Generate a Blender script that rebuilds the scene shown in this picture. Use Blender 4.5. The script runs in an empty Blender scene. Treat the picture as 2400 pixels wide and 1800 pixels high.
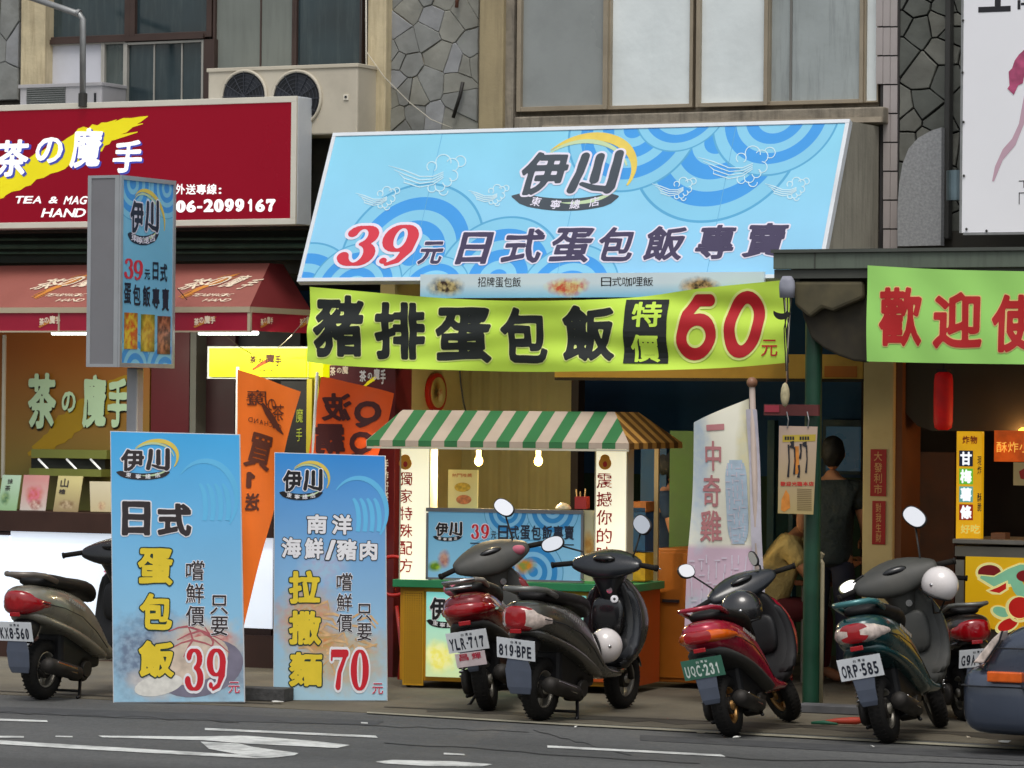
import bpy, bmesh, math, random
import numpy as np
from mathutils import Vector, Matrix, noise
random.seed(7)
SC = bpy.context.scene
COL = SC.collection
PI = math.pi

# ------------------------------------------------------------------ camera
FPX = 9100.0                      # focal length in photo pixels (photo is 2400 wide)
TH = math.radians(26.7)
D = Vector((-math.sin(TH), math.cos(TH), 0)); RT = Vector((math.cos(TH), math.sin(TH), 0)); UP = Vector((0, 0, 1))
CAM = Vector((0, -2, 1.94)) - D * 26.0
pit = math.atan(60 / FPX); roll = 0.0097
CFW = D * math.cos(pit) + UP * math.sin(pit); u0 = UP * math.cos(pit) - D * math.sin(pit)
CRT = RT * math.cos(roll) + u0 * math.sin(roll); CUP = u0 * math.cos(roll) - RT * math.sin(roll)
cd = bpy.data.cameras.new('camera'); cam = bpy.data.objects.new('camera', cd); COL.objects.link(cam)
cd.sensor_width = 36; cd.lens = 36 * FPX / 2400; cd.clip_end = 500
M = Matrix((( CRT.x, CUP.x, -CFW.x, CAM.x), (CRT.y, CUP.y, -CFW.y, CAM.y), (CRT.z, CUP.z, -CFW.z, CAM.z), (0, 0, 0, 1)))
cam.matrix_world = M
cd.dof.use_dof = True; cd.dof.focus_distance = 25.5; cd.dof.aperture_fstop = 5.6
SC.camera = cam
# ------------------------------------------------------------------ light: overcast day
W = bpy.data.worlds.new("World"); SC.world = W; W.use_nodes = True
wn = W.node_tree.nodes; wl = W.node_tree.links
bg = wn['Background']
sky = wn.new('ShaderNodeTexSky'); sky.sky_type = 'NISHITA'; sky.sun_disc = False
SUN_EL, SUN_AZ = 62, 25           # elevation, degrees from the street normal towards the right
sky.sun_elevation = math.radians(SUN_EL); sky.sun_rotation = math.radians(180 - SUN_AZ)
sky.dust_density = 4.0; sky.air_density = 1.3; sky.ozone_density = 1.0
hs = wn.new('ShaderNodeHueSaturation'); hs.inputs['Saturation'].default_value = 0.35
wl.new(sky.outputs[0], hs.inputs['Color']); wl.new(hs.outputs[0], bg.inputs['Color'])
bg.inputs['Strength'].default_value = 0.11
sl = bpy.data.lights.new('sun', 'SUN'); so = bpy.data.objects.new('sun', sl); COL.objects.link(so)
sl.energy = 1.0; sl.angle = math.radians(25); sl.color = (1, 0.96, 0.9)
sdir = Vector((math.sin(math.radians(SUN_AZ)) * math.cos(math.radians(SUN_EL)), -math.cos(math.radians(SUN_AZ)) * math.cos(math.radians(SUN_EL)), math.sin(math.radians(SUN_EL))))
so.rotation_euler = sdir.to_track_quat('Z', 'Y').to_euler()
SC.view_settings.view_transform = 'Standard'; SC.view_settings.look = 'None'
SC.view_settings.exposure = 0.27; SC.view_settings.gamma = 1.0
SC.view_settings.use_curve_mapping = False
SC.cycles.max_bounces = 6; SC.cycles.use_denoising = True

# ------------------------------------------------------------------ projection helpers
def ray(px, py):
    return (CFW * FPX + CRT * (px - 1200) - CUP * (py - 900)).normalized()
def onplane(px, py, p, n):
    d = ray(px, py); t = (Vector(p) - CAM).dot(n) / d.dot(n)
    return CAM + d * t
def onY(px, py, Y): return onplane(px, py, (0, Y, 0), Vector((0, 1, 0)))
def ground(px, py, z=0.0): return onplane(px, py, (0, 0, z), Vector((0, 0, 1)))
def lin(c):
    return tuple(((v / 255 / 12.92) if v / 255 <= 0.04045 else ((v / 255 + 0.055) / 1.055) ** 2.4) for v in c)

# ------------------------------------------------------------------ materials
MATS = {}
def mat(name, c, rough=0.6, metal=0.0, var=0.12, scale=4.0, bump=0.0, bscale=40.0, emit=0.0, coat=0.0, grime=0.0, gcol=(60, 52, 42), spec=0.5, streak=False, ecol=None, alpha=1.0, trans=0.0, bdist=0.01):
    if name in MATS: return MATS[name]
    m = bpy.data.materials.new(name); m.use_nodes = True; MATS[name] = m
    n = m.node_tree.nodes; l = m.node_tree.links; b = n['Principled BSDF']
    lc = lin(c)
    b.inputs['Roughness'].default_value = rough; b.inputs['Metallic'].default_value = metal
    b.inputs['Coat Weight'].default_value = coat; b.inputs['Specular IOR Level'].default_value = spec
    b.inputs['Coat Roughness'].default_value = 0.08
    tc = n.new('ShaderNodeTexCoord')
    out = None
    if var > 0:
        no = n.new('ShaderNodeTexNoise'); no.inputs['Scale'].default_value = scale; no.inputs['Detail'].default_value = 6
        l.new(tc.outputs['Object'], no.inputs['Vector'])
        mr = n.new('ShaderNodeMapRange'); mr.inputs[1].default_value = 0.3; mr.inputs[2].default_value = 0.7
        mr.inputs[3].default_value = 1 - var; mr.inputs[4].default_value = 1 + var
        l.new(no.outputs['Fac'], mr.inputs[0])
        mx = n.new('ShaderNodeVectorMath'); mx.operation = 'SCALE'; mx.inputs[0].default_value = lc
        l.new(mr.outputs[0], mx.inputs['Scale']); out = mx.outputs[0]
        rr = n.new('ShaderNodeMapRange'); rr.inputs[1].default_value = .3; rr.inputs[2].default_value = .7
        rr.inputs[3].default_value = max(0, rough - .08); rr.inputs[4].default_value = min(1, rough + .1)
        l.new(no.outputs['Fac'], rr.inputs[0]); l.new(rr.outputs[0], b.inputs['Roughness'])
    if grime > 0:
        n2 = n.new('ShaderNodeTexNoise'); n2.inputs['Scale'].default_value = 2.2; n2.inputs['Detail'].default_value = 9; n2.inputs['Roughness'].default_value = .7
        if streak:
            mp = n.new('ShaderNodeMapping'); mp.inputs['Scale'].default_value = (9, 9 if streak == 'z' else .7, .5 if streak == 'z' else 9)
            l.new(tc.outputs['Object'], mp.inputs[0]); l.new(mp.outputs[0], n2.inputs['Vector'])
        else: l.new(tc.outputs['Object'], n2.inputs['Vector'])
        m2 = n.new('ShaderNodeMapRange'); m2.inputs[1].default_value = .48; m2.inputs[2].default_value = .75; m2.inputs[3].default_value = 0; m2.inputs[4].default_value = grime
        l.new(n2.outputs['Fac'], m2.inputs[0])
        mm = n.new('ShaderNodeMix'); mm.data_type = 'RGBA'; mm.inputs['B'].default_value = lin(gcol) + (1,)
        if out: l.new(out, mm.inputs['A'])
        else: mm.inputs['A'].default_value = lc + (1,)
        l.new(m2.outputs[0], mm.inputs['Factor']); out = mm.outputs['Result']
    if out: l.new(out, b.inputs['Base Color'])
    else: b.inputs['Base Color'].default_value = lc + (1,)
    if bump > 0:
        nb = n.new('ShaderNodeTexNoise'); nb.inputs['Scale'].default_value = bscale; nb.inputs['Detail'].default_value = 5
        l.new(tc.outputs['Object'], nb.inputs['Vector'])
        bp = n.new('ShaderNodeBump'); bp.inputs['Strength'].default_value = bump; bp.inputs['Distance'].default_value = bdist
        l.new(nb.outputs['Fac'], bp.inputs['Height']); l.new(bp.outputs[0], b.inputs['Normal'])
    if emit > 0:
        if out and not ecol: l.new(out, b.inputs['Emission Color'])
        else: b.inputs['Emission Color'].default_value = lin(ecol or c) + (1,)
        b.inputs['Emission Strength'].default_value = emit
    if trans > 0: b.inputs['Transmission Weight'].default_value = trans
    return m

def printmat(name, bot, top, H, discs=(), blobs=(), emit=0.0, rough=0.35, dcol=((135, 205, 236), (66, 158, 232), (88, 170, 214)), y0=0.0, var=.05):
    """flat print: vertical colour gradient, concentric wave discs, soft-edged picture patches (local x,y in metres)"""
    m = bpy.data.materials.new(name); m.use_nodes = True
    n = m.node_tree.nodes; l = m.node_tree.links; b = n['Principled BSDF']; b.inputs['Roughness'].default_value = rough
    tc = n.new('ShaderNodeTexCoord'); sp = n.new('ShaderNodeSeparateXYZ'); l.new(tc.outputs['Object'], sp.inputs[0])
    mr = n.new('ShaderNodeMapRange'); l.new(sp.outputs['Y'], mr.inputs[0]); mr.inputs[1].default_value = y0; mr.inputs[2].default_value = y0 + H
    cr = n.new('ShaderNodeValToRGB'); cr.color_ramp.elements[0].color = lin(bot) + (1,); cr.color_ramp.elements[1].color = lin(top) + (1,)
    l.new(mr.outputs[0], cr.inputs[0]); out = cr.outputs[0]
    flat = n.new('ShaderNodeCombineXYZ'); l.new(sp.outputs['X'], flat.inputs[0]); l.new(sp.outputs['Y'], flat.inputs[1])
    for (cx, cy, R) in discs:
        ds = n.new('ShaderNodeVectorMath'); ds.operation = 'DISTANCE'; l.new(flat.outputs[0], ds.inputs[0]); ds.inputs[1].default_value = (cx, cy, 0)
        dv = n.new('ShaderNodeMath'); dv.operation = 'DIVIDE'; l.new(ds.outputs['Value'], dv.inputs[0]); dv.inputs[1].default_value = R
        rp = n.new('ShaderNodeValToRGB'); rp.color_ramp.interpolation = 'CONSTANT'
        stops = [(0, 1), (.16, 0), (.30, 1), (.47, 0), (.62, 1), (.80, 0), (.965, 2)]
        e = rp.color_ramp.elements
        e[0].position = 0; e[0].color = lin(dcol[1]) + (1,); e[1].position = .16; e[1].color = lin(dcol[0]) + (1,)
        for (p, k) in stops[2:]:
            q = e.new(p); q.color = lin(dcol[k]) + (1,)
        l.new(dv.outputs[0], rp.inputs[0])
        lt = n.new('ShaderNodeMath'); lt.operation = 'LESS_THAN'; l.new(dv.outputs[0], lt.inputs[0]); lt.inputs[1].default_value = 1
        mx = n.new('ShaderNodeMix'); mx.data_type = 'RGBA'; l.new(lt.outputs[0], mx.inputs['Factor']); l.new(out, mx.inputs['A']); l.new(rp.outputs[0], mx.inputs['B']); out = mx.outputs['Result']
    nz = n.new('ShaderNodeTexNoise'); nz.inputs['Scale'].default_value = 9; nz.inputs['Detail'].default_value = 4; l.new(tc.outputs['Object'], nz.inputs['Vector'])
    for (cx, cy, rx, ry, c1, c2, a) in blobs:
        sb = n.new('ShaderNodeVectorMath'); sb.operation = 'SUBTRACT'; l.new(flat.outputs[0], sb.inputs[0]); sb.inputs[1].default_value = (cx, cy, 0)
        dvv = n.new('ShaderNodeVectorMath'); dvv.operation = 'DIVIDE'; l.new(sb.outputs[0], dvv.inputs[0]); dvv.inputs[1].default_value = (rx, ry, 1)
        ln = n.new('ShaderNodeVectorMath'); ln.operation = 'LENGTH'; l.new(dvv.outputs[0], ln.inputs[0])
        ad = n.new('ShaderNodeMath'); ad.operation = 'MULTIPLY_ADD'; l.new(nz.outputs['Fac'], ad.inputs[0]); ad.inputs[1].default_value = .9; l.new(ln.outputs['Value'], ad.inputs[2])
        mk = n.new('ShaderNodeMapRange'); l.new(ad.outputs[0], mk.inputs[0]); mk.inputs[1].default_value = 1.5; mk.inputs[2].default_value = .9; mk.inputs[3].default_value = 0; mk.inputs[4].default_value = a
        cc = n.new('ShaderNodeMix'); cc.data_type = 'RGBA'; cc.inputs['A'].default_value = lin(c1) + (1,); cc.inputs['B'].default_value = lin(c2) + (1,)
        nq = n.new('ShaderNodeTexNoise'); nq.inputs['Scale'].default_value = 22; nq.inputs['Detail'].default_value = 5; l.new(tc.outputs['Object'], nq.inputs['Vector'])
        nr = n.new('ShaderNodeMapRange'); nr.inputs[1].default_value = .4; nr.inputs[2].default_value = .6; l.new(nq.outputs['Fac'], nr.inputs[0]); l.new(nr.outputs[0], cc.inputs['Factor'])
        mx = n.new('ShaderNodeMix'); mx.data_type = 'RGBA'; l.new(mk.outputs[0], mx.inputs['Factor']); l.new(out, mx.inputs['A']); l.new(cc.outputs['Result'], mx.inputs['B']); out = mx.outputs['Result']
    nv = n.new('ShaderNodeTexNoise'); nv.inputs['Scale'].default_value = 1.7; nv.inputs['Detail'].default_value = 8; l.new(tc.outputs['Object'], nv.inputs['Vector'])
    vr = n.new('ShaderNodeMapRange'); vr.inputs[1].default_value = .3; vr.inputs[2].default_value = .7; vr.inputs[3].default_value = 1 - var; vr.inputs[4].default_value = 1 + var; l.new(nv.outputs['Fac'], vr.inputs[0])
    sc_ = n.new('ShaderNodeVectorMath'); sc_.operation = 'SCALE'; l.new(out, sc_.inputs[0]); l.new(vr.outputs[0], sc_.inputs['Scale']); out = sc_.outputs[0]
    l.new(out, b.inputs['Base Color'])
    if emit: l.new(out, b.inputs['Emission Color']); b.inputs['Emission Strength'].default_value = emit
    return m

# ------------------------------------------------------------------ mesh builder
class MB:
    def __init__(s): s.v = []; s.f = []; s.m = []; s.cm = 0
    def add(s, vs, fs, m=None):
        o = len(s.v); s.v += [tuple(v) for v in vs]; s.f += [tuple(i + o for i in f) for f in fs]
        s.m += [s.cm if m is None else m] * len(fs); return s
    def box(s, x0, x1, y0, y1, z0, z1, m=None):
        if x0 > x1: x0, x1 = x1, x0
        if y0 > y1: y0, y1 = y1, y0
        if z0 > z1: z0, z1 = z1, z0
        return s.add([(x0, y0, z0), (x1, y0, z0), (x1, y1, z0), (x0, y1, z0), (x0, y0, z1), (x1, y0, z1), (x1, y1, z1), (x0, y1, z1)],
                     [(0, 3, 2, 1), (4, 5, 6, 7), (0, 1, 5, 4), (1, 2, 6, 5), (2, 3, 7, 6), (3, 0, 4, 7)], m)
    def slab(s, pts, off, m=None):
        """closed prism over polygon pts, extruded by vector off"""
        n = len(pts); P = [Vector(p) for p in pts]; Q = [p + Vector(off) for p in P]
        return s.add(P + Q, [tuple(range(n))[::-1], tuple(range(n, 2 * n))] + [(i, (i + 1) % n, n + (i + 1) % n, n + i) for i in range(n)], m)
    def rings(s, R, caps=True, closed=True, m=None):
        n = len(R[0]); o = []; fs = []
        for r in R: o += list(r)
        for k in range(len(R) - 1):
            for i in range(n if closed else n - 1):
                j = (i + 1) % n; fs.append((k * n + i, k * n + j, (k + 1) * n + j, (k + 1) * n + i))
        if caps: fs.append(tuple(range(n))[::-1]); fs.append(tuple((len(R) - 1) * n + i for i in range(n)))
        return s.add(o, fs, m)
    def tube(s, pts, rad, n=8, caps=True, m=None):
        P = [Vector(p) for p in pts]; R = []
        rr = rad if isinstance(rad, (list, tuple)) else [rad] * len(P)
        a = None
        for i, p in enumerate(P):
            t = (P[min(i + 1, len(P) - 1)] - P[max(i - 1, 0)]).normalized()
            if a is None: a = t.orthogonal().normalized()
            a = (a - t * a.dot(t)).normalized(); b = t.cross(a)
            R.append([p + (a * math.cos(2 * PI * k / n) + b * math.sin(2 * PI * k / n)) * rr[i] for k in range(n)])
        return s.rings(R, caps, True, m)
    def loftx(s, secs, n=16, ex=2.6, m=None, axis='x'):
        """secs: (t, lo, hi, halfwidth[, centre]) super-ellipse sections"""
        R = []
        for q in secs:
            t, lo, hi, hw = q[:4]; c0 = q[4] if len(q) > 4 else 0
            ring = []
            for k in range(n):
                a = 2 * PI * k / n; ca, sa = math.cos(a), math.sin(a)
                w = math.copysign(abs(ca) ** (2 / ex), ca) * hw + c0
                h = (lo + hi) / 2 + math.copysign(abs(sa) ** (2 / ex), sa) * (hi - lo) / 2
                ring.append((t, w, h) if axis == 'x' else ((h, w, t) if axis == 'z' else (h, t, w)))
            R.append(ring)
        return s.rings(R, True, True, m)
    def ell(s, c, r, n=14, k=9, m=None):
        R = []
        for i in range(1, k):
            a = -PI / 2 + PI * i / k
            R.append([(c[0] + r[0] * math.cos(a) * math.cos(2 * PI * j / n), c[1] + r[1] * math.cos(a) * math.sin(2 * PI * j / n), c[2] + r[2] * math.sin(a)) for j in range(n)])
        return s.rings(R, True, True, m)
    def torus(s, c, axis, R, r, n=28, k=10, m=None, ry=None):
        axis = Vector(axis).normalized(); a = axis.orthogonal().normalized(); b = axis.cross(a); c = Vector(c); o = []; fs = []
        ry = ry or r
        for i in range(n):
            t = 2 * PI * i / n; e = a * math.cos(t) + b * math.sin(t)
            for j in range(k):
                p = 2 * PI * j / k; o.append(c + e * (R + r * math.cos(p)) + axis * (ry * math.sin(p)))
        for i in range(n):
            for j in range(k): fs.append((i * k + j, ((i + 1) % n) * k + j, ((i + 1) % n) * k + (j + 1) % k, i * k + (j + 1) % k))
        return s.add(o, fs, m)
    def cyl(s, p0, p1, r, n=14, m=None): return s.tube([p0, p1], r, n, True, m)
    def map(s, fn, start=0):
        for i in range(start, len(s.v)): s.v[i] = tuple(fn(Vector(s.v[i])))
        return s
    def mesh(s, name, mats, smooth=False):
        me = bpy.data.meshes.new(name); me.from_pydata(s.v, [], s.f)
        for mm in (mats if isinstance(mats, (list, tuple)) else [mats]): me.materials.append(mm)
        if any(s.m): me.polygons.foreach_set('material_index', s.m)
        bm = bmesh.new(); bm.from_mesh(me); bmesh.ops.recalc_face_normals(bm, faces=bm.faces); bm.to_mesh(me); bm.free()
        if smooth: me.polygons.foreach_set('use_smooth', [True] * len(me.polygons))
        me.update(); return me
    def build(s, name, mats, parent=None, smooth=False, sub=0, bev=0.0, kind=None, keepn=False):
        me = s.mesh(name, mats, smooth)
        return link(name, me, parent, sub, bev, kind)

def link(name, me, parent=None, sub=0, bev=0.0, kind=None):
    o = bpy.data.objects.new(name, me); COL.objects.link(o)
    if parent is not None: o.parent = parent
    if bev > 0:
        b = o.modifiers.new('bevel', 'BEVEL'); b.width = bev; b.segments = 2; b.limit_method = 'ANGLE'; b.angle_limit = math.radians(40)
    if sub > 0:
        b = o.modifiers.new('subdivision', 'SUBSURF'); b.levels = sub; b.render_levels = sub
    if kind: o['kind'] = kind
    return o
def tag(o, label=None, cat=None, group=None, kind=None):
    if label: o['label'] = label
    if cat: o['category'] = cat
    if group: o['group'] = group
    if kind: o['kind'] = kind
    return o
def empty(name, mw, label=None, cat=None, group=None):
    o = bpy.data.objects.new(name, None); COL.objects.link(o); o.matrix_world = mw; o.empty_display_size = .1
    return tag(o, label, cat, group)

# ------------------------------------------------------------------ glyphs: real outlines thickened through a distance field
GC = {}
def outline(ch):
    cu = bpy.data.curves.new('t', 'FONT'); cu.body = ch; cu.resolution_u = 3; cu.fill_mode = 'FRONT'
    o = bpy.data.objects.new('t', cu); me = bpy.data.meshes.new_from_object(o)
    cnt = {}
    for p in me.polygons:
        for e in p.edge_keys: cnt[e] = cnt.get(e, 0) + 1
    vs = [v.co.copy() for v in me.vertices]
    seg = np.array([[vs[a].x, vs[a].y, vs[b].x, vs[b].y] for (a, b), c in cnt.items() if c == 1])
    bpy.data.objects.remove(o); bpy.data.curves.remove(cu); bpy.data.meshes.remove(me)
    return seg
def field_font(ch, N, pad):
    S = outline(ch); x0, y0 = min(S[:, 0].min(), S[:, 2].min()), min(S[:, 1].min(), S[:, 3].min()); x1, y1 = max(S[:, 0].max(), S[:, 2].max()), max(S[:, 1].max(), S[:, 3].max())
    h = max(x1 - x0, y1 - y0) / N; nx = int((x1 - x0 + 2 * pad) / h) + 2; ny = int((y1 - y0 + 2 * pad) / h) + 2
    X, Y = np.meshgrid(x0 - pad + np.arange(nx) * h, y0 - pad + np.arange(ny) * h)
    px = X.ravel()[:, None]; py = Y.ravel()[:, None]
    ax, ay, bx, by = S[:, 0][None], S[:, 1][None], S[:, 2][None], S[:, 3][None]
    dx, dy = bx - ax, by - ay; L = dx * dx + dy * dy + 1e-12
    t = np.clip(((px - ax) * dx + (py - ay) * dy) / L, 0, 1)
    dist = np.sqrt((px - ax - t * dx) ** 2 + (py - ay - t * dy) ** 2).min(1)
    cr = ((ay > py) != (by > py)) & (px < (bx - ax) * (py - ay) / np.where(by == ay, 1e-9, by - ay) + ax)
    ins = cr.sum(1) % 2 == 1
    d = np.where(ins, -dist, dist).reshape(X.shape)
    return X, Y, d
def field_strokes(strokes, N, pad):
    P = np.array([p for s in strokes for p in s]); x0, y0 = (P[:, 0] - P[:, 2]).min(), (P[:, 1] - P[:, 2]).min(); x1, y1 = (P[:, 0] + P[:, 2]).max(), (P[:, 1] + P[:, 2]).max()
    h = max(x1 - x0, y1 - y0) / N; nx = int((x1 - x0 + 2 * pad) / h) + 2; ny = int((y1 - y0 + 2 * pad) / h) + 2
    X, Y = np.meshgrid(x0 - pad + np.arange(nx) * h, y0 - pad + np.arange(ny) * h); d = np.full(X.shape, 9.0)
    for s in strokes:
        for (a, b) in zip(s[:-1], s[1:]):
            dx, dy = b[0] - a[0], b[1] - a[1]; L = dx * dx + dy * dy + 1e-12
            t = np.clip(((X - a[0]) * dx + (Y - a[1]) * dy) / L, 0, 1)
            d = np.minimum(d, np.sqrt((X - a[0] - t * dx) ** 2 + (Y - a[1] - t * dy) ** 2) - (a[2] + t * (b[2] - a[2])))
    return X, Y, d
def arcpts(cx, cy, rx, ry, a0, a1, n, r0, CRT=None, rm=None):
    out = []
    for i in range(n + 1):
        t = i / n; a = math.radians(a0 + (a1 - a0) * t); r = r0 + ((CRT if CRT is not None else r0) - r0) * t
        if rm is not None: r += (rm - r) * math.sin(PI * t)
        out.append((cx + rx * math.cos(a), cy + ry * math.sin(a), r))
    return out
def thick(cx, cy, rx, ry, a0, a1, n, thin, fat):      # stroke fat on the sides, thin at top and bottom, like a serif numeral
    out = []
    for i in range(n + 1):
        a = math.radians(a0 + (a1 - a0) * i / n); out.append((cx + rx * math.cos(a), cy + ry * math.sin(a), thin + (fat - thin) * abs(math.cos(a)) ** 1.3))
    return out
DIG = {
 '3': [thick(.27, .56, .17, .155, 160, -80, 16, .028, .085), thick(.27, .21, .20, .19, 85, -165, 20, .028, .095), [(.11, .60, .05), (.115, .61, .05)], [(.09, .15, .055), (.1, .14, .055)]],
 '9': [thick(.29, .49, .19, .22, 0, 360, 26, .028, .09), [(.48, .5, .09), (.46, .28, .085), (.36, .08, .05), (.2, .01, .03)], [(.13, .08, .055), (.14, .075, .055)]],
 '1': [[(.05, .52, .045), (.2, .68, .05), (.2, .0, .055)]],
 '7': [[(.08, .66, .05), (.12, .66, .075), (.5, .66, .075)], [(.06, .72, .02), (.06, .54, .03)], [(.5, .66, .05), (.3, .3, .06), (.26, .03, .08)]],
 '0': [thick(.28, .35, .19, .34, 0, 360, 30, .025, .1)],
 '6b': [arcpts(.30, .24, .20, .20, 0, 360, 24, .07), [(.10, .26, .07), (.13, .5, .07), (.25, .66, .07), (.42, .66, .07)]],
 '0b': [arcpts(.28, .35, .19, .33, 0, 360, 28, .075)],
 '川': [[(.12, .82, .05), (.1, .45, .05), (.02, .02, .055)], [(.42, .80, .05), (.42, .25, .055)], [(.78, .86, .05), (.78, .08, .06), (.74, .0, .05)], [(.74, .02, .03), (.45, .06, .03), (.2, .16, .012)]],
}
def getfield(ch, N, pad):
    k = (ch, N, pad)
    if k not in GC: GC[k] = field_strokes(DIG[ch], N, pad) if ch in DIG else field_font(ch, N, pad)
    return GC[k]
def march(X, Y, d, run=99):
    """polygons of d<0"""
    V = []; Fc = []
    ny, nx = d.shape; ins = d < 0
    for j in range(ny - 1):
        i = 0; yj, yk = Y[j, 0], Y[j + 1, 0]
        ri, rk = ins[j], ins[j + 1]
        if not (ri.any() or rk.any()): continue
        while i < nx - 1:
            c = (ri[i], ri[i + 1], rk[i + 1], rk[i]); s = sum(c)
            if s == 0: i += 1; continue
            if s == 4:
                e = i + 1
                while e < nx - 1 and ri[e + 1] and rk[e + 1] and e - i < run: e += 1
                o = len(V); V += [(X[0, i], yj), (X[0, e], yj), (X[0, e], yk), (X[0, i], yk)]; Fc.append((o, o + 1, o + 2, o + 3)); i = e; continue
            cs = [(X[0, i], yj, d[j, i]), (X[0, i + 1], yj, d[j, i + 1]), (X[0, i + 1], yk, d[j + 1, i + 1]), (X[0, i], yk, d[j + 1, i])]
            poly = []
            for q in range(4):
                a, b = cs[q], cs[(q + 1) % 4]
                if a[2] < 0: poly.append((a[0], a[1]))
                if (a[2] < 0) != (b[2] < 0):
                    t = a[2] / (a[2] - b[2]); poly.append((a[0] + (b[0] - a[0]) * t, a[1] + (b[1] - a[1]) * t))
            if len(poly) > 2: o = len(V); V += poly; Fc.append(tuple(range(o, o + len(poly))))
            i += 1
    return V, Fc
def glyph(ch, bold=0.0, N=40, run=99, rough=0.0, extra=0.0):
    """returns verts in unit box of the glyph at 'bold', faces; extra grows the outline beyond that box"""
    X, Y, d = getfield(ch, N, .13)
    r = bold
    if rough:
        w = np.sin(X * 9 + 1.3 * np.sin(Y * 7 + ord(ch[0]) % 7)) * np.cos(Y * 8 + X * 3); d = d - rough * w
    V0 = d - r < 0
    xs = X[V0]; ys = Y[V0]; bx0, bx1, by0, by1 = xs.min(), xs.max(), ys.min(), ys.max()
    V, Fc = march(X, Y, d - r - extra, run)
    return [((x - bx0) / (bx1 - bx0), (y - by0) / (by1 - by0)) for x, y in V], Fc

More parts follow.
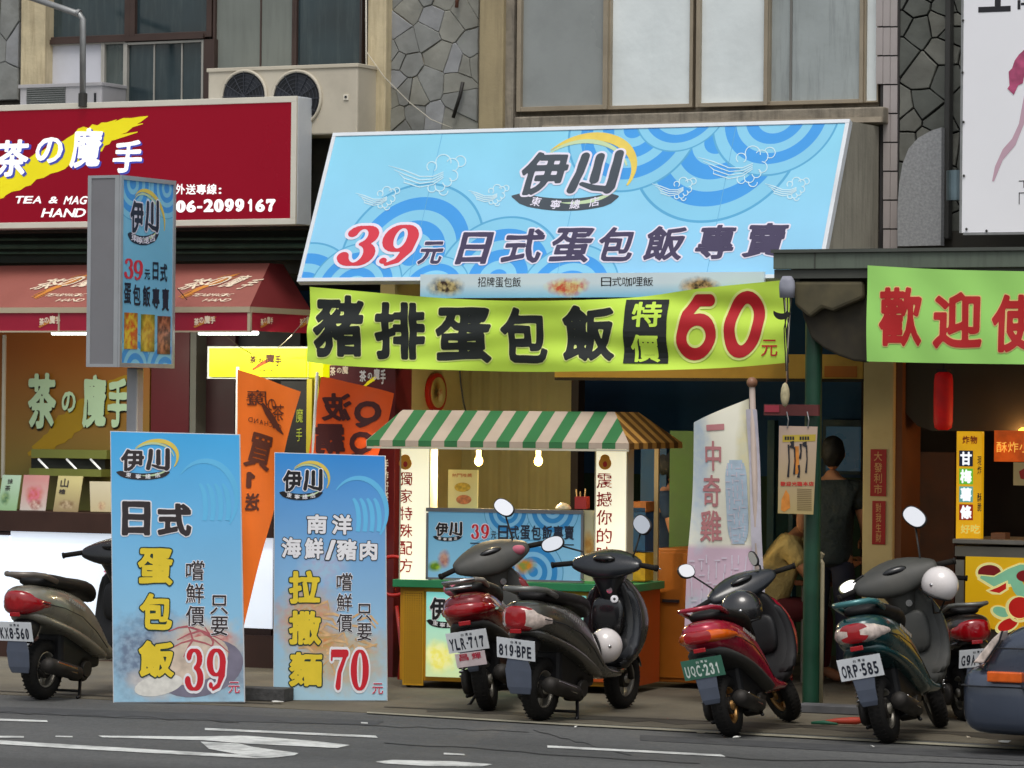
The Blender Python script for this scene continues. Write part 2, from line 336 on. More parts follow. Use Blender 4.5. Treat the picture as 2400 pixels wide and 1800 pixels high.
# ------------------------------------------------------------------ a thing standing on a plane facing the street
class Thing:
    def __init__(s, name, label, cat, px, py, Y=0.0, rot=0.0, group=None, point=None, tilt=0.0, slant=None, atground=False):
        u = Vector((math.cos(math.radians(rot)), math.sin(math.radians(rot)), 0)); v = Vector((0, 0, 1))
        n = u.cross(v)                     # points to the street for rot=0: (0,-1,0)
        if tilt: v = (v * math.cos(math.radians(tilt)) - n * math.sin(math.radians(tilt))); n = u.cross(v)
        if slant is not None: v = slant.normalized(); n = u.cross(v).normalized()
        if point is None: point = ground(px, py) if atground else onY(px, py, Y)
        s.o = Vector(point); s.u, s.v_, s.n = u, v, n
        mw = Matrix((u.to_4d(), v.to_4d(), n.to_4d(), s.o.to_4d())).transposed()
        for r in range(3): mw[3][r] = 0
        mw[3][3] = 1
        s.mw = mw; s.inv = mw.inverted()
        s.root = empty(name, mw, label, cat, group)
    def P(s, px, py, z=0.0):
        q = s.inv @ onplane(px, py, s.o + s.n * z, s.n); return q.x, q.y
    def W(s, w): return s.inv @ Vector(w)
    def rect(s, x0, y0, x1, y1, z=0.0):
        a = s.P(x0, (y0 + y1) / 2, z)[0]; b = s.P(x1, (y0 + y1) / 2, z)[0]; c = s.P((x0 + x1) / 2, y1, z)[1]; d = s.P((x0 + x1) / 2, y0, z)[1]
        return a, b, c, d
    def box(s, part, x0, y0, x1, y1, z0, z1, m, bev=0.0, **k):
        """photo rectangle on the front face (z1), going back to z0"""
        a, b, c, d = s.rect(x0, y0, x1, y1, z1); mb = MB(); mb.box(a, b, c, d, z0, z1)
        return mb.build(part, m, s.root, bev=bev, **k)
    def lbox(s, part, a, b, c, d, z0, z1, m, bev=0.0, **k):
        mb = MB(); mb.box(a, b, c, d, z0, z1); return mb.build(part, m, s.root, bev=bev, **k)
    def text(s, chars, m, z=.002, bold=.03, N=40, extra=0.0, part='lettering', run=99, rough=0.0, slant=0.0, mirror=False, fn=None, parent=None, mb=None, depth=0.0):
        own = mb is None
        if own: mb = MB()
        for q in chars:
            ch, x0, y0, x1, y1 = q[:5]
            rot = q[5] if len(q) > 5 else 0
            a, b, c, d = s.rect(x0, y0, x1, y1, z)
            V, Fc = glyph(ch, bold, N, run, rough, extra)
            cx, cy = (a + b) / 2, (c + d) / 2; w, h = b - a, d - c; cr, sr = math.cos(math.radians(rot)), math.sin(math.radians(rot))
            out = []
            for (x, y) in V:
                if mirror: x = 1 - x
                X = (x - .5) * w + (y - .5) * h * slant; Yy = (y - .5) * h
                X, Yy = cx + X * cr - Yy * sr, cy + X * sr + Yy * cr
                out.append((X, Yy, z + (fn(X, Yy) if fn else 0)))
            mb.add(out, Fc)
        if own:
            return s.flat(part, mb, m, parent)
    def flat(s, part, mb, m, parent=None, depth=0.0012):
        """a flat sheet of print: faces turned to the viewer"""
        me = bpy.data.meshes.new(part); me.from_pydata(mb.v, [], mb.f)
        for mm in (m if isinstance(m, (list, tuple)) else [m]): me.materials.append(mm)
        if any(mb.m): me.polygons.foreach_set('material_index', mb.m)
        me.update(); return link(part, me, parent or s.root)
    def chars(s, string, x0, y0, x1, y1, gap=.12, **k):
        n = len(string); w = (x1 - x0) / (n - gap * 1.0 + 0.0) if n > 1 else x1 - x0
        st = (x1 - x0 - w * (1 - gap)) / (n - 1) if n > 1 else 0
        g = w * (1 - gap); return [(c, x0 + i * st + (g * .28 if c in '1I' else 0), y0, x0 + i * st + g * (.72 if c in '1I' else 1), y1) for i, c in enumerate(string) if c != ' ']
    def col(s, string, x0, y0, x1, y1, gap=.15):
        n = len(string); h = (y1 - y0) / (n - gap); st = (y1 - y0 - h * (1 - gap)) / (n - 1) if n > 1 else 0
        return [(c, x0, y0 + i * st, x1, y0 + i * st + h * (1 - gap)) for i, c in enumerate(string)]
    def ribbon(s, mb, pts, z, fn=None):
        """pts: (px,py,halfwidth_px); flat ribbon on the plane"""
        L = [Vector(s.P(p[0], p[1], z)) for p in pts]; k = (Vector(s.P(pts[0][0] + 10, pts[0][1], z)) - L[0]).length / 10
        a = []; b = []
        for i, p in enumerate(L):
            t = (L[min(i + 1, len(L) - 1)] - L[max(i - 1, 0)]); t = t.normalized() if t.length > 1e-9 else Vector((1, 0)); nn = Vector((-t.y, t.x)) * (pts[i][2] * k)
            a.append((p.x + nn.x, p.y + nn.y, z)); b.append((p.x - nn.x, p.y - nn.y, z))
        n = len(L); vs = a + b
        if fn: vs = [(x, y, zz + fn(x, y)) for x, y, zz in vs]
        mb.add(vs, [(i, n + i, n + i + 1, i + 1) for i in range(n - 1)])
    def poly(s, mb, pts, z, m=None):
        q = [s.P(p[0], p[1], z) for p in pts]; mb.add([(x, y, z) for x, y in q], [tuple(range(len(q)))], m)
def arcpx(cx, cy, rx, ry, a0, a1, n=16, w0=2, w1=2, wm=None, rot=0):
    out = []
    for i in range(n + 1):
        t = i / n; a = math.radians(a0 + (a1 - a0) * t); x, y = rx * math.cos(a), -ry * math.sin(a); r = math.radians(rot)
        w = w0 + (w1 - w0) * t
        if wm is not None: w = w + (wm - w) * math.sin(PI * t)
        out.append((cx + x * math.cos(r) + y * math.sin(r), cy - x * math.sin(r) + y * math.cos(r), w))
    return out
#@@PART2
# ------------------------------------------------------------------ the ground
YB = ground(1200, 1688).y
def asphalt():
    m = bpy.data.materials.new('asphalt'); m.use_nodes = True; n = m.node_tree.nodes; l = m.node_tree.links; b = n['Principled BSDF']
    tc = n.new('ShaderNodeTexCoord')
    fine = n.new('ShaderNodeTexNoise'); fine.inputs['Scale'].default_value = 55; fine.inputs['Detail'].default_value = 8; fine.inputs['Roughness'].default_value = .8; l.new(tc.outputs['Object'], fine.inputs[0])
    big = n.new('ShaderNodeTexNoise'); big.inputs['Scale'].default_value = .6; big.inputs['Detail'].default_value = 7
    mp = n.new('ShaderNodeMapping'); mp.inputs['Scale'].default_value = (.35, 1.6, 1); l.new(tc.outputs['Object'], mp.inputs[0]); l.new(mp.outputs[0], big.inputs[0])
    r1_ = n.new('ShaderNodeValToRGB'); r1_.color_ramp.elements[0].position = .35; r1_.color_ramp.elements[0].color = (.052, .053, .052, 1); r1_.color_ramp.elements[1].position = .72; r1_.color_ramp.elements[1].color = (.12, .122, .118, 1)
    l.new(fine.outputs[0], r1_.inputs[0])
    r2_ = n.new('ShaderNodeMapRange'); r2_.inputs[1].default_value = .3; r2_.inputs[2].default_value = .7; r2_.inputs[3].default_value = .66; r2_.inputs[4].default_value = 1.34; l.new(big.outputs[0], r2_.inputs[0])
    md = n.new('ShaderNodeTexNoise'); md.inputs['Scale'].default_value = 16; md.inputs['Detail'].default_value = 9; md.inputs['Roughness'].default_value = .75; l.new(tc.outputs['Object'], md.inputs[0])
    r3_ = n.new('ShaderNodeMapRange'); r3_.inputs[1].default_value = .3; r3_.inputs[2].default_value = .7; r3_.inputs[3].default_value = .72; r3_.inputs[4].default_value = 1.28; l.new(md.outputs[0], r3_.inputs[0])
    mu = n.new('ShaderNodeMath'); mu.operation = 'MULTIPLY'; l.new(r2_.outputs[0], mu.inputs[0]); l.new(r3_.outputs[0], mu.inputs[1])
    s = n.new('ShaderNodeVectorMath'); s.operation = 'SCALE'; l.new(r1_.outputs[0], s.inputs[0]); l.new(mu.outputs[0], s.inputs['Scale'])
    l.new(s.outputs[0], b.inputs['Base Color']); b.inputs['Roughness'].default_value = .82
    bp = n.new('ShaderNodeBump'); bp.inputs['Strength'].default_value = .5; bp.inputs['Distance'].default_value = .006; l.new(fine.outputs[0], bp.inputs['Height']); l.new(bp.outputs[0], b.inputs['Normal'])
    return m
tag(MB().box(-80, 80, -80, YB, -.3, 0).build('road', asphalt()), kind='structure')
pavm = mat('pavement', (98, 92, 78), .85, var=.3, scale=1.4, bump=.4, bscale=60, grime=.55, gcol=(66, 60, 50))
tag(MB().box(-80, 80, YB, 14, -.3, .004).build('pavement', pavm), kind='structure')
linem = mat('road_paint', (205, 207, 203), .7, var=.2, scale=14, grime=1.0, gcol=(92, 93, 92))
fadem = mat('faded_paint', (150, 146, 128), .75, var=.25, scale=5, grime=1.0, gcol=(98, 95, 86))
def paint(name, polys, m, z=.004):
    mb = MB()
    for p in polys:
        w = [ground(x, y, z) for x, y in p]; mb.add([(q.x, q.y, z) for q in w], [tuple(range(len(w)))])
    o = mb.build(name, m); o['kind'] = 'structure'; 
    if o.data.polygons[0].normal.z < 0:
        for q in o.data.polygons: q.flip()
    return o
paint('edge_line', [[(1290, 1693), (2500, 1757), (2500, 1762), (1290, 1697)], [(860, 1668), (1290, 1693), (1290, 1697), (860, 1671)]], fadem, .008)
paint('lane_line', [[(-40, 1683), (110, 1688), (112, 1692), (-40, 1688)], [(480, 1706), (880, 1724), (886, 1729), (480, 1711)], [(1283, 1747), (1690, 1768), (1700, 1773), (1283, 1752)], [(1040, 1764), (1088, 1767), (1090, 1770), (1040, 1768)], [(846, 1692), (862, 1693), (862, 1696), (846, 1695)]], linem)
paint('turn_arrow', [
 [(-40, 1732), (0, 1735), (300, 1753), (500, 1765), (560, 1768), (633, 1776), (600, 1777), (420, 1768), (200, 1756), (0, 1744), (-40, 1742)],
 [(230, 1724), (470, 1726), (560, 1724), (590, 1725), (740, 1737), (820, 1746), (790, 1753), (690, 1748), (570, 1742), (480, 1735), (360, 1731), (240, 1728)],
 [(470, 1738), (560, 1742), (590, 1750), (640, 1757), (700, 1765), (690, 1770), (633, 1776), (600, 1774), (560, 1768), (490, 1755)],
 [(130, 1724), (170, 1725), (170, 1728), (130, 1727)], [(-40, 1724), (56, 1725), (56, 1729), (-40, 1729)]], linem)
paint('stop_dash', [[(880, 1785), (920, 1781), (1060, 1784), (1155, 1791), (1130, 1796), (1000, 1795), (900, 1789)]], linem)
R = random.Random(12)
def wander(x0, y0, x1, y1, n=14, a=3):
    pts = []
    for k in range(n + 1): pts.append((x0 + (x1 - x0) * k / n, y0 + (y1 - y0) * k / n + R.uniform(-a, a)))
    return pts
for (x0, y0, x1, y1, w) in ((900, 1740, 1640, 1790, 1.3), (-20, 1668, 560, 1690, 1.1), (1250, 1712, 1480, 1770, 1.2), (1700, 1775, 2420, 1792, 1.6), (640, 1690, 1240, 1716, 1.0)):
    p = wander(x0, y0, x1, y1); paint('road_crack', [p + [(x, y + w) for x, y in p[::-1]]], mat('crack_dark', (42, 42, 42), .9), .003)
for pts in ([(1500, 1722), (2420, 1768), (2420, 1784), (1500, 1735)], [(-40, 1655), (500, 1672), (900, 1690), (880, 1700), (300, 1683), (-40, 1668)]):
    paint('asphalt_patch_shade', [pts], mat('asphalt_patch_shade', (66, 67, 68), .85, var=.3, scale=9, bump=.4), .0025)  # asphalt tone patches; the right one paints the shading along the kerb
paint('pavement_stain_shade', [wander(1000, 1668, 2400, 1732, 24, 4) + wander(1000, 1660, 2400, 1722, 24, 3)[::-1]], mat('pavement_dark', (62, 57, 48), .8, var=.4, scale=3), .006)  # stained band, darkened to paint contact shade under the scooters
paint('pavement_joint', [[(900, 1655), (2420, 1722), (2420, 1724), (900, 1657)], [(0, 1618), (640, 1648), (640, 1650), (0, 1620)]], mat('pavement_dark', (0, 0, 0)), .0075)
# ------------------------------------------------------------------ upper storeys
stonem = [mat('field_stone_a', (134, 136, 133), .85, var=.2, scale=5, bump=.5, bscale=18, grime=.5, gcol=(86, 84, 76)),
          mat('field_stone_b', (146, 148, 150), .85, var=.16, scale=6, bump=.4, bscale=22, grime=.4, gcol=(98, 94, 84)),
          mat('field_stone_c', (112, 113, 106), .88, var=.22, scale=5, bump=.5, bscale=18, grime=.5, gcol=(74, 70, 58)),
          mat('field_stone_dark', (90, 93, 88), .88, var=.22, scale=5, bump=.5, bscale=18, grime=.4, gcol=(58, 58, 48))]
stonem.append(mat('field_stone_pale', (138, 138, 130), .85, var=.2, scale=4, bump=.5, bscale=18, grime=.5, gcol=(104, 100, 84)))
mortar = mat('mortar', (84, 82, 76), .95, var=.25, scale=9, bump=.6)
mortard = mat('mortar_dark', (44, 44, 42), .95, var=.25, scale=9, bump=.6)
creamp = mat('cream_paint', (200, 186, 152), .75, var=.14, scale=6, bump=.25, grime=.6, gcol=(120, 100, 70), streak='y')
tanp = mat('tan_paint', (158, 144, 112), .8, var=.14, scale=3, bump=.2, grime=.4, gcol=(104, 92, 70), streak='y')
concrete = mat('stained_concrete', (138, 130, 116), .9, var=.25, scale=7, bump=.6, bscale=25, grime=.7, gcol=(80, 74, 66), streak='x')
greyplaster = mat('grey_plaster', (156, 152, 138), .9, var=.12, scale=3, bump=.2, grime=.5, gcol=(80, 78, 70), streak='y')
alumtan = mat('tan_aluminium', (160, 148, 128), .45, metal=.25, var=.08, scale=6, grime=.3, gcol=(110, 98, 80))
brownf = mat('brown_frame', (66, 50, 44), .5, var=.15, scale=5)
def stones(th, x0, y0, x1, y1, n, seed, mats, gap=.011, zb=-.02, zt=.010, z=0, pf=.955, md=.62):
    """irregular field stones, each a piece of its own"""
    a, b, c, d = th.rect(x0, y0, x1, y1, z); R = random.Random(seed)
    A = (b - a) * (d - c); r = math.sqrt(A / n)
    pts = []
    tries = 0
    while len(pts) < n and tries < 4000:
        q = (R.uniform(a, b), R.uniform(c, d)); tries += 1
        if all((q[0] - p[0]) ** 2 + (q[1] - p[1]) ** 2 > (md * r) ** 2 for p in pts): pts.append(q)
    for i, p in enumerate(pts):
        poly = [(a, c), (b, c), (b, d), (a, d)]
        for j, q in enumerate(pts):
            if j == i: continue
            dx, dy = q[0] - p[0], q[1] - p[1]; L = math.hypot(dx, dy)
            if L > 4 * r: continue
            mx, my = (p[0] + q[0]) / 2 - dx / L * gap / 2, (p[1] + q[1]) / 2 - dy / L * gap / 2; out = []
            for k in range(len(poly)):
                s, e = poly[k], poly[(k + 1) % len(poly)]
                ds = (s[0] - mx) * dx + (s[1] - my) * dy; de = (e[0] - mx) * dx + (e[1] - my) * dy
                if ds <= 0: out.append(s)
                if (ds < 0) != (de < 0) and abs(ds - de) > 1e-12:
                    t = ds / (ds - de); out.append((s[0] + (e[0] - s[0]) * t, s[1] + (e[1] - s[1]) * t))
            poly = out
            if len(poly) < 3: break
        if len(poly) < 3: continue
        # rough the edges: jitter midpoints
        pp = []
        for k in range(len(poly)):
            s, e = poly[k], poly[(k + 1) % len(poly)]; L = math.hypot(e[0] - s[0], e[1] - s[1]); pp.append(s)
            if L > .07: pp.append(((s[0] + e[0]) / 2 + R.uniform(-.004, .004), (s[1] + e[1]) / 2 + R.uniform(-.004, .004)))
        cx = sum(q[0] for q in pp) / len(pp); cy = sum(q[1] for q in pp) / len(pp); h = zt + R.uniform(-.004, .006); tx, ty = R.uniform(-.02, .02), R.uniform(-.025, .025)
        def ring(k, zz): return [(cx + (q[0] - cx) * k, cy + (q[1] - cy) * k, z + zz + (tx * (q[0] - cx) + ty * (q[1] - cy) if zz > 0 else 0)) for q in pp]
        mb = MB(); mb.rings([ring(1, zb), ring(1, h * .45), ring(pf, h)])
        mb.build('stone', R.choice(mats), th.root)
# left house
A = Thing('apartment_building', 'grey stone faced upper storey with brown framed dark windows behind the red tea sign', 'building', 0, 1500, 0)
A.box('wall', -600, -300, 900, 640, -.5, -.04, mortar)
stones(A, -300, -60, 46, 240, 26, 3, stonem[:3], gap=.005, md=.4)
A.box('pillar', 48, -300, 105, 560, -.3, .10, creamp, bev=.008)
glassd = mat('dark_window_glass', (42, 57, 62), .12, var=.25, scale=2.5, grime=.35, gcol=(95, 108, 106), spec=.8, streak='y')
glassd2 = mat('grimy_window_glass', (74, 84, 82), .25, var=.2, scale=3, grime=.5, gcol=(110, 116, 110), spec=.6, streak='y')
greyp = mat('grey_infill_panel', (118, 124, 118), .6, var=.08, scale=3, grime=.35, gcol=(86, 90, 84), streak='y')
whitep = mat('white_infill_panel', (202, 204, 212), .5, var=.05, grime=.2, gcol=(150, 150, 150))
def window(th, x0, y0, x1, y1, fm, gm, fw=9, z0=-.04, z1=.02, bars=(), bm_=None):
    """outer photo rectangle -> a window part with its pane"""
    a, b, c, d = th.rect(x0, y0, x1, y1, z1); k = (b - a) / (x1 - x0) * fw
    mb = MB(); mb.box(a, a + k, c, d, z0, z1); mb.box(b - k, b, c, d, z0, z1); mb.box(a + k, b - k, c, c + k, z0, z1 - .002); mb.box(a + k, b - k, d - k, d, z0, z1 - .002)
    f = mb.build('window', fm, th.root, bev=.003)
    o = MB().box(a + k, b - k, c + k, d - k, z0 + .005, z0 + .02).build('pane', gm, f)
    for bx in bars:
        xx = th.P(bx, (y0 + y1) / 2)[0]; MB().box(xx - k * .3, xx + k * .3, c + k, d - k, z0 + .021, z0 + .03).build('glazing_bar', bm_ or fm, f)
    return f
window(A, 108, -300, 305, 98, brownf, glassd, 12)
window(A, 305, -300, 497, 90, brownf, glassd, 12)
window(A, 108, 100, 240, 240, mat('pale_frame', (170, 168, 160), .5, metal=.2), whitep, 4, z0=-.03)
window(A, 240, 98, 292, 245, mat('pale_frame', (0, 0, 0)), glassd2, 4, z0=-.03)
window(A, 292, 96, 476, 245, mat('pale_frame', (0, 0, 0)), glassd, 5, z0=-.035, bars=(360, 425))
A.box('mullion', 476, 92, 500, 560, -.04, .045, brownf)
A.box('transom', 108, 86, 476, 97, -.03, .035, brownf)
window(A, 500, -300, 690, 180, brownf, greyp, 5, z0=-.03, bars=(612,))
window(A, 690, -300, 850, 180, brownf, glassd, 6, z0=-.03)
A.box('soffit_band', -600, 532, 720, 545, -.4, .4, mat('dark_soffit', (40, 44, 40), .8, var=.2))
# right-hand house
B = Thing('apartment_building', 'concrete upper storey with field stone strips and frosted aluminium windows above the blue sign', 'building', 1500, 1500, 0)
B.box('wall', 862, -300, 2062, 640, -.5, -.06, concrete)
stones(B, 912, -90, 1122, 305, 34, 11, [stonem[0], stonem[1], stonem[4]], gap=.004, md=.36)
B.box('mortar_bed', 905, -120, 1130, 330, -.06, -.002, mat('mortar_tan', (122, 114, 98), .95, var=.3, scale=9, bump=.5))
B.box('pillar', 862, -300, 905, 345, -.2, .10, creamp, bev=.008)
B.box('pillar', 1124, -300, 1180, 345, -.2, .09, tanp, bev=.008)
frost = mat('frosted_glass', (226, 234, 235), .4, bump=.3, bscale=1.6, bdist=.07, var=.08, scale=1.5, grime=.25, gcol=(170, 182, 184))
frostd = mat('frosted_glass_dull', (146, 151, 150), .3, var=.08, scale=1.3, grime=.35, gcol=(112, 116, 114))
frostr = mat('frosted_glass_right', (160, 168, 168), .4, bump=.3, bscale=1.4, bdist=.08, var=.12, scale=1.6, grime=.6, gcol=(110, 114, 114), streak='y')
window(B, 1212, -300, 1424, 259, alumtan, frostd, 10, z0=-.02, z1=.04)
window(B, 1424, -300, 1625, 254, alumtan, frost, 8, z0=-.05, z1=.01)
window(B, 1632, -300, 1800, 249, alumtan, frost, 9, z0=-.02, z1=.04)
window(B, 1796, -300, 2024, 244, alumtan, frostr, 9, z0=-.05, z1=.01, bars=(1852,), bm_=mat('bar_dim', (112, 112, 108), .6))
window(B, 2026, -300, 2060, 240, alumtan, frost, 4, z0=-.06, z1=-.01)
B.box('window_sill', 1205, 262, 2070, 300, -.06, .13, concrete, bev=.01)
B.box('ledge', 1270, 284, 2066, 296, .13, .16, mat('broken_render', (170, 158, 140), .9, var=.2, bump=.6, bscale=20))
B.box('cladding', 1180, -300, 1205, 345, -.06, .05, concrete)
# tile strip and far right house
C_ = Thing('apartment_building', 'dark stone wall beside the pale narrow tile strip behind the white billboard', 'building', 2160, 1500, 0)
C_.box('wall', 2066, -300, 2900, 620, -.5, -.06, mortard)
stones(C_, 2110, -90, 2300, 560, 46, 5, [stonem[2], stonem[3], stonem[3]], gap=.011, md=.42)
tilem = mat('pale_tile', (172, 164, 162), .35, var=.08, scale=6, grime=.3, gcol=(110, 100, 92), spec=.6)
C_.box('grout', 2064, -300, 2108, 640, -.1, .02, mat('grout', (52, 50, 50), .9))
a, b, c, d = C_.rect(2056, 128, 2073, 194)
tw, tl = (b - a), (d - c); tme = MB().box(0, tw - .004, 0, tl - .006, 0, .014).mesh('tile', tilem)
for i in range(3):
    for j in range(-3, 9):
        if i == 0 and j > 1: continue
        x, y = C_.P(2057 + 16.8 * i, 62 + 68 * (j + 1) - .4 * j)
        t = link('tile', tme, C_.root); t.location = (x, y, .02)
C_.box('downpipe', 2213, -200, 2226, 560, .03, .11, mat('dark_pipe', (52, 52, 50), .6, var=.2), bev=.01)
# arched pale stone slab leaning on the wall between the signs
T = Thing('stone_slab', 'pale grey granite slab with a curved top against the dark stone wall', 'slab', 2160, 585, -.1)
pts = [(2112, 578), (2213, 576)] + [(2214, 520), (2215, 300), (2190, 308), (2160, 325), (2138, 350), (2124, 385), (2116, 430), (2112, 490)]
q = [T.P(x, y) for x, y in pts]
MB().slab([(x, y, 0) for x, y in q], (0, 0, .07)).build('slab', mat('granite', (150, 152, 154), .8, var=.18, scale=55, bump=.2, bscale=80), T.root)
# air conditioners and pipe on the left
def ac_unit(label, x0, y0, x1, y1, Y, dep, fans, col, side=None):
    t = Thing('air_conditioner', label, 'air conditioner', (x0 + x1) / 2, y1, Y, group='outdoor air conditioners')
    mc = mat('ac_paint_%d' % x0, col, .5, var=.05, scale=3, grime=.3, gcol=(130, 122, 106))
    a, b, c, d = t.rect(x0, y0, x1, y1, 0); t.lbox('casing', a, b, c, d, -dep, 0, mc, bev=.012)
    t.lbox('top_lip', a - .008, b + .008, d - .02, d + .008, -dep, .012, mc, bev=.004)
    for (fx, fy, fr) in fans:
        x, y = t.P(fx, fy); r = t.P(fx + fr, fy)[0] - x
        f = MB().cyl((x, y, -.01), (x, y, .006), r, 32).build('fan_opening', mat('ac_dark', (24, 27, 32), .7, var=.1), t.root, smooth=False)
        MB().torus((x, y, .008), (0, 0, 1), r, .012, 40, 8).build('fan_ring', mc, f, smooth=True)
        g = MB()
        for k in range(1, 7): g.torus((x, y, .012), (0, 0, 1), r * k / 7, .0022, 32, 5)
        for k in range(6):
            aa = PI * k / 6; g.cyl((x - r * math.cos(aa), y - r * math.sin(aa), .016), (x + r * math.cos(aa), y + r * math.sin(aa), .016), .003, 6)
        g.build('guard_wires', mat('ac_wire', (54, 58, 66), .5), f)
        bl = MB()
        for k in range(3):
            aa = 2 * PI * k / 3 + .4; bl.add([(x + .03 * math.cos(aa + s_), y + .03 * math.sin(aa + s_), .007) for s_ in (0, 1.2)] + [(x + r * .9 * math.cos(aa + s_), y + r * .9 * math.sin(aa + s_), .0075 + .002 * s_) for s_ in (1.1, .2)], [(0, 1, 2, 3)])
        bl.build('fan_blade', mat('ac_blade', (38, 42, 50), .5), f)
    return t
t = ac_unit('large beige twin fan air conditioner above the end of the red tea sign', 487, 157, 838, 318, -.38, .35, [(573, 226, 52), (696, 232, 57)], (198, 190, 172))
x, y = t.P(812, 228); t.lbox('valve_cover', x - .02, x + .02, y - .02, y + .02, 0, .01, mat('ac_badge', (228, 222, 205), .5))
t.lbox('valve', x - .008, x + .008, y - .006, y + .01, .01, .016, mat('ac_dark', (0, 0, 0)))
t = ac_unit('small pale air conditioner beside the cream pillar at top left', 46, 198, 238, 262, -.38, .35, [], (176, 174, 176))
t.box('intake_grille', 62, 205, 152, 262, 0, .006, mat('ac_mesh', (92, 96, 92), .8, var=.2, scale=60))
for k in range(9): t.box('grille_slat', 62, 207 + k * 5, 152, 208.6 + k * 5, .006, .012, mat('ac_slat', (120, 122, 120), .6))
t.box('vent', 220, 218, 225, 240, 0, .004, mat('ac_dark', (0, 0, 0)))
T = Thing('steel_pipe', 'grey bent steel pipe arm standing above the red tea sign', 'pipe', 194, 238, -.62)
p0 = T.P(194, 250); p1 = T.P(194, 45); p2 = T.P(186, 33); p3 = T.P(60, -10)
galv = mat('galvanised', (150, 152, 152), .45, metal=.5, var=.15, scale=8)
MB().tube([(p0[0], p0[1], 0), (p1[0], p1[1], 0), (p2[0], p2[1], 0), (p3[0], p3[1], 0)], .024, 12).build('pipe', galv, T.root, smooth=True)
MB().cyl((p0[0], p0[1], 0), (p0[0], p0[1] + .1, 0), .034, 14).build('collar', mat('dark_pipe', (0, 0, 0)), T.root)
q0 = T.P(184, 31); MB().cyl((q0[0] - .01, q0[1] + .004, 0), (q0[0] + .012, q0[1] - .004, 0), .031, 14).build('coupling', galv, T.root)
def cable(label, pts, r=.005, col=(30, 30, 30), Y=-.02, name='cable', cat='cable'):
    w = [onY(x, y, (Y if len(p) < 1 else p[0])) for x, y, *p in [(a[0], a[1]) + tuple(a[2:]) for a in pts]]
    o = w[0]; mb = MB(); mb.tube([q - o for q in w], r, 6); ob = mb.build(name, mat('cable_%d%d%d' % col, col, .6, var=0), None, smooth=True); ob.location = o
    return tag(ob, label, cat)
cable('black cable hanging down beside the cream pillar right of the big air conditioner', [(848, -20, -.1), (845, 150, -.12), (850, 200, -.14), (856, 240, -.12), (846, 290, -.1), (845, 330, -.12)], .006)
cable('thin pale wire sagging from the cream pillar across the stone wall', [(858, 120, -.14), (900, 180, -.12), (960, 240, -.08), (1010, 280, -.08), (1060, 300, -.08)], .0035, (190, 185, 170))
cable('thin pale conduit running down the left side of the cream pillar', [(858, -20, -.11), (859, 300, -.11)], .006, (196, 192, 180))
cable('short black rubber strip stuck aslant on the stone wall', [(1085, 192, -.05), (1078, 225, -.055), (1062, 276, -.05)], .014, (38, 36, 34), name='rubber_strip', cat='strip')
cable('brown rusty stub of pipe high on the stone wall', [(1074, -30, -.06), (1070, 18, -.06)], .014, (110, 70, 56), name='pipe_stub', cat='pipe')
# billboard, top right
T = Thing('billboard', 'white billboard with black lettering and a pink open hand at top right', 'sign', 2400, 545, -.75)
T.box('panel', 2257, -300, 2900, 542, -.05, 0, mat('billboard_white', (244, 245, 250), .4, var=.03, scale=1), bev=.003)
T.box('edge_frame', 2252, -300, 2257, 546, -.06, .006, galv)
T.box('bottom_frame', 2257, 541, 2900, 547, -.06, .004, galv)
blk = mat('print_black', (34, 34, 40), .5, var=.05)
mb = MB()
for (x0, y0, x1, y1) in ((2293, 15, 2369, 28), (2332, -60, 2346, 15), (2385, 0, 2392, 22), (2393, 6, 2420, 12), (2388, 423, 2420, 425), (2399, 423, 2401, 440), (2388, 451, 2420, 453), (2388, 451, 2390, 479), (2300, -60, 2364, -50)):
    a, b, c, d = T.rect(x0, y0, x1, y1); mb.add([(a, c, .002), (b, c, .002), (b, d, .002), (a, d, .002)], [(0, 1, 2, 3)])
T.flat('lettering', mb, blk)
mb = MB()
T.poly(mb, [(2420, 240), (2400, 290), (2380, 340), (2350, 375), (2330, 425), (2325, 425), (2332, 390), (2350, 350), (2372, 325), (2388, 290), (2400, 225), (2420, 190)], .002)
T.flat('printed_arm', mb, mat('print_arm', (204, 170, 186), .5, var=.06))
mb = MB()
T.poly(mb, [(2420, 105), (2402, 115), (2388, 128), (2378, 142), (2372, 160), (2364, 168), (2366, 200), (2361, 208), (2376, 222), (2386, 200), (2397, 195), (2400, 180), (2420, 180)], .0035)
T.flat('printed_hand', mb, mat('print_hand', (176, 78, 116), .5, var=.35, scale=14))
for (x, y) in ((2258, 48), (2257, 170), (2259, 286), (2260, 412), (2266, 537), (2313, 541)):
    a, c = T.P(x, y); MB().ell((a, c, .008), (.009, .009, .006), 10, 6).build('screw', mat('dark_pipe', (0, 0, 0)), T.root)
T = Thing('ventilation_duct', 'shiny round duct end between the granite slab and the billboard', 'duct', 2238, 500, -.35)
x, y = T.P(2244, 470); x1_, y1_ = T.P(2244, 400)
MB().cyl((x, y, 0), (x1_, y1_, 0), .075, 24).build('duct', mat('duct_steel', (120, 138, 146), .3, metal=.9, var=.3, scale=5), T.root, smooth=False)
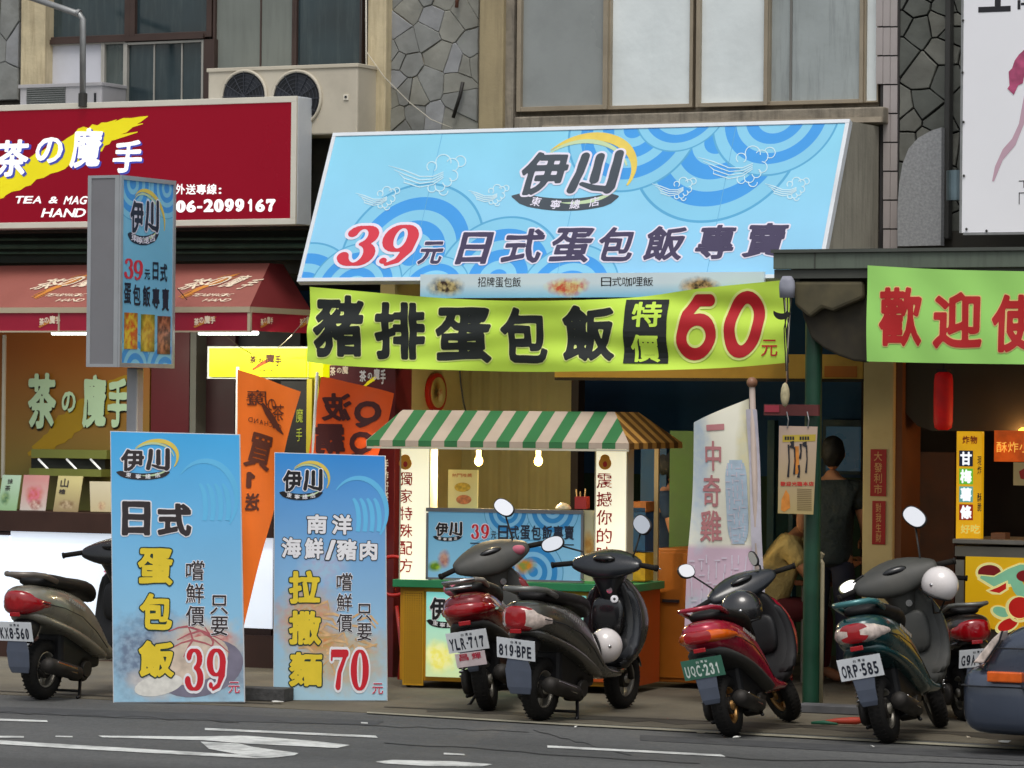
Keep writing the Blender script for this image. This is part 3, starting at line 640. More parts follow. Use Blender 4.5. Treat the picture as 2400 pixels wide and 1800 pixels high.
# ------------------------------------------------------------------ signs
silver = mat('sign_frame', (196, 198, 196), .35, metal=.35, var=.05, scale=5)
white = mat('print_white', (240, 240, 244), .45, var=.02)
whiteg = mat('print_white_glow', (240, 240, 240), .45, var=0, emit=.55)
yellowp = mat('print_yellow', (236, 222, 20), .45, var=.04, emit=.25)
bluep = mat('print_blue_shadow', (70, 80, 190), .45, var=0, emit=.15)
SWOOSH = [(0, .98), (.10, .86), (.02, .90), (.14, .76), (.26, .62), (.30, .66), (.38, .53), (.33, .55), (.50, .43), (.47, .47), (.60, .36), (.57, .33), (.66, .30), (.72, .20), (.70, .18), (.80, .13), (.76, .14), (.98, 0), (.84, .135), (1.0, .05), (.86, .175), (.97, .12), (.86, .23), (.95, .19), (.84, .27), (.80, .33), (.70, .42), (.76, .42), (.64, .50), (.55, .58), (.60, .60), (.47, .69), (.36, .75), (.40, .78), (.25, .84), (.14, .92), (.05, 1.0)]
def swoosh(th, x0, y0, x1, y1, m, z, part='swoosh_print', fn=None, mirror=False):
    """brush stroke from bottom-left to top-right"""
    mb = MB(); C = [(0, .97, .03), (.15, .80, .07), (.3, .62, .10), (.5, .44, .11), (.66, .30, .12), (.78, .18, .08), (1, .02, .008)]
    R = random.Random(5)
    w = x1 - x0; h = y1 - y0
    def T_(p, q): return ((x1 - p * w) if mirror else (x0 + p * w), y0 + q * h)
    pts = []
    for i in range(len(C) - 1):
        for k in range(5):
            t = k / 5; a, b = C[i], C[i + 1]; ww = (a[2] + (b[2] - a[2]) * t) * (1 + R.uniform(-.16, .16)); p, q = T_(a[0] + (b[0] - a[0]) * t, a[1] + (b[1] - a[1]) * t); pts.append((p, q, ww * min(w, h) * 1.15))
    pts.append(T_(1, .02) + (.4,)); th.ribbon(mb, pts, z, fn)
    for k, (a, b, c, d) in enumerate([(.66, .24, .97, .10), (.68, .31, .94, .19), (.6, .22, .82, .06), (0, .86, .3, .56), (.02, 1.0, .3, .74), (-.04, .93, .2, .74)]):
        th.ribbon(mb, [T_(a, b) + (min(w, h) * .018,), T_((a + c) / 2, (b + d) / 2) + (min(w, h) * .02,), T_(c, d) + (min(w, h) * .004,)], z + .0002 * (k + 1), fn)
    return th.flat(part, mb, m)
# ---- big red tea shop sign
T = Thing('shop_sign', 'long red tea shop light box with white brush lettering and a yellow stroke', 'sign', 694, 527, -.6)
redlit = mat('red_acrylic', (104, 2, 20), .3, var=.05, scale=.8, emit=.42, ecol=(150, 6, 36), spec=.25)
a, _ = T.P(-500, 300); b, cB = T.P(694, 526); d_ = T.P(694, 225)[1]
T.lbox('casing', a, b + .001, cB, d_, -.22, -.012, mat('casing_white', (206, 212, 218), .4, var=.04, grime=.15), bev=.006)
k = .045
T.lbox('red_face', a, b - k, cB + k, d_ - k, -.012, .0, redlit)
for (w0, w1, c0, c1) in ((a, b, cB, cB + k), (a, b, d_ - k, d_), (b - k, b, cB + k, d_ - k)):
    T.lbox('frame', w0, w1, c0, c1, -.012, .012, mat('cream_frame', (222, 218, 204), .4, var=.05), bev=.003)
swoosh(T, -62, 268, 347, 486, yellowp, .002)
S1 = [('茶', -8, 328, 66, 414), ('の', 84, 322, 146, 382), ('魔', 168, 300, 236, 392), ('手', 266, 330, 332, 404)]
T.text([(c, x0 + 3, y0 + 3, x1 + 5, y1 + 4) for c, x0, y0, x1, y1 in S1], bluep, .0045, .032, 44, rough=.006, slant=.12)
T.text(S1, whiteg, .006, .026, 44, rough=.010, slant=.12)
T.text(T.chars('TEA', 36, 460, 98, 476) + T.chars('&', 116, 461, 138, 476) + T.chars('MAGIC', 152, 460, 240, 478) + T.chars('HAND', 100, 489, 200, 508), whiteg, .004, .022, 20, slant=.35, rough=.004)
T.text(T.chars('外送專線', 412, 432, 507, 455) + [(':', 513, 440, 519, 454)], whiteg, .004, .02, 26)
T.text(T.chars('06', 413, 470, 459, 497) + [('-', 462, 483, 474, 488)] + T.chars('2099167', 478, 467, 645, 496), whiteg, .004, .045, 26)
# ---- sloping blue sign
BLp = onY(696, 661, -1.15)
lo, hi = -1.15, 1.0
for _ in range(50):
    mid = (lo + hi) / 2
    if onY(781, 312, mid).x > BLp.x: lo = mid
    else: hi = mid
TLp = onY(781, 312, (lo + hi) / 2)
T = Thing('shop_sign', 'big sloping light blue board with wave pattern over the striped food cart', 'sign', 0, 0, point=BLp, slant=(TLp - BLp)); BIG = T
Hs = (TLp - BLp).length; Ws = T.P(1958, 470)[0]
x_, y_ = T.P(1990, 268); print('big sign', Ws, Hs, x_, y_, TLp.y); Ws = (x_ + T.P(1928, 655)[0]) / 2
def L(px, py): return T.P(px, py)
def LR(px, py, r): p = L(px, py); return (p[0], p[1], abs(L(px + r, py)[0] - p[0]))
discs = [LR(963, 596, 168), LR(700, 700, 130), LR(1165, 655, 150), LR(830, 680, 110), LR(1330, 690, 120), LR(1010, 690, 90), LR(1683, 330, 200), LR(1487, 300, 155), LR(1820, 270, 150), LR(1600, 250, 110)]
pm = printmat('big_sign_print', (148, 208, 244), (140, 214, 240), Hs, discs, rough=.3)
T.lbox('face', .03, Ws - .03, .03, Hs - .03, -.03, 0, pm)
for (w0, w1, c0, c1) in ((0, Ws, 0, .03), (0, Ws, Hs - .03, Hs), (0, .03, .03, Hs - .03), (Ws - .03, Ws, .03, Hs - .03)):
    T.lbox('frame', w0, w1, c0, c1, -.05, .008, mat('white_frame', (222, 228, 234), .4, var=.04, grime=.15), bev=.003)
for sx in (1000, 1343, 1690):
    xx = T.P(sx, 470)[0]; T.lbox('vinyl_seam', xx, xx + .004, .03, Hs - .03, 0, .0012, mat('vinyl_seam', (104, 176, 216), .3))
slate = mat('print_slate', (66, 76, 86), .45, var=.05); purple = mat('print_purple', (64, 56, 88), .45, var=.05); redp = mat('print_red', (214, 52, 70), .45, var=.04)
palep = mat('print_pale', (232, 228, 244), .45, var=.02); cloudm = mat('print_cloud', (206, 236, 246), .45, var=.03)
def outlined(th, chars, m, mo, bold=.035, ex=.03, N=44, z=.003, slant=0.0, fn=None, rough=0.0, part='lettering', run=99):
    th.text(chars, mo, z, bold, N, extra=ex, slant=slant, fn=fn, rough=rough, part=part, run=run)
    th.text(chars, m, z + .0016, bold, N, slant=slant, fn=fn, rough=rough, part=part, run=run)
gold = mat('print_gold', (232, 206, 92), .45, var=.06, scale=10); goldpale = mat('print_pale_gold', (196, 220, 176), .45, var=.05)
def logo(th, x0, y0, x1, y1, dark, light, z=.002, crescent=True, badge=True, scale=1.0, sl=0.0, N=44):
    w = x1 - x0; h = y1 - y0
    def X(p): return x0 + p * w
    def Y_(q): return y0 + q * h
    if crescent:
        mb = MB(); th.ribbon(mb, arcpx(X(.64), Y_(.50), .53 * w, .84 * h, 120, -42, 26, .003 * w, .010 * w, .045 * w, rot=16), z); th.flat('crescent_print', mb, gold)
        mb = MB(); th.ribbon(mb, arcpx(X(.60), Y_(.62), .50 * w, .85 * h, 125, 0, 22, .003 * w, .008 * w, .022 * w, rot=15), z + .0004); th.flat('crescent_print', mb, goldpale)
        mb = MB(); th.ribbon(mb, arcpx(X(.5), Y_(.55), .55 * w, .66 * h, -28, -100, 14, .004 * w, .002 * w, .02 * w), z + .0002); th.flat('crescent_print', mb, goldpale)
    cs = [('伊', X(0), Y_(0.02), X(.46), Y_(1)), ('川', X(.52), Y_(-.02), X(1), Y_(.98))]
    outlined(th, cs, dark, light, .036, .045, N, z + .0015, slant=sl, rough=.006)
    if badge:
        mb = MB(); cx, cy, r = X(.42), Y_(.35), .62 * w
        a0, a1 = math.radians(218), math.radians(322); n = 14; base = len(mb.v)
        sy = .95
        up = [(cx + (r * 1.0) * math.cos(a0 + (a1 - a0) * i / n) * 1.05, cy - sy * r * 1.0 * math.sin(a0 + (a1 - a0) * i / n) + .22 * w) for i in range(n + 1)]
        rr = [up[i] for i in range(n + 1)]
        top = []; bot = []
        for i in range(n + 1):
            t = i / n; tt = (t - .5) * 2
            px = X(-.10) + 1.1 * w * t; cyy = Y_(1.24) - tt * tt * .20 * h
            hh = .135 * h * (1 if abs(tt) < .82 else max(.05, (1 - abs(tt)) / .18))
            off = 0 if abs(tt) < .82 else 0
            top.append((px + (.0), cyy - hh)); bot.append((px, cyy + hh + .02 * h))
        vs = [th.P(*p, z) for p in top] + [th.P(*p, z) for p in bot]
        mb.add([(p[0], p[1], z) for p in vs], [(i, n + 1 + i, n + 2 + i, i + 1) for i in range(n)])
        th.flat('badge_print', mb, dark)
        ch = []
        for i, c in enumerate('東寧總店'):
            t = (i - 1.5) / 2.0; px = X(.45) + t * .40 * w; py = Y_(1.25) - (t * 1.0) ** 2 * .17 * h * .8; s_ = .105 * h
            ch.append((c, px - s_ * 1.1, py - s_, px + s_ * 1.1, py + s_, 12 * t))
        th.text(ch, light, z + .001, .012, 22)
logo(T, 1222, 356, 1450, 455, slate, palep, sl=.06)
row = [('3', 800, 530, 885, 622), ('9', 893, 528, 972, 622)]
outlined(T, row, redp, palep, 0, .05, 44, slant=.12)
row = [('元', 984, 566, 1038, 619), ('日', 1076, 545, 1148, 618), ('式', 1182, 536, 1272, 616), ('蛋', 1294, 534, 1386, 615), ('包', 1403, 533, 1487, 612), ('飯', 1513, 530, 1604, 610), ('專', 1634, 527, 1722, 607), ('賣', 1748, 523, 1842, 602)]
outlined(T, row, purple, palep, .028, .04, 52, slant=.06, rough=.008)
def cloud(th, cx, cy, s, m, z=.002, part='cloud_print'):
    mb = MB(); k = [0]
    def arc(*a, **kw):
        k[0] += 1; th.ribbon(mb, arcpx(*a, **kw), z + .00008 * k[0])
    w = 1.1
    for j in range(4):
        p = [(cx - (95 - 12 * j) * s, cy - (16 - 9 * j) * s, .4), (cx - 60 * s, cy + (-6 + 9 * j) * s, w), (cx - 25 * s, cy + (8 + 8 * j) * s, w), (cx + 5 * s, cy + (8 + 6 * j) * s, w), (cx + 28 * s, cy + (-2 + 4 * j) * s, w)]
        k[0] += 1; th.ribbon(mb, p, z + .00008 * k[0])
    for (dx, dy, r, a0, a1) in ((2, -14, 11, -60, 230), (28, -24, 17, -10, 200), (48, -18, 14, -60, 150), (66, -26, 12, -120, 160), (48, 6, 12, -120, 90), (36, 20, 10, -170, 60), (20, 30, 11, -200, 10), (2, 34, 9, -230, -20), (28, 40, 10, -190, 0)):
        arc(cx + dx * s, cy + dy * s, r * s, r * s, a0, a1, 12, w0=w, w1=w)
    th.flat(part, mb, m)
cloud(T, 1010, 405, 1.05, cloudm); cloud(T, 890, 462, .6, cloudm); cloud(T, 1150, 455, .55, cloudm)
cloud(T, 1735, 385, 1.05, cloudm); cloud(T, 1585, 440, .6, cloudm); cloud(T, 1850, 440, .6, cloudm)
# its grey return at the right end, back to the wall
T = Thing('sign_return', 'grey rendered side cheek behind the right end of the sloping blue sign', 'panel', 2000, 600, -.1)
Pa, Pb = BIG.mw @ Vector((Ws, 0, -.02)), BIG.mw @ Vector((Ws, Hs, -.02))
pts = [T.W(Pb + Vector((-.02, 0, 0))), T.W(Pa + Vector((-.02, 0, 0))), T.W(Vector((Pa.x - .02, -.06, Pa.z))), T.W(Vector((Pa.x - .02, -.06, Pb.z)))]
MB().slab(pts, (-.03, 0, 0)).build('cheek', greyplaster, T.root)
T = Thing('menu_strip', 'pale blue strip of dish photographs just under the sloping blue sign', 'sign', 985, 700, -1.18)
T.box('strip', 985, 640, 1790, 697, -.03, 0, printmat('menu_strip_print', (130, 206, 244), (222, 240, 246), .10, blobs=[LRb for LRb in [(T.P(1045, 672)[0], T.P(1045, 672)[1], .16, .07, (60, 40, 30), (210, 190, 130), 1), (T.P(1330, 672)[0], T.P(1330, 672)[1], .18, .07, (232, 220, 150), (214, 90, 60), 1), (T.P(1640, 672)[0], T.P(1640, 672)[1], .17, .07, (50, 36, 24), (210, 170, 110), 1)]]))
T.text(T.chars('招牌蛋包飯', 1120, 650, 1220, 672) + T.chars('日式咖哩飯', 1410, 650, 1530, 670), mat('print_black', (0, 0, 0)), .002, .0, 20)
# ---- cloth banners
def cloth(th, name, top, bot, m, fn, nx=70, ny=16, th_=.0):
    """top/bot: lists of photo points along the two long edges"""
    def at(L_, t):
        n = len(L_) - 1; i = min(int(t * n), n - 1); f = t * n - i
        # catmull-rom
        p = [Vector(L_[max(0, min(n, i + k))]) for k in (-1, 0, 1, 2)]
        return .5 * ((2 * p[1]) + (p[2] - p[0]) * f + (2 * p[0] - 5 * p[1] + 4 * p[2] - p[3]) * f * f + (3 * p[1] - p[0] - 3 * p[2] + p[3]) * f ** 3)
    V = []
    for j in range(ny + 1):
        for i in range(nx + 1):
            p = at(top, i / nx).lerp(at(bot, i / nx), j / ny); x, y = th.P(p.x, p.y); V.append((x, y, fn(x, y)))
    Fc = [(j * (nx + 1) + i, (j + 1) * (nx + 1) + i, (j + 1) * (nx + 1) + i + 1, j * (nx + 1) + i + 1) for j in range(ny) for i in range(nx)]
    mb = MB(); mb.add(V, Fc); me = bpy.data.meshes.new(name); me.from_pydata(mb.v, [], mb.f); me.materials.append(m)
    me.polygons.foreach_set('use_smooth', [True] * len(me.polygons)); me.update(); return link(name, me, th.root)
lime = mat('lime_cloth', (206, 242, 84), .7, var=.05, scale=2, bump=.05, bscale=300)
limeg = mat('green_cloth', (164, 226, 114), .7, var=.05, scale=2, bump=.05, bscale=300)
blackp = mat('cloth_black', (24, 30, 28), .6, var=.06); redc = mat('cloth_red', (190, 22, 34), .6, var=.06)
T = Thing('cloth_banner', 'lime green cloth banner with black lettering and a red 60 above the food cart', 'banner', 1280, 870, -1.28)
def w1(x, y):
    return .022 * math.sin(2.1 * x + 3.0 * y) + .012 * math.sin(5.3 * x - 9 * y) + .010 * math.sin(17 * (y + .12 * math.sin(1.4 * x)) + 1.2 * x) * (1 + .5 * math.sin(1.9 * x)) + .006 * math.sin(31 * (y - .1 * math.cos(1.7 * x)) + 2)
cloth(T, 'cloth', [(722, 672), (860, 684), (1000, 696), (1150, 704), (1300, 705), (1480, 697), (1650, 675), (1846, 655)], [(722, 848), (800, 857), (950, 864), (1200, 871), (1350, 871), (1500, 869), (1700, 862), (1846, 850)], lime, w1, 110, 22)
bn = [('豬', 737, 692, 850, 836), ('排', 876, 708, 992, 842), ('蛋', 1018, 720, 1150, 850), ('包', 1176, 722, 1284, 851), ('飯', 1320, 716, 1442, 846)]
limepale = mat('cloth_pale', (236, 248, 150), .7, var=.03)
T.text(bn, limepale, .004, .036, 56, extra=.02, fn=w1, run=4, rough=.008); T.text(bn, blackp, .0065, .036, 56, fn=w1, run=4, rough=.008)
mb = MB(); x0, x1, y1, y0 = T.rect(1466, 702, 1566, 852)
R_ = []
for j in range(13):
    for i in range(9):
        x, y = x0 + (x1 - x0) * i / 8, y1 + (y0 - y1) * j / 12; R_.append((x, y, .005 + w1(x, y)))
mb.add(R_, [(j * 9 + i, j * 9 + i + 1, (j + 1) * 9 + i + 1, (j + 1) * 9 + i) for j in range(12) for i in range(8)]); T.flat('price_box_print', mb, blackp)
T.text([('特', 1484, 708, 1552, 766), ('價', 1482, 786, 1546, 848)], lime, .0085, .024, 40, fn=w1, run=4)
nn = [('6b', 1592, 690, 1678, 842), ('0b', 1696, 684, 1786, 838)]
T.text(nn, limepale, .004, .0, 48, extra=.03, fn=w1, run=4, slant=.12); T.text(nn, redc, .0065, .0, 48, fn=w1, run=4, slant=.12)
T.text([('元', 1784, 796, 1820, 834)], redc, .0065, .004, 30, fn=w1, run=4)
T = Thing('cloth_banner', 'pale green cloth banner with red lettering hung on the metal canopy at right', 'banner', 2200, 860, -2.02)
def w2(x, y): return .014 * math.sin(1.9 * x + 1) + .006 * math.sin(8 * y + 2 * x) + .004 * math.sin(15 * x + 12 * y)
cloth(T, 'cloth', [(2033, 622), (2200, 631), (2400, 636), (2800, 642)], [(2031, 847), (2200, 851), (2400, 854), (2800, 860)], limeg, w2, 60, 14)
rb = [('歡', 2062, 674, 2160, 810), ('迎', 2190, 686, 2302, 815), ('使', 2328, 690, 2432, 824)]
orp = mat('cloth_peach', (232, 200, 130), .6, var=.04)
T.text(rb, orp, .003, .030, 50, extra=.02, fn=w2, run=4); T.text(rb, mat('cloth_darkred', (184, 26, 28), .6, var=.06), .0055, .030, 50, fn=w2, run=4)
# ---- blade sign on a pole
T = Thing('blade_sign', 'narrow blue blade sign in a grey box on a pole before the red sign', 'sign', 277, 862, -2.15)
gx0, gx1, gy1, gy0 = T.rect(205, 411, 277, 860); wB = gx1 - gx0; hB = gy0 - gy1; dep = .73
greym = mat('grey_sheet', (128, 128, 132), .5, metal=.1, var=.05, scale=2, grime=.2, gcol=(96, 94, 92)); alf = mat('alu_edge', (176, 180, 184), .35, metal=.4, var=.05)
T.lbox('casing', gx0 + .02, gx1 - .004, gy1 + .01, gy0 - .01, -dep, 0, greym)
for (a, b, c, d) in ((gx0, gx0 + .03, gy1, gy0), (gx1 - .03, gx1 + .004, gy1, gy0), (gx0 + .03, gx1 - .03, gy1, gy1 + .02), (gx0 + .03, gx1 - .03, gy0 - .02, gy0)):
    T.lbox('frame', a, b, c, d, -.03, .006, alf)
# printed face on the side: local plane looking to +X
BF = Thing('zz', '', '', 0, 0, point=T.mw @ Vector((gx1 + .004, gy1, 0)), slant=Vector((0, 0, 1)), rot=90)
bpy.data.objects.remove(BF.root); BF.root = T.root
def blade_child(o):    # keep the face pieces in the plane of the side while parented to the sign
    o.matrix_parent_inverse = T.mw.inverted() @ BF.mw
    return o
class BW:
    pass
old_link = link
def link_side(name, me, parent=None, sub=0, bev=0.0, kind=None):
    o = old_link(name, me, parent, sub, bev, kind); 
    if parent is T.root: blade_child(o)
    return o
link = link_side
dm = [BF.P(*p) for p in ((310, 430), (372, 440), (330, 868), (388, 872), (290, 868))]
bdiscs = [(dm[0][0], dm[0][1], .30), (dm[1][0], dm[1][1], .24)]
BF.lbox('printed_face', .03, dep - .03, .03, hB - .03, .002, .006, printmat('blade_print', (120, 188, 226), (128, 200, 232), hB, [(dm[0][0], dm[0][1], .26), (dm[1][0] + .1, dm[1][1], .22), (.22, -.02, .26), (.62, -.04, .26)]))
for (a, b, c, d) in ((0, dep, hB - .03, hB), (0, dep, 0, .03), (0, .03, .03, hB - .03), (dep - .03, dep, .03, hB - .03)): BF.lbox('frame', a, b, c, d, 0, .016, alf)
logo(BF, 306, 470, 372, 545, mat('print_navy', (30, 42, 62), .45, var=.04), palep, z=.008, N=36)
BF.text([('3', 292, 606, 312, 652), ('9', 314, 610, 335, 656)], redp, .009, .0, 30)
nv = mat('print_navy', (0, 0, 0))
BF.text([('元', 339, 632, 352, 655), ('日', 358, 615, 371, 656), ('式', 376, 618, 392, 660)], nv, .009, .025, 30)
BF.text([('蛋', 291, 664, 307, 712), ('包', 312, 667, 329, 715), ('飯', 335, 670, 352, 718), ('專', 357, 674, 374, 722), ('賣', 380, 676, 396, 728)], nv, .009, .025, 30)
fm = [printmat('dish_a', (180, 150, 60), (120, 90, 40), .3, blobs=[(.0, .0, .14, .22, (230, 200, 60), (210, 90, 40), 1)], y0=-.2),
      printmat('dish_b', (40, 90, 30), (60, 110, 40), .3, blobs=[(.0, .0, .12, .22, (220, 190, 70), (190, 140, 40), 1)], y0=-.2),
      printmat('dish_c', (50, 40, 40), (110, 70, 50), .3, blobs=[(.0, .0, .12, .22, (190, 120, 90), (90, 40, 30), 1)], y0=-.2)]
for i, (x0, x1, y0, y1) in enumerate(((289, 320, 733, 818), (328, 360, 737, 824), (367, 397, 741, 830))):
    a, b, c, d = BF.rect(x0, y0, x1, y1); me = MB().box(-(b - a) / 2, (b - a) / 2, -(d - c) / 2, (d - c) / 2, .006, .009).mesh('dish_photo', fm[i])
    o = link('dish_photo', me, T.root); o.location = ((a + b) / 2, (c + d) / 2, 0)
link = old_link
pz = T.W(Vector((T.o.x, T.o.y, 0))).y
T.lbox('pole', gx0 + .06, gx0 + .15, pz, gy1, -.52, -.43, mat('pole_grey', (168, 170, 174), .4, metal=.2, var=.06, grime=.2), bev=.01)
# ---- two free standing boards
def foot(x, y): return ground(x, y)
def standing(label, TL, TR, BR, BL, pm_args, rot):
    t = Thing('standing_sign', label, 'sign', BL[0], BL[1], rot=rot, atground=True, group='free standing blue menu boards')
    q = [t.P(*p) for p in (BL, BR, TR, TL)]; q[0] = (q[0][0], max(q[0][1], .0)); q[1] = (q[1][0], q[1][1])
    mb = MB(); mb.slab([(x, y, -.03) for x, y in q], (0, 0, .026)); mb.build('board', mat('board_edge', (214, 220, 226), .5, var=.03), t.root)
    me = bpy.data.meshes.new('printed_face'); cx = sum(p[0] for p in q) / 4; cy = sum(p[1] for p in q) / 4
    me.from_pydata([(cx + (x - cx) * .987, cy + (y - cy) * .994, 0) for x, y in q], [], [(0, 1, 2, 3)]); 
    t.q = q
    me.materials.append(pm_args(t)); link('printed_face', me, t.root)
    mb = MB(); xm = (q[0][0] + q[1][0]) / 2
    mb.tube([(xm - .25, .9, -.035), (xm - .25, .0, -.5)], .012, 6); mb.build('back_leg', mat('dark_pipe', (0, 0, 0)), t.root)
    mb = MB(); mb.tube([(xm + .25, .9, -.035), (xm + .25, .0, -.5)], .012, 6); mb.build('back_leg', mat('dark_pipe', (0, 0, 0)), t.root)
    return t
def pA(t):
    def b(px, py, rx, ry, c1, c2, a): p = t.P(px, py); return (p[0], p[1], rx, ry, c1, c2, a)
    return printmat('board_print_a', (166, 212, 236), (62, 180, 246), 1.75, blobs=[b(360, 1540, .38, .34, (104, 112, 138), (150, 166, 186), .85), b(500, 1560, .34, .26, (146, 146, 156), (120, 118, 136), .75), b(470, 1500, .30, .19, (220, 206, 190), (208, 196, 180), .95), b(370, 1600, .22, .12, (232, 228, 220), (206, 196, 190), .9), b(490, 1495, .20, .06, (190, 60, 70), (220, 170, 160), .8)], y0=.1)
def pB(t):
    def b(px, py, rx, ry, c1, c2, a): p = t.P(px, py); return (p[0], p[1], rx, ry, c1, c2, a)
    return printmat('board_print_b', (178, 216, 234), (14, 140, 226), 1.65, blobs=[b(720, 1450, .24, .26, (206, 176, 130), (222, 150, 90), .85), b(800, 1540, .38, .26, (196, 186, 150), (214, 170, 110), .8), b(760, 1330, .18, .14, (190, 215, 228), (205, 190, 210), .5), b(760, 1500, .13, .1, (228, 130, 60), (190, 170, 90), .8)], y0=.1)
ghost = mat('print_ghost', (104, 196, 244), .45, var=.03)
SA = standing('left tall blue board with yellow lettering and red price 39, on the pavement', (258, 1010), (562, 1018), (574, 1646), (265, 1647), pA, 24)
SB = standing('right tall blue board with yellow lettering and red price 70, on the pavement', (643, 1060), (903, 1068), (908, 1643), (640, 1642), pB, 24)
dk = mat('print_dark', (52, 44, 46), .45, var=.05); wh = mat('print_white', (0, 0, 0)); yl = mat('print_board_yellow', (236, 208, 52), .45, var=.05, scale=9); dg = mat('print_dark_green', (28, 58, 52), .45)
rd = mat('print_board_red', (206, 26, 44), .45, var=.04); pk = mat('print_pinkish', (196, 60, 90), .45)
# ghost watermark of the logo
for (t, x, y, s) in ((SA, 470, 1130, 1.0), (SB, 830, 1165, .9)):
    mb = MB(); t.ribbon(mb, arcpx(x + 10 * s, y + 40 * s, 75 * s, 90 * s, 140, -40, 20, 1, 2, 7 * s), .0015)
    for k in range(4): t.ribbon(mb, arcpx(x + (-10 + 18 * k) * s, y + 60 * s, 22 * s, 60 * s, 70, -30, 8, 3, 5, 6 * s), .0017 + .0002 * k)
    t.flat('watermark_print', mb, ghost)
# printed dishes, faded into the ground colour
mb = MB(); SA.poly(mb, [(x, y) for x, y, w in arcpx(468, 1566, 104, 66, 0, 350, 26, rot=14)], .0008); SA.flat('dish_print', mb, mat('print_plate', (122, 118, 136), .45, var=.25, scale=7))
mb = MB(); SA.poly(mb, [(x, y) for x, y, w in arcpx(455, 1548, 84, 52, 0, 350, 26, rot=22)], .0011); SA.flat('dish_print', mb, mat('print_omelette', (214, 196, 178), .45, var=.22, scale=12))
mb = MB(); SA.poly(mb, [(x, y) for x, y, w in arcpx(372, 1606, 58, 24, 0, 350, 20, rot=12)], .0013); SA.flat('dish_print', mb, mat('print_rice', (226, 224, 216), .45, var=.12, scale=20))
mb = MB()
for k, (a_, b_, c_) in enumerate((((395, 1480), (440, 1468), (520, 1500)), ((415, 1500), (470, 1478), (538, 1530)), ((440, 1466), (452, 1500), (430, 1540)), ((480, 1470), (500, 1505), (490, 1545)), ((400, 1520), (450, 1500), (510, 1520)))):
    SA.ribbon(mb, [a_ + (1.2,), ((a_[0] + b_[0]) / 2, (a_[1] + b_[1]) / 2 - 3, 1.8), b_ + (2.6,), ((c_[0] + b_[0]) / 2, (c_[1] + b_[1]) / 2 - 3, 2.0), c_ + (1,)], .0014 + .00003 * k)
SA.flat('dish_print', mb, mat('print_sauce', (182, 96, 104), .45, var=.2, scale=20))
mb = MB(); R = random.Random(8)
for k in range(26):
    x, y = 690 + R.random() * 150, 1420 + R.random() * 160; SB.ribbon(mb, [(x, y, 2.5), (x + R.uniform(10, 40), y + R.uniform(-22, 6), 3.5), (x + R.uniform(30, 66), y + R.uniform(-6, 26), 2)], .0008 + .00003 * k)
SB.flat('dish_print', mb, mat('print_noodle', (214, 176, 128), .45, var=.3, scale=16))['kind'] = 'stuff'
logo(SA, 284, 1052, 398, 1104, dk, wh, z=.003, N=40)
outlined(SA, [('日', 286, 1176, 352, 1255), ('式', 370, 1180, 448, 1256)], dk, wh, .042, .035, 48, .003, rough=.006)
outlined(SA, [('蛋', 324, 1285, 404, 1370), ('包', 328, 1392, 403, 1475), ('飯', 326, 1502, 407, 1586)], yl, dg, .042, .035, 54, .003, rough=.008)
outlined(SA, SA.col('嚐鮮價', 436, 1314, 478, 1467), dk, wh, .006, .03, 36, .003); outlined(SA, SA.col('只要', 494, 1396, 534, 1488), dk, wh, .006, .03, 36, .003)
outlined(SA, [('3', 434, 1521, 477, 1618), ('9', 485, 1521, 528, 1618)], rd, wh, .0, .05, 44, .003); outlined(SA, [('元', 536, 1598, 562, 1624)], pk, wh, .012, .03, 26, .003)
logo(SB, 664, 1101, 756, 1152, mat('print_ink', (24, 22, 28), .45), wh, z=.003, N=40)
dk2 = mat('print_ink', (0, 0, 0))
outlined(SB, [('南', 720, 1206, 766, 1250), ('洋', 779, 1206, 824, 1252), ('海', 660, 1260, 706, 1306), ('鮮', 714, 1262, 758, 1310), ('/', 763, 1266, 786, 1312), ('豬', 790, 1264, 836, 1312), ('肉', 844, 1268, 884, 1312)], wh, dk2, .035, .035, 40, .003, rough=.006)
outlined(SB, [('拉', 678, 1338, 750, 1414), ('撒', 678, 1432, 752, 1510), ('麵', 678, 1530, 754, 1608)], yl, dg, .040, .035, 54, .003, rough=.008)
outlined(SB, SB.col('嚐鮮價', 789, 1343, 825, 1481), dk, wh, .006, .03, 36, .003); outlined(SB, SB.col('只要', 837, 1416, 871, 1500), dk, wh, .006, .03, 36, .003)
outlined(SB, [('7', 776, 1522, 816, 1616), ('0', 822, 1524, 864, 1618)], rd, wh, .0, .05, 44, .003); outlined(SB, [('元', 873, 1601, 898, 1626)], pk, wh, .012, .03, 26, .003)
# ---- flags
def flag(label, poly, Y, m, fn, name='cloth'):
    t = Thing('banner_flag', label, 'flag', poly[-1][0], poly[-1][1], Y)
    return t
orange = mat('orange_cloth', (252, 122, 30), .65, var=.08, scale=3, bump=.05, bscale=200)
orange2 = mat('deep_orange_cloth', (246, 92, 18), .65, var=.08, scale=3, bump=.05, bscale=200)
brp = mat('print_brown', (96, 44, 24), .6, var=.08); brd = mat('print_maroon', (74, 22, 20), .6, var=.08)
def w3(x, y): return .02 * math.sin(14 * x + 1.5 * y) + .008 * math.sin(6 * y + 9 * x)
F1 = Thing('banner_flag', 'bright orange cloth flag between the two standing boards, lettering seen reversed', 'flag', 575, 1640, -.9)
cloth(F1, 'cloth', [(560, 866), (606, 882), (654, 899), (704, 918)], [(552, 1500), (556, 1500), (562, 1500), (566, 1500)], orange, lambda x, y: w3(x, y), 24, 40)
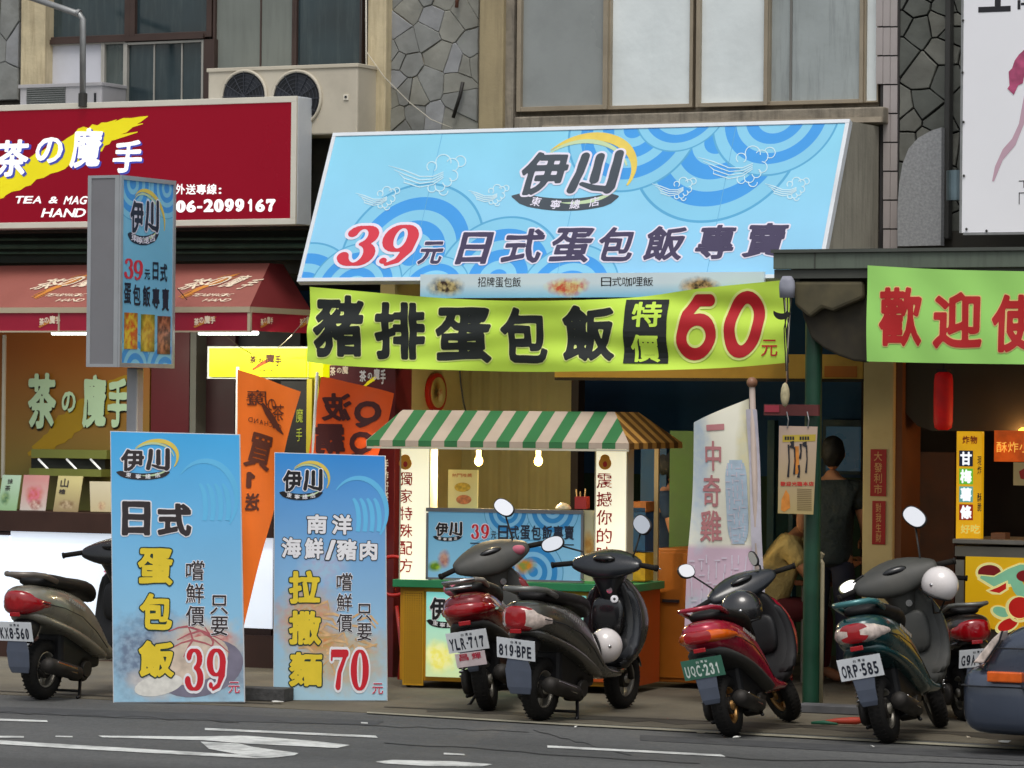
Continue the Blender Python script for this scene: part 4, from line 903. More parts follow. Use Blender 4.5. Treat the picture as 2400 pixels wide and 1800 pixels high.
# narrow the cloth: right hand edge slants in towards the foot
F1.text([('茶', 640, 948, 668, 985), ('の', 627, 935, 648, 962), ('魔', 580, 915, 625, 950), ('手', 578, 925, 592, 945)], brp, .006, .004, 30, mirror=True, fn=w3, run=3)
mb = MB(); F1.ribbon(mb, [(612, 945, 3), (625, 965, 7), (640, 985, 8), (655, 1005, 5), (668, 1018, 1)], .006, w3); F1.flat('swoosh_print', mb, brp)
F1.text([(c, 582 + i * 12, 978 + i * 3, 590 + i * 12, 988 + i * 3) for i, c in enumerate('DNAHCIG')], brp, .006, .0, 16, mirror=True, fn=w3, run=3)
F1.text([('買', 580, 1018, 634, 1100, -14)], brp, .006, .022, 40, mirror=True, fn=w3, run=3); F1.text([('1', 580, 1106, 596, 1144)], brp, .006, .06, 30, mirror=True, fn=w3, run=3); F1.text([('送', 579, 1156, 606, 1196)], brp, .006, .03, 30, mirror=True, fn=w3, run=3)
p0 = F1.P(557, 860); fz = F1.W(Vector((F1.o.x, F1.o.y, 0))).y
MB().tube([(p0[0], p0[1], 0), (p0[0] - .01, fz, 0)], .011, 8).build('pole', mat('pale_pole', (196, 196, 190), .5), F1.root, smooth=True)
F2 = Thing('banner_flag', 'deeper orange cloth flag by the striped cart roof, big reversed Q lettering', 'flag', 735, 1640, -.95)
cloth(F2, 'cloth', [(752, 882), (810, 894), (870, 908), (922, 922)], [(700, 1240), (740, 1244), (790, 1250), (838, 1256)], orange2, w3, 24, 24)
F2.text([('波', 754, 922, 826, 986), ('霸', 740, 994, 808, 1064)], brd, .006, .035, 44, mirror=True, fn=w3, run=3)
F2.text([('Q', 834, 940, 890, 1000, 6), ('Q', 822, 1012, 878, 1072, 6)], brd, .006, .045, 44, mirror=True, fn=w3, run=3)
p0 = F2.P(744, 872); fz = F2.W(Vector((F2.o.x, F2.o.y, 0))).y
MB().tube([(p0[0], p0[1], 0), (p0[0] - .12, fz, 0)], .011, 8).build('pole', mat('pale_pole', (0, 0, 0)), F2.root, smooth=True)
F3 = Thing('banner_flag', 'faded white cloth flag with pink and pale blue lettering on a ball topped pole', 'flag', 1765, 1655, -1.75)
def w4(x, y): return .018 * math.sin(11 * x + 2.2 * math.sin(3 * y)) + .012 * math.sin(5 * y + 3 * x)
fadedc = printmat('faded_flag_print', (206, 180, 196), (232, 230, 212), .04, y0=F3.P(1700, 1288)[1], blobs=[(F3.P(1640, 1100)[0], F3.P(1640, 1100)[1], .10, .55, (176, 196, 214), (190, 206, 214), .8), (F3.P(1745, 1080)[0], F3.P(1745, 1080)[1], .06, .5, (214, 206, 160), (208, 204, 170), .8), (F3.P(1640, 1420)[0], F3.P(1640, 1420)[1], .2, .12, (180, 200, 206), (196, 190, 206), .7)], rough=.8, var=.06)
cloth(F3, 'cloth', [(1628, 990), (1660, 975), (1710, 952), (1752, 934)], [(1606, 1470), (1650, 1474), (1720, 1478), (1776, 1482)], fadedc, w4, 24, 60)
sl_ = mat('sleeve_cloth', (190, 186, 196), .8, var=.12, scale=14)
cloth(F3, 'sleeve', [(1752, 960), (1760, 959), (1770, 959), (1778, 960)], [(1774, 1482), (1782, 1483), (1790, 1484), (1798, 1485)], sl_, lambda x, y: .02 + .01 * math.sin(7 * y), 4, 40)
fp = mat('faded_pink', (186, 124, 126), .7, var=.1, scale=12); fb = mat('faded_blue', (176, 196, 212), .7, var=.12, scale=16)
F3.text([('一', 1660, 996, 1700, 1006, 4), ('中', 1656, 1034, 1694, 1102), ('奇', 1648, 1114, 1691, 1186), ('雞', 1643, 1196, 1690, 1268)], fp, .005, .016, 34, fn=w4, run=3)
mb = MB()
for k in range(28):
    y = 1082 + k * 7; hw = 24 * math.sqrt(max(0.05, 1 - ((k - 13.5) / 14.5) ** 6)); F3.ribbon(mb, [(1703 + 24 - hw, y, 3.6), (1727, y, 3.6), (1727 + hw, y, 3.6)], .004, w4)
F3.flat('oval_print', mb, fb)
mb = MB(); R = random.Random(4)
for k in range(46):
    y = 1095 + (k // 4) * 16 + R.uniform(-3, 3); x = 1710 + (k % 4) * 10 + R.uniform(-2, 2); v = R.random() < .5
    F3.ribbon(mb, [(x - (0 if v else 5), y - (6 if v else 0), 1.1), (x + (0 if v else 5), y + (6 if v else 0), 1.1)], .006 + .00002 * k, w4)
for k in range(60):
    y = 1310 + (k // 8) * 20 + R.uniform(-5, 5); x = 1624 + (k % 8) * 17 + R.uniform(-4, 4); v = R.random() < .7
    F3.ribbon(mb, [(x - (0 if v else 6), y - (10 if v else 0), 1.4), (x + (0 if v else 6), y + (10 if v else 0), 1.4)], .006 + .00002 * k, w4)
F3.flat('faint_print', mb, mat('faded_white', (208, 200, 212), .8))['kind'] = 'stuff'
p0 = F3.P(1764, 900); fz = F3.W(Vector((F3.o.x, F3.o.y, 0))).y
MB().tube([(p0[0], p0[1], .01), (p0[0] + .09, fz, .01)], .020, 12).build('pole', mat('flag_pole', (176, 160, 150), .6, var=.1), F3.root, smooth=True)
MB().ell((p0[0], p0[1] + .01, .01), (.036, .036, .040), 18, 12).build('finial', mat('finial', (150, 108, 84), .45), F3.root, smooth=True)
# ------------------------------------------------------------------ arcade under the houses
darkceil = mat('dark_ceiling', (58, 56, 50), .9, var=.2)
def wbox(name, x0, x1, y0, y1, z0, z1, m, parent=None, bev=0):
    """world axis box; parented to a thing root through its inverse"""
    mb = MB(); mb.box(x0, x1, y0, y1, z0, z1)
    if parent is not None:
        inv = parent.matrix_world.inverted(); mb.map(lambda v: inv @ v)
    return mb.build(name, m, parent, bev=bev)
X_ = lambda px, py, Y: onY(px, py, Y).x
Z_ = lambda px, py, Y: onY(px, py, Y).z
AR = Thing('arcade_hall', 'dim covered arcade hall under the upper storeys, navy and green back wall', 'hall', 1300, 1560, 3.6)
def shell(mb_pts): pass
xl, xr = -14, 12
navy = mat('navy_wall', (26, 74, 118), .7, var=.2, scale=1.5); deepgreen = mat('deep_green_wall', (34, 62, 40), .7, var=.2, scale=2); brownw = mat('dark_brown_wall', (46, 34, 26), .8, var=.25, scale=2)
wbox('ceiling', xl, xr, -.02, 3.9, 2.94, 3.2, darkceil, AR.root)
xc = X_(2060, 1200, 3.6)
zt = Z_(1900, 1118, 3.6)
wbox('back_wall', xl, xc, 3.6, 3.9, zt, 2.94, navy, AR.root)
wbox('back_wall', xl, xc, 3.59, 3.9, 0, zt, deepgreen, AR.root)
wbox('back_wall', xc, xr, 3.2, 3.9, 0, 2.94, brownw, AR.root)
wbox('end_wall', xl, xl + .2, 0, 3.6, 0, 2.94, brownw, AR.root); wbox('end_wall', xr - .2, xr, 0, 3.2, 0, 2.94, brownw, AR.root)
teal = mat('teal_glass', (22, 84, 116), .3, var=.15, scale=2, emit=.12)
t = Thing('wall_screen', 'teal window pane on the dark wall behind the standing person', 'window', 1985, 1105, 3.45)
t.box('frame', 1928, 984, 2034, 1112, -.06, 0, mat('teal_frame', (26, 60, 72), .5)); t.box('pane', 1936, 1000, 2026, 1104, 0, .006, teal)
t = Thing('door_frame', 'teal painted door frame between the white flag and the green post', 'door frame', 1820, 1500, 2.2)
t.box('jamb', 1796, 985, 1812, 1640, -.08, 0, mat('teal_paint', (20, 74, 82), .5, var=.15)); t.box('jamb', 1846, 1200, 1856, 1640, -.08, 0, mat('teal_paint', (0, 0, 0))); t.box('curtain', 1812, 1100, 1846, 1640, -.05, -.03, mat('teal_curtain', (24, 56, 54), .8, var=.3, scale=9))
# party wall with the round clock, roller shutter
t = Thing('party_wall', 'beige side wall of the eatery carrying the round red plaque', 'wall', 925, 1560, .02)
xw = X_(925, 1000, 0.02)
lo, hi = .1, 3.0
for _ in range(40):
    mid = (lo + hi) / 2
    if (onY(1085, 1000, mid).x < xw): hi = mid
    else: lo = mid
yw = mid; print('party wall depth', yw)
beige = mat('beige_wall', (196, 176, 118), .75, var=.1, scale=2, grime=.35, gcol=(140, 116, 70))
wbox('wall', xw - .12, xw, .0, yw, 0, 2.93, beige, t.root)
t2 = Thing('canvas_curtain', 'olive beige canvas curtain hanging in faint vertical folds behind the cart bulbs', 'curtain', 1090, 1560, yw)
shm = mat('canvas_olive', (168, 158, 112), .85, var=.08, scale=2, grime=.25, gcol=(140, 130, 88))
x0, x1 = xw, X_(1345, 1000, yw)
inv = t2.mw.inverted(); mb = MB(); n = 90
top_ = [(x0 + (x1 - x0) * i / n, yw - .02 + .004 * math.sin(i * .5) + .002 * math.sin(i * 1.3)) for i in range(n + 1)]
mb.add([(x, y, 2.93) for x, y in top_] + [(x, y, .02) for x, y in top_], [(i, n + 1 + i, n + 2 + i, i + 1) for i in range(n)])
mb.map(lambda v: inv @ v); o = mb.build('cloth', shm, t2.root, smooth=True); k = o.modifiers.new('solid', 'SOLIDIFY'); k.thickness = .004
wbox('panel', x0, x1, yw + .01, yw + .06, 0, 2.93, shm, t2.root)
wbox('guide_rail', x1, x1 + .06, yw - .05, yw + .06, 0, 2.93, mat('rail_dark', (40, 30, 30), .6), t2.root)
# red plaque on the side wall
pc = None
lo, hi = .02, 1.2
for _ in range(40):
    mid = (lo + hi) / 2
    if onY(1021, 920, mid).x < xw + .02: hi = mid
    else: lo = mid
zc = Z_(1021, 920, mid)
cable('thin string from the awning rail to the yellow light box', [(415, 675, -1.0), (470, 740, -.7), (560, 812, -.4), (590, 830, -.3)], .003, (60, 50, 46))
cable('pale thin string between the yellow light box and the lime banner', [(640, 826, -.4), (680, 790, -.8), (722, 742, -1.2)], .003, (180, 170, 150))
t = Thing('round_plaque', 'round red rimmed plaque hanging on the beige side wall', 'plaque', 0, 0, point=Vector((xw + .02, mid, zc)), rot=90)
MB().cyl((0, 0, -.015), (0, 0, .02), .148, 36).build('rim', mat('plaque_red', (178, 30, 20), .4, var=.05), t.root, bev=.004)
MB().cyl((0, 0, .02), (0, 0, .026), .115, 36).build('face', printmat('plaque_face', (190, 170, 110), (196, 176, 100), .2, blobs=[(-.03, .02, .07, .1, (60, 40, 20), (160, 110, 40), 1), (.03, -.03, .05, .07, (200, 90, 40), (230, 220, 170), .9)], y0=-.1), t.root)
cable('dark cable hanging from the arcade ceiling down to the cart roof', [(1077, 860, .3), (1080, 900, .3), (1086, 940, .3), (1092, 965, .3)], .006)
# beam and column with couplets
tanw = mat('ochre_wall', (190, 150, 62), .75, var=.1, scale=2, grime=.35, gcol=(120, 84, 30))
t = Thing('lintel_beam', 'ochre painted beam running under the lime banner to the couplet column', 'beam', 1500, 890, .15)
t.box('beam', 1300, 830, 2022, 886, -.25, 0, tanw); t.box('trim', 1300, 886, 2022, 893, -.2, -.01, mat('dark_trim', (44, 36, 28), .7)); t.box('orange_patch', 1932, 858, 2008, 884, 0, .006, mat('orange_paint', (180, 104, 30), .7, var=.1))
t = Thing('column', 'ochre column with two red paper couplets right of the green post', 'column', 2057, 1620, -.15)
t.box('shaft', 2020, 842, 2092, 1640, -.42, 0, mat('column_cream', (206, 184, 128), .75, var=.08, scale=2, grime=.3, gcol=(150, 120, 70)), bev=.01)
t.box('side_trim', 2092, 842, 2112, 1640, -.40, -.04, mat('column_brown', (120, 74, 40), .7, var=.15))
for (lab, x0, y0, x1, y1, s) in (('upper red paper couplet on the ochre column', 2040, 1053, 2077, 1163, '大發利市'), ('lower red paper couplet on the ochre column', 2044, 1174, 2075, 1276, '對我生財')):
    c = Thing('paper_couplet', lab, 'couplet', (x0 + x1) / 2, y1, -.156, group='red paper couplets')
    c.box('paper', x0, y0, x1, y1, 0, .003, mat('couplet_red', (160, 26, 20), .6, var=.1, scale=12))
    c.text(c.col(s, x0 + 9, y0 + 6, x1 - 10, y1 - 6), mat('couplet_gold', (206, 150, 90), .5, var=.1), .005, .012, 24, rough=.006)
t = Thing('arch_panel', 'dark olive arch panel over the right hand stall', 'panel', 2250, 1012, -.05)
pts = [(2098, 840), (2098, 880), (2106, 930), (2122, 968), (2150, 998), (2185, 1010), (2900, 1010), (2900, 600), (2098, 600)]
q = [t.P(x, y) for x, y in pts]
MB().slab([(x, y, -.08) for x, y in q], (0, 0, .08)).build('panel', mat('olive_dark', (64, 58, 44), .8, var=.2, scale=2), t.root)
t = Thing('red_lantern', 'narrow red glowing paper lantern in front of the dark arch panel', 'lantern', 2211, 1008, -.35)
a, b, c, d = t.rect(2190, 872, 2232, 1008); r = (b - a) / 2; cx = (a + b) / 2
R = []
for k, (h, q_) in enumerate(((0, .55), (.04, .9), (.15, 1), (.5, 1.03), (.85, 1), (.96, .9), (1, .55))):
    y = c + (d - c) * h; R.append([(cx + r * q_ * math.cos(2 * PI * j / 20), y, r * q_ * math.sin(2 * PI * j / 20)) for j in range(20)])
MB().rings(R).build('shade', mat('lantern_red', (190, 16, 18), .6, var=.2, scale=12, emit=.12), t.root, smooth=True)
t.lbox('cap', cx - r * .6, cx + r * .6, d, d + .02, -r * .6, r * .6, mat('rail_dark', (0, 0, 0))); MB().cyl((cx, d + .02, 0), (cx, d + .5, 0), .004, 6).build('cord', mat('rail_dark', (0, 0, 0)), t.root)
# ------------------------------------------------------------------ tea shop at left
TE = Thing('tea_stall', 'tea shop stall with brown panel, raised green lettering and a white glowing counter', 'stall', 300, 1560, -.3)
def tb(part, x0, y0, x1, y1, z0, z1, m, **k): return TE.box(part, x0, y0, x1, y1, z0, z1, m, **k)
panelb = printmat('tea_panel_light_gradient', (128, 128, 58), (168, 96, 34), 1.3, y0=TE.P(100, 1200, -.8)[1], rough=.45)  # brown panel; the olive gradient paints the lighting on it
tb('back_panel', -500, 740, 350, 1205, -.86, -.8, panelb)
tb('panel_edge', 4, 785, 10, 1120, -.8, -.78, mat('cream_frame', (0, 0, 0)))
class Sub: pass
TP = Thing('x', '', '', 0, 0, point=TE.mw @ Vector((0, 0, -.8))); bpy.data.objects.remove(TP.root); TP.root = TE.root
def link_tp(name, me, parent=None, sub=0, bev=0.0, kind=None):
    o = old_link(name, me, parent, sub, bev, kind)
    if parent is TE.root: o.matrix_parent_inverse = TE.mw.inverted() @ TP.mw
    return o
link = link_tp
swoosh(TP, 76, 870, 330, 1080, mat('panel_swoosh', (176, 140, 20), .5, var=.08), .004)
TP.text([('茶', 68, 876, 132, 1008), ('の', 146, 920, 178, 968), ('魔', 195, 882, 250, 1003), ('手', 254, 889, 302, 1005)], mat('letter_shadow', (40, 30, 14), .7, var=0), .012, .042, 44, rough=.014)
TP.text([('茶', 66, 874, 130, 1004), ('の', 145, 918, 177, 966), ('魔', 193, 880, 248, 1000), ('手', 252, 887, 300, 1002)], mat('raised_letters', (200, 232, 196), .45, var=.05), .03, .034, 44, rough=.014)
link = old_link
olive = mat('olive_metal', (128, 134, 64), .5, var=.1, scale=4)
tb('lamp_rail', 73, 1054, 250, 1074, -.7, -.55, olive); tb('menu_slot', 73, 1075, 246, 1100, -.72, -.62, mat('slot_dark', (26, 30, 22), .6)); tb('lower_rail', 68, 1099, 237, 1116, -.66, -.5, olive)
for x in (90, 156, 212):
    a = TE.P(x, 1076, -.6); b = TE.P(x + 30, 1100, -.6); MB().cyl((a[0], a[1], -.6), (b[0], b[1], -.56), .008, 6).build('rod', whiteg, TE.root)
cb = mat('counter_brown', (58, 34, 26), .5, var=.15, scale=5)
tb('counter_top', -500, 1198, 640, 1246, -.45, .03, cb, bev=.004)
glow = mat('white_light_panel', (226, 236, 250), .4, var=.12, scale=.9, emit=.5)
glow2 = glow
a, b, c, d = TE.rect(-500, 1248, 640, 1468)
n = 3
for k, (u0, u1) in enumerate(((-500, 20), (24, 330), (334, 638))):
    tb('light_panel', u0, 1248, u1, 1468, -.06, 0, glow)
tb('counter_base', -500, 1468, 640, 1545, -.06, -.005, cb); tb('counter_end', 640, 1246, 652, 1545, -.4, .0, cb); tb('plinth', -500, 1545, 648, 1592, -.1, .02, mat('plinth_tile', (150, 142, 122), .6, var=.12, scale=3, grime=.4))
tb('counter_core', -500, 1248, 636, 1545, -.4, -.07, cb)
mb = MB(); 
TE.text([('桔', 243, 1300, 262, 1322), ('茶', 243, 1326, 262, 1350)], mat('panel_pink', (206, 70, 100), .5), .003, .008, 24)
redpl = mat('dark_red_panel', (96, 14, 26), .4, var=.12, scale=2); mar = mat('maroon_panel', (60, 26, 30), .5, var=.15)
tb('side_panel', 352, 760, 441, 1500, -.9, -.78, redpl); tb('post', 443, 760, 457, 1500, -.9, -.7, mat('post_grey', (112, 112, 104), .5, var=.1)); tb('side_panel', 457, 760, 548, 1500, -.95, -.85, mar); tb('side_panel', 548, 760, 700, 1500, -.98, -.9, mat('near_black', (20, 20, 20), .6))
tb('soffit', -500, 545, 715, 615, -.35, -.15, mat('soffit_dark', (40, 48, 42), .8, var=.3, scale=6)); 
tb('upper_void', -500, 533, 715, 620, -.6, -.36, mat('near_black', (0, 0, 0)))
GR = mat('dusty_green_pipe', (66, 92, 78), .7, var=.3, scale=6)
for (y, r_) in ((560, .012), (577, .02), (592, .009)):
    a = TE.P(-100, y, 0); b = TE.P(700, y - 2, 0); MB().cyl((a[0], a[1], -.1), (b[0], b[1], -.1), r_, 8).build('conduit', GR, TE.root)
# fabric awning: slope, hip, valance
Yt, Ye = -.30, -1.0
awm = mat('brick_red_awning', (156, 92, 82), .55, var=.06, scale=1.5, grime=.25, gcol=(110, 60, 54)); awd = mat('awning_hip', (112, 34, 36), .55, var=.08, scale=2)
def wmesh(parent, name, pts, off, m):
    inv = parent.matrix_world.inverted(); mb = MB(); mb.slab(pts, off); mb.map(lambda v: inv @ v); return mb.build(name, m, parent)
e0 = onY(-500, 706, Ye); e1 = onY(585, 720, Ye); t1 = onY(632, 617, Yt); t0 = onY(-500, 612, Yt)
e0.z = e1.z; t0.z = t1.z
back = Vector((e1.x, -.05, e1.z)); 
AW = Thing('shop_awning', 'brick red sloping awning with crimson valance over the tea counter', 'awning', 585, 720, Ye)
wmesh(AW.root, 'slope', [e0, e1, t1, t0], (0, .02, -.02), awm)
wmesh(AW.root, 'hip', [e1 + Vector((.001, 0, 0)), Vector((e1.x, -.1, e1.z)), Vector((t1.x, -.1, t1.z)), t1 + Vector((.001, 0, 0))], (-.02, 0, -.02), awd)
a = AW.W(e0)[0]
crim = mat('crimson_valance', (150, 20, 48), .45, var=.12, scale=2.5, emit=.12)
vy1, vy0 = AW.P(585, 775)[1], AW.P(585, 732)[1]; w_ = AW.W(e1)[0]; rail = mat('cream_rail', (190, 176, 150), .4, var=.05)
AW.lbox('rail', a, w_ + .01, vy0, AW.W(e1)[1] + .004, -.02, .015, rail); AW.lbox('bottom_rail', a, w_ + .01, vy1 - .012, vy1, -.02, .012, rail)
for k in range(-3, 3):
    AW.lbox('valance', w_ - 1.63 + k * 1.63 * 1.0 - 0, w_ - .012 + (k) * 1.63, vy1, vy0, -.012, 0, crim) if k <= 0 else None
    if k <= 0: AW.lbox('divider', w_ - 1.63 + k * 1.63 - .014, w_ - 1.63 + k * 1.63, vy1, vy0, -.014, .006, rail)
AW.lbox('corner_post', w_ - .012, w_ + .012, vy1, vy0, -.015, .01, rail)
AW.lbox('side_rail', w_ - .01, w_ + .012, vy0, AW.W(e1)[1] + .004, -.88, -.02, rail); AW.lbox('side_valance', w_ - .005, w_ + .006, vy1, vy0, -.88, -.015, crim)
tubem = mat('tube_light', (235, 245, 235), .4, var=0, emit=6)
for (x0, x1) in ((105, 205), (450, 588)):
    p = AW.P(x0, 780); q = AW.P(x1, 780); MB().cyl((p[0], p[1], -.10), (q[0], q[1], -.10), .014, 10).build('tube_light', tubem, AW.root)
# lettering on the slope
slv = (t1 - e1); slv = Vector((0, slv.y, slv.z))
AL = Thing('x', '', '', 0, 0, point=e1 + Vector((0, 0, 0)), slant=slv); bpy.data.objects.remove(AL.root); AL.root = AW.root
def link_al(name, me, parent=None, sub=0, bev=0.0, kind=None):
    o = old_link(name, me, parent, sub, bev, kind)
    if parent is AW.root: o.matrix_parent_inverse = AW.mw.inverted() @ AL.mw
    return o
link = link_al
al = mat('awning_letters', (244, 226, 200), .6, var=.03); ao = mat('awning_swoosh', (214, 140, 60), .6, var=.05)
for dx in (0, 344, -330):
    swoosh(AL, 80 + dx, 638, 222 + dx, 700, ao, .004)
    AL.text([('茶', 92 + dx, 653, 136 + dx, 678), ('の', 150 + dx, 648, 186 + dx, 670), ('魔', 194 + dx, 645, 224 + dx, 672)] + ([('手', 228 + dx, 654, 254 + dx, 677)]), al, .007, .012, 36, slant=.5, rough=.008)
    AL.text(AL.chars('TEA&MAGIC', 108 + dx, 688, 200 + dx, 694) + AL.chars('HAND', 136 + dx, 700, 196 + dx, 706), al, .007, .0, 12, slant=.4)
link = old_link
for (x0, sw) in ((92, 50), (455, 56)):
    swoosh(AW, x0, 742, x0 + sw - 4, 768, ao, .003); AW.text([('茶', x0, 746, x0 + 11, 762), ('の', x0 + 12, 744, x0 + 22, 757), ('魔', x0 + 24, 740, x0 + 37, 758), ('手', x0 + 38, 742, x0 + 49, 758)], al, .005, .03, 22, rough=.01)
# side logo pair on the side valance
AS = Thing('x', '', '', 0, 0, point=AW.mw @ Vector((w_ + .006, 0, 0)), rot=90); bpy.data.objects.remove(AS.root); AS.root = AW.root
def link_as(name, me, parent=None, sub=0, bev=0.0, kind=None):
    o = old_link(name, me, parent, sub, bev, kind)
    if parent is AW.root: o.matrix_parent_inverse = AW.mw.inverted() @ AS.mw
    return o
link = link_as
for x0 in (611, 703):
    AS.text([('茶', x0, 747, x0 + 7, 762), ('の', x0 + 8, 745, x0 + 13, 757), ('魔', x0 + 15, 742, x0 + 22, 758), ('手', x0 + 23, 744, x0 + 29, 759)], al, .003, .03, 20); swoosh(AS, x0, 748, x0 + 28, 768, ao, .0015)
link = old_link
li = bpy.data.lights.new('tube_lamp', 'AREA'); li.shape = 'RECTANGLE'; li.size = 2.6; li.size_y = .06; li.energy = 22; li.color = (1, .97, .8)
lo_ = bpy.data.objects.new('tube_lamp', li); COL.objects.link(lo_); lo_.location = (onY(330, 780, -.85).x, -.85, Z_(330, 786, -.85)); lo_.rotation_euler = (math.radians(25), 0, 0)
# yellow light box
T = Thing('light_box', 'small bright yellow light box sign above the orange flags', 'sign', 486, 885, -.25)
yel = mat('yellow_lit', (232, 232, 8), .4, var=.03, emit=.75)
T.box('lit_face', 490, 816, 718, 883, -.02, 0, yel); T.box('casing', 486, 812, 722, 888, -.3, -.021, mat('casing_white', (0, 0, 0)))
T.box('side_box', 724, 818, 757, 884, -.28, -.03, yel)
swoosh(T, 592, 838, 640, 868, mat('print_orange', (206, 96, 20), .5), .002); T.text([('茶', 585, 834, 600, 852), ('の', 606, 840, 616, 850), ('魔', 622, 830, 643, 850), ('手', 644, 833, 659, 858)], mat('print_brown', (0, 0, 0)), .004, .03, 26, rough=.01)
T.text(T.chars('TEA&MAGIC', 606, 866, 642, 870) + T.chars('HAND', 612, 873, 632, 877), mat('print_brown', (0, 0, 0)), .004, .0, 10)
# maroon upright sign behind the flags
T = Thing('upright_sign', 'maroon upright sign box with white tea lettering behind the right standing board', 'sign', 850, 1600, -.62)
maroon = mat('maroon_acrylic', (92, 24, 30), .4, var=.1, scale=3)
T.box('box', 768, 856, 924, 1600, -.25, 0, maroon, bev=.005)
T.text([('茶', 843, 868, 858, 895), ('の', 862, 874, 872, 888), ('魔', 876, 864, 890, 890), ('手', 892, 866, 904, 900)], white, .003, .025, 26, rough=.01); swoosh(T, 852, 880, 888, 908, mat('print_yellow', (0, 0, 0)), .002)
T.text([('茶', 774, 860, 786, 880), ('の', 790, 862, 800, 874), ('魔', 802, 858, 816, 876)], al, .003, .02, 22)
T.text(T.col('手作好茶飲', 901, 1078, 910, 1200), white, .003, .02, 18)
T = Thing('glazed_door', 'black framed door with yellow green decals between the two orange flags', 'door', 700, 1520, -.2)
T.box('door', 655, 890, 742, 1520, -.05, 0, mat('near_black', (0, 0, 0))); T.box('jamb', 716, 888, 728, 1520, 0, .03, mat('yellow_jamb', (180, 168, 40), .5, var=.1)); T.box('jamb', 734, 880, 744, 1520, 0, .04, mat('yellow_jamb', (0, 0, 0)))
T.text([('魔', 694, 958, 710, 990), ('手', 694, 1004, 708, 1034)], mat('decal_green', (150, 164, 50), .5), .004, .0, 26)
T = Thing('red_hose', 'red plastic hose loop hung beside the food cart', 'hose', 925, 1500, -.75)
p = T.P(922, 1350); MB().torus((p[0], p[1], 0), (.25, 0, 1), .14, .014, 30, 8).build('loop', mat('red_plastic', (150, 20, 18), .4, var=.1), T.root, smooth=True)
p2 = T.P(930, 1420); p3 = T.P(936, 1530); MB().tube([(p2[0], p2[1], 0), (p3[0] + .03, p3[1], .02), (p3[0], p3[1] - .4, .04)], .014, 8).build('tail', mat('red_plastic', (0, 0, 0)), T.root, smooth=True)
# brochures on the counter
def card(label, x0, y0, x1, y1, m, lean, extra=None, name='menu_card', cat='menu card', Y=-.28):
    t = Thing(name, label, cat, (x0 + x1) / 2, y1, Y, group='menu cards on the tea counter', tilt=12)
    x0b, _ = t.P(x0, y1); x1b, yb = t.P(x1, y1); x0t, yt = t.P(x0 + lean, y0); x1t, _ = t.P(x1 + lean, y0)
    MB().slab([(x0b, yb, -.006), (x1b, yb, -.006), (x1t, yt, -.006), (x0t, yt, -.006)], (0, 0, .006)).build('card', m, t.root)
    MB().slab([(x0b + .02, yb, -.01), (x1b - .02, yb, -.01), ((x1t + x0t) / 2, yt - .05, -.01)], (0, 0, -.004)).build('back_prop', mat('card_back', (180, 176, 160), .6), t.root)
    if extra: extra(t)
    return t
card('pale green menu card at the left frame edge on the tea counter', -6, 1113, 38, 1197, printmat('card_a', (150, 190, 140), (190, 220, 196), .24, blobs=[(-.03, .1, .05, .06, (60, 110, 70), (150, 180, 120), .9)]), 12, lambda t: t.text([('抹', 18, 1122, 30, 1134), ('茶', 12, 1138, 24, 1150)], dk, .004, .01, 18))
card('pink floral menu card second from left on the tea counter', 46, 1113, 106, 1197, printmat('card_b', (206, 196, 190), (214, 150, 150), .24, blobs=[(0, .12, .09, .09, (220, 110, 140), (206, 80, 60), .9), (.02, .05, .07, .05, (150, 60, 40), (220, 200, 190), .8)]), 10)
card('cream menu card with black brushed characters third on the tea counter', 124, 1115, 182, 1200, printmat('card_c', (150, 130, 96), (208, 196, 140), .24, blobs=[(0, .06, .09, .04, (120, 90, 60), (200, 180, 150), .8)]), 13, lambda t: t.text([('山', 142, 1122, 160, 1142), ('楂', 138, 1146, 153, 1158)], dk, .004, .02, 24))
card('small whitish menu card nearly hidden by the left standing board', 212, 1128, 262, 1200, printmat('card_d', (190, 176, 140), (206, 196, 170), .2, blobs=[(.0, .05, .04, .04, (170, 120, 100), (210, 190, 150), .9)]), -2)
# ------------------------------------------------------------------ metal canopy at right, post, pipe
CN = Thing('metal_canopy', 'grey green metal canopy jutting over the pavement at right', 'canopy', 1812, 655, -1.95)
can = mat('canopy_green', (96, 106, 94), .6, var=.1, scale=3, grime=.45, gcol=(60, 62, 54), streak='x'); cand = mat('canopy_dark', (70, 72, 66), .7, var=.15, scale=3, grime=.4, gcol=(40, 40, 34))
a, _, c, d = CN.rect(1812, 587, 2000, 652); r_end = CN.P(3100, 620)[0]
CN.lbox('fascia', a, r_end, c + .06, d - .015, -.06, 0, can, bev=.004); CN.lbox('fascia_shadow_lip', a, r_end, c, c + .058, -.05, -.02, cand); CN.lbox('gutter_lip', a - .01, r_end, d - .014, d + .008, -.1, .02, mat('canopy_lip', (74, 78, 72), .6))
CN.lbox('joint', CN.P(1909, 600)[0], CN.P(1911, 600)[0], c + .06, d, 0, .006, cand)
CN.lbox('roof_sheet', a, r_end, d - .06, d - .03, -1.92, -.06, mat('roof_rust', (86, 82, 70), .7, var=.3, scale=4))
for k in range(7): CN.lbox('rafter', a + .1 + k * .9, a + .16 + k * .9, d - .2, d - .06, -1.92, -.06, cand)
tw_ = mat('canvas_dark', (84, 78, 58), .85, var=.3, scale=7)
o = MB(); q = [CN.P(x, y, -.09) for x, y in ((1868, 660), (2030, 660), (2030, 700), (1960, 730), (1935, 722), (1905, 745), (1870, 715))]
o.slab([(x, y, -.095) for x, y in q], (0, 0, .07)).build('rolled_canvas', tw_, CN.root, bev=.02)
q = [CN.P(x, y, -.1) for x, y in ((1868, 650), (2034, 650), (2036, 850), (2000, 846), (1965, 834), (1930, 816), (1900, 792), (1880, 740))]
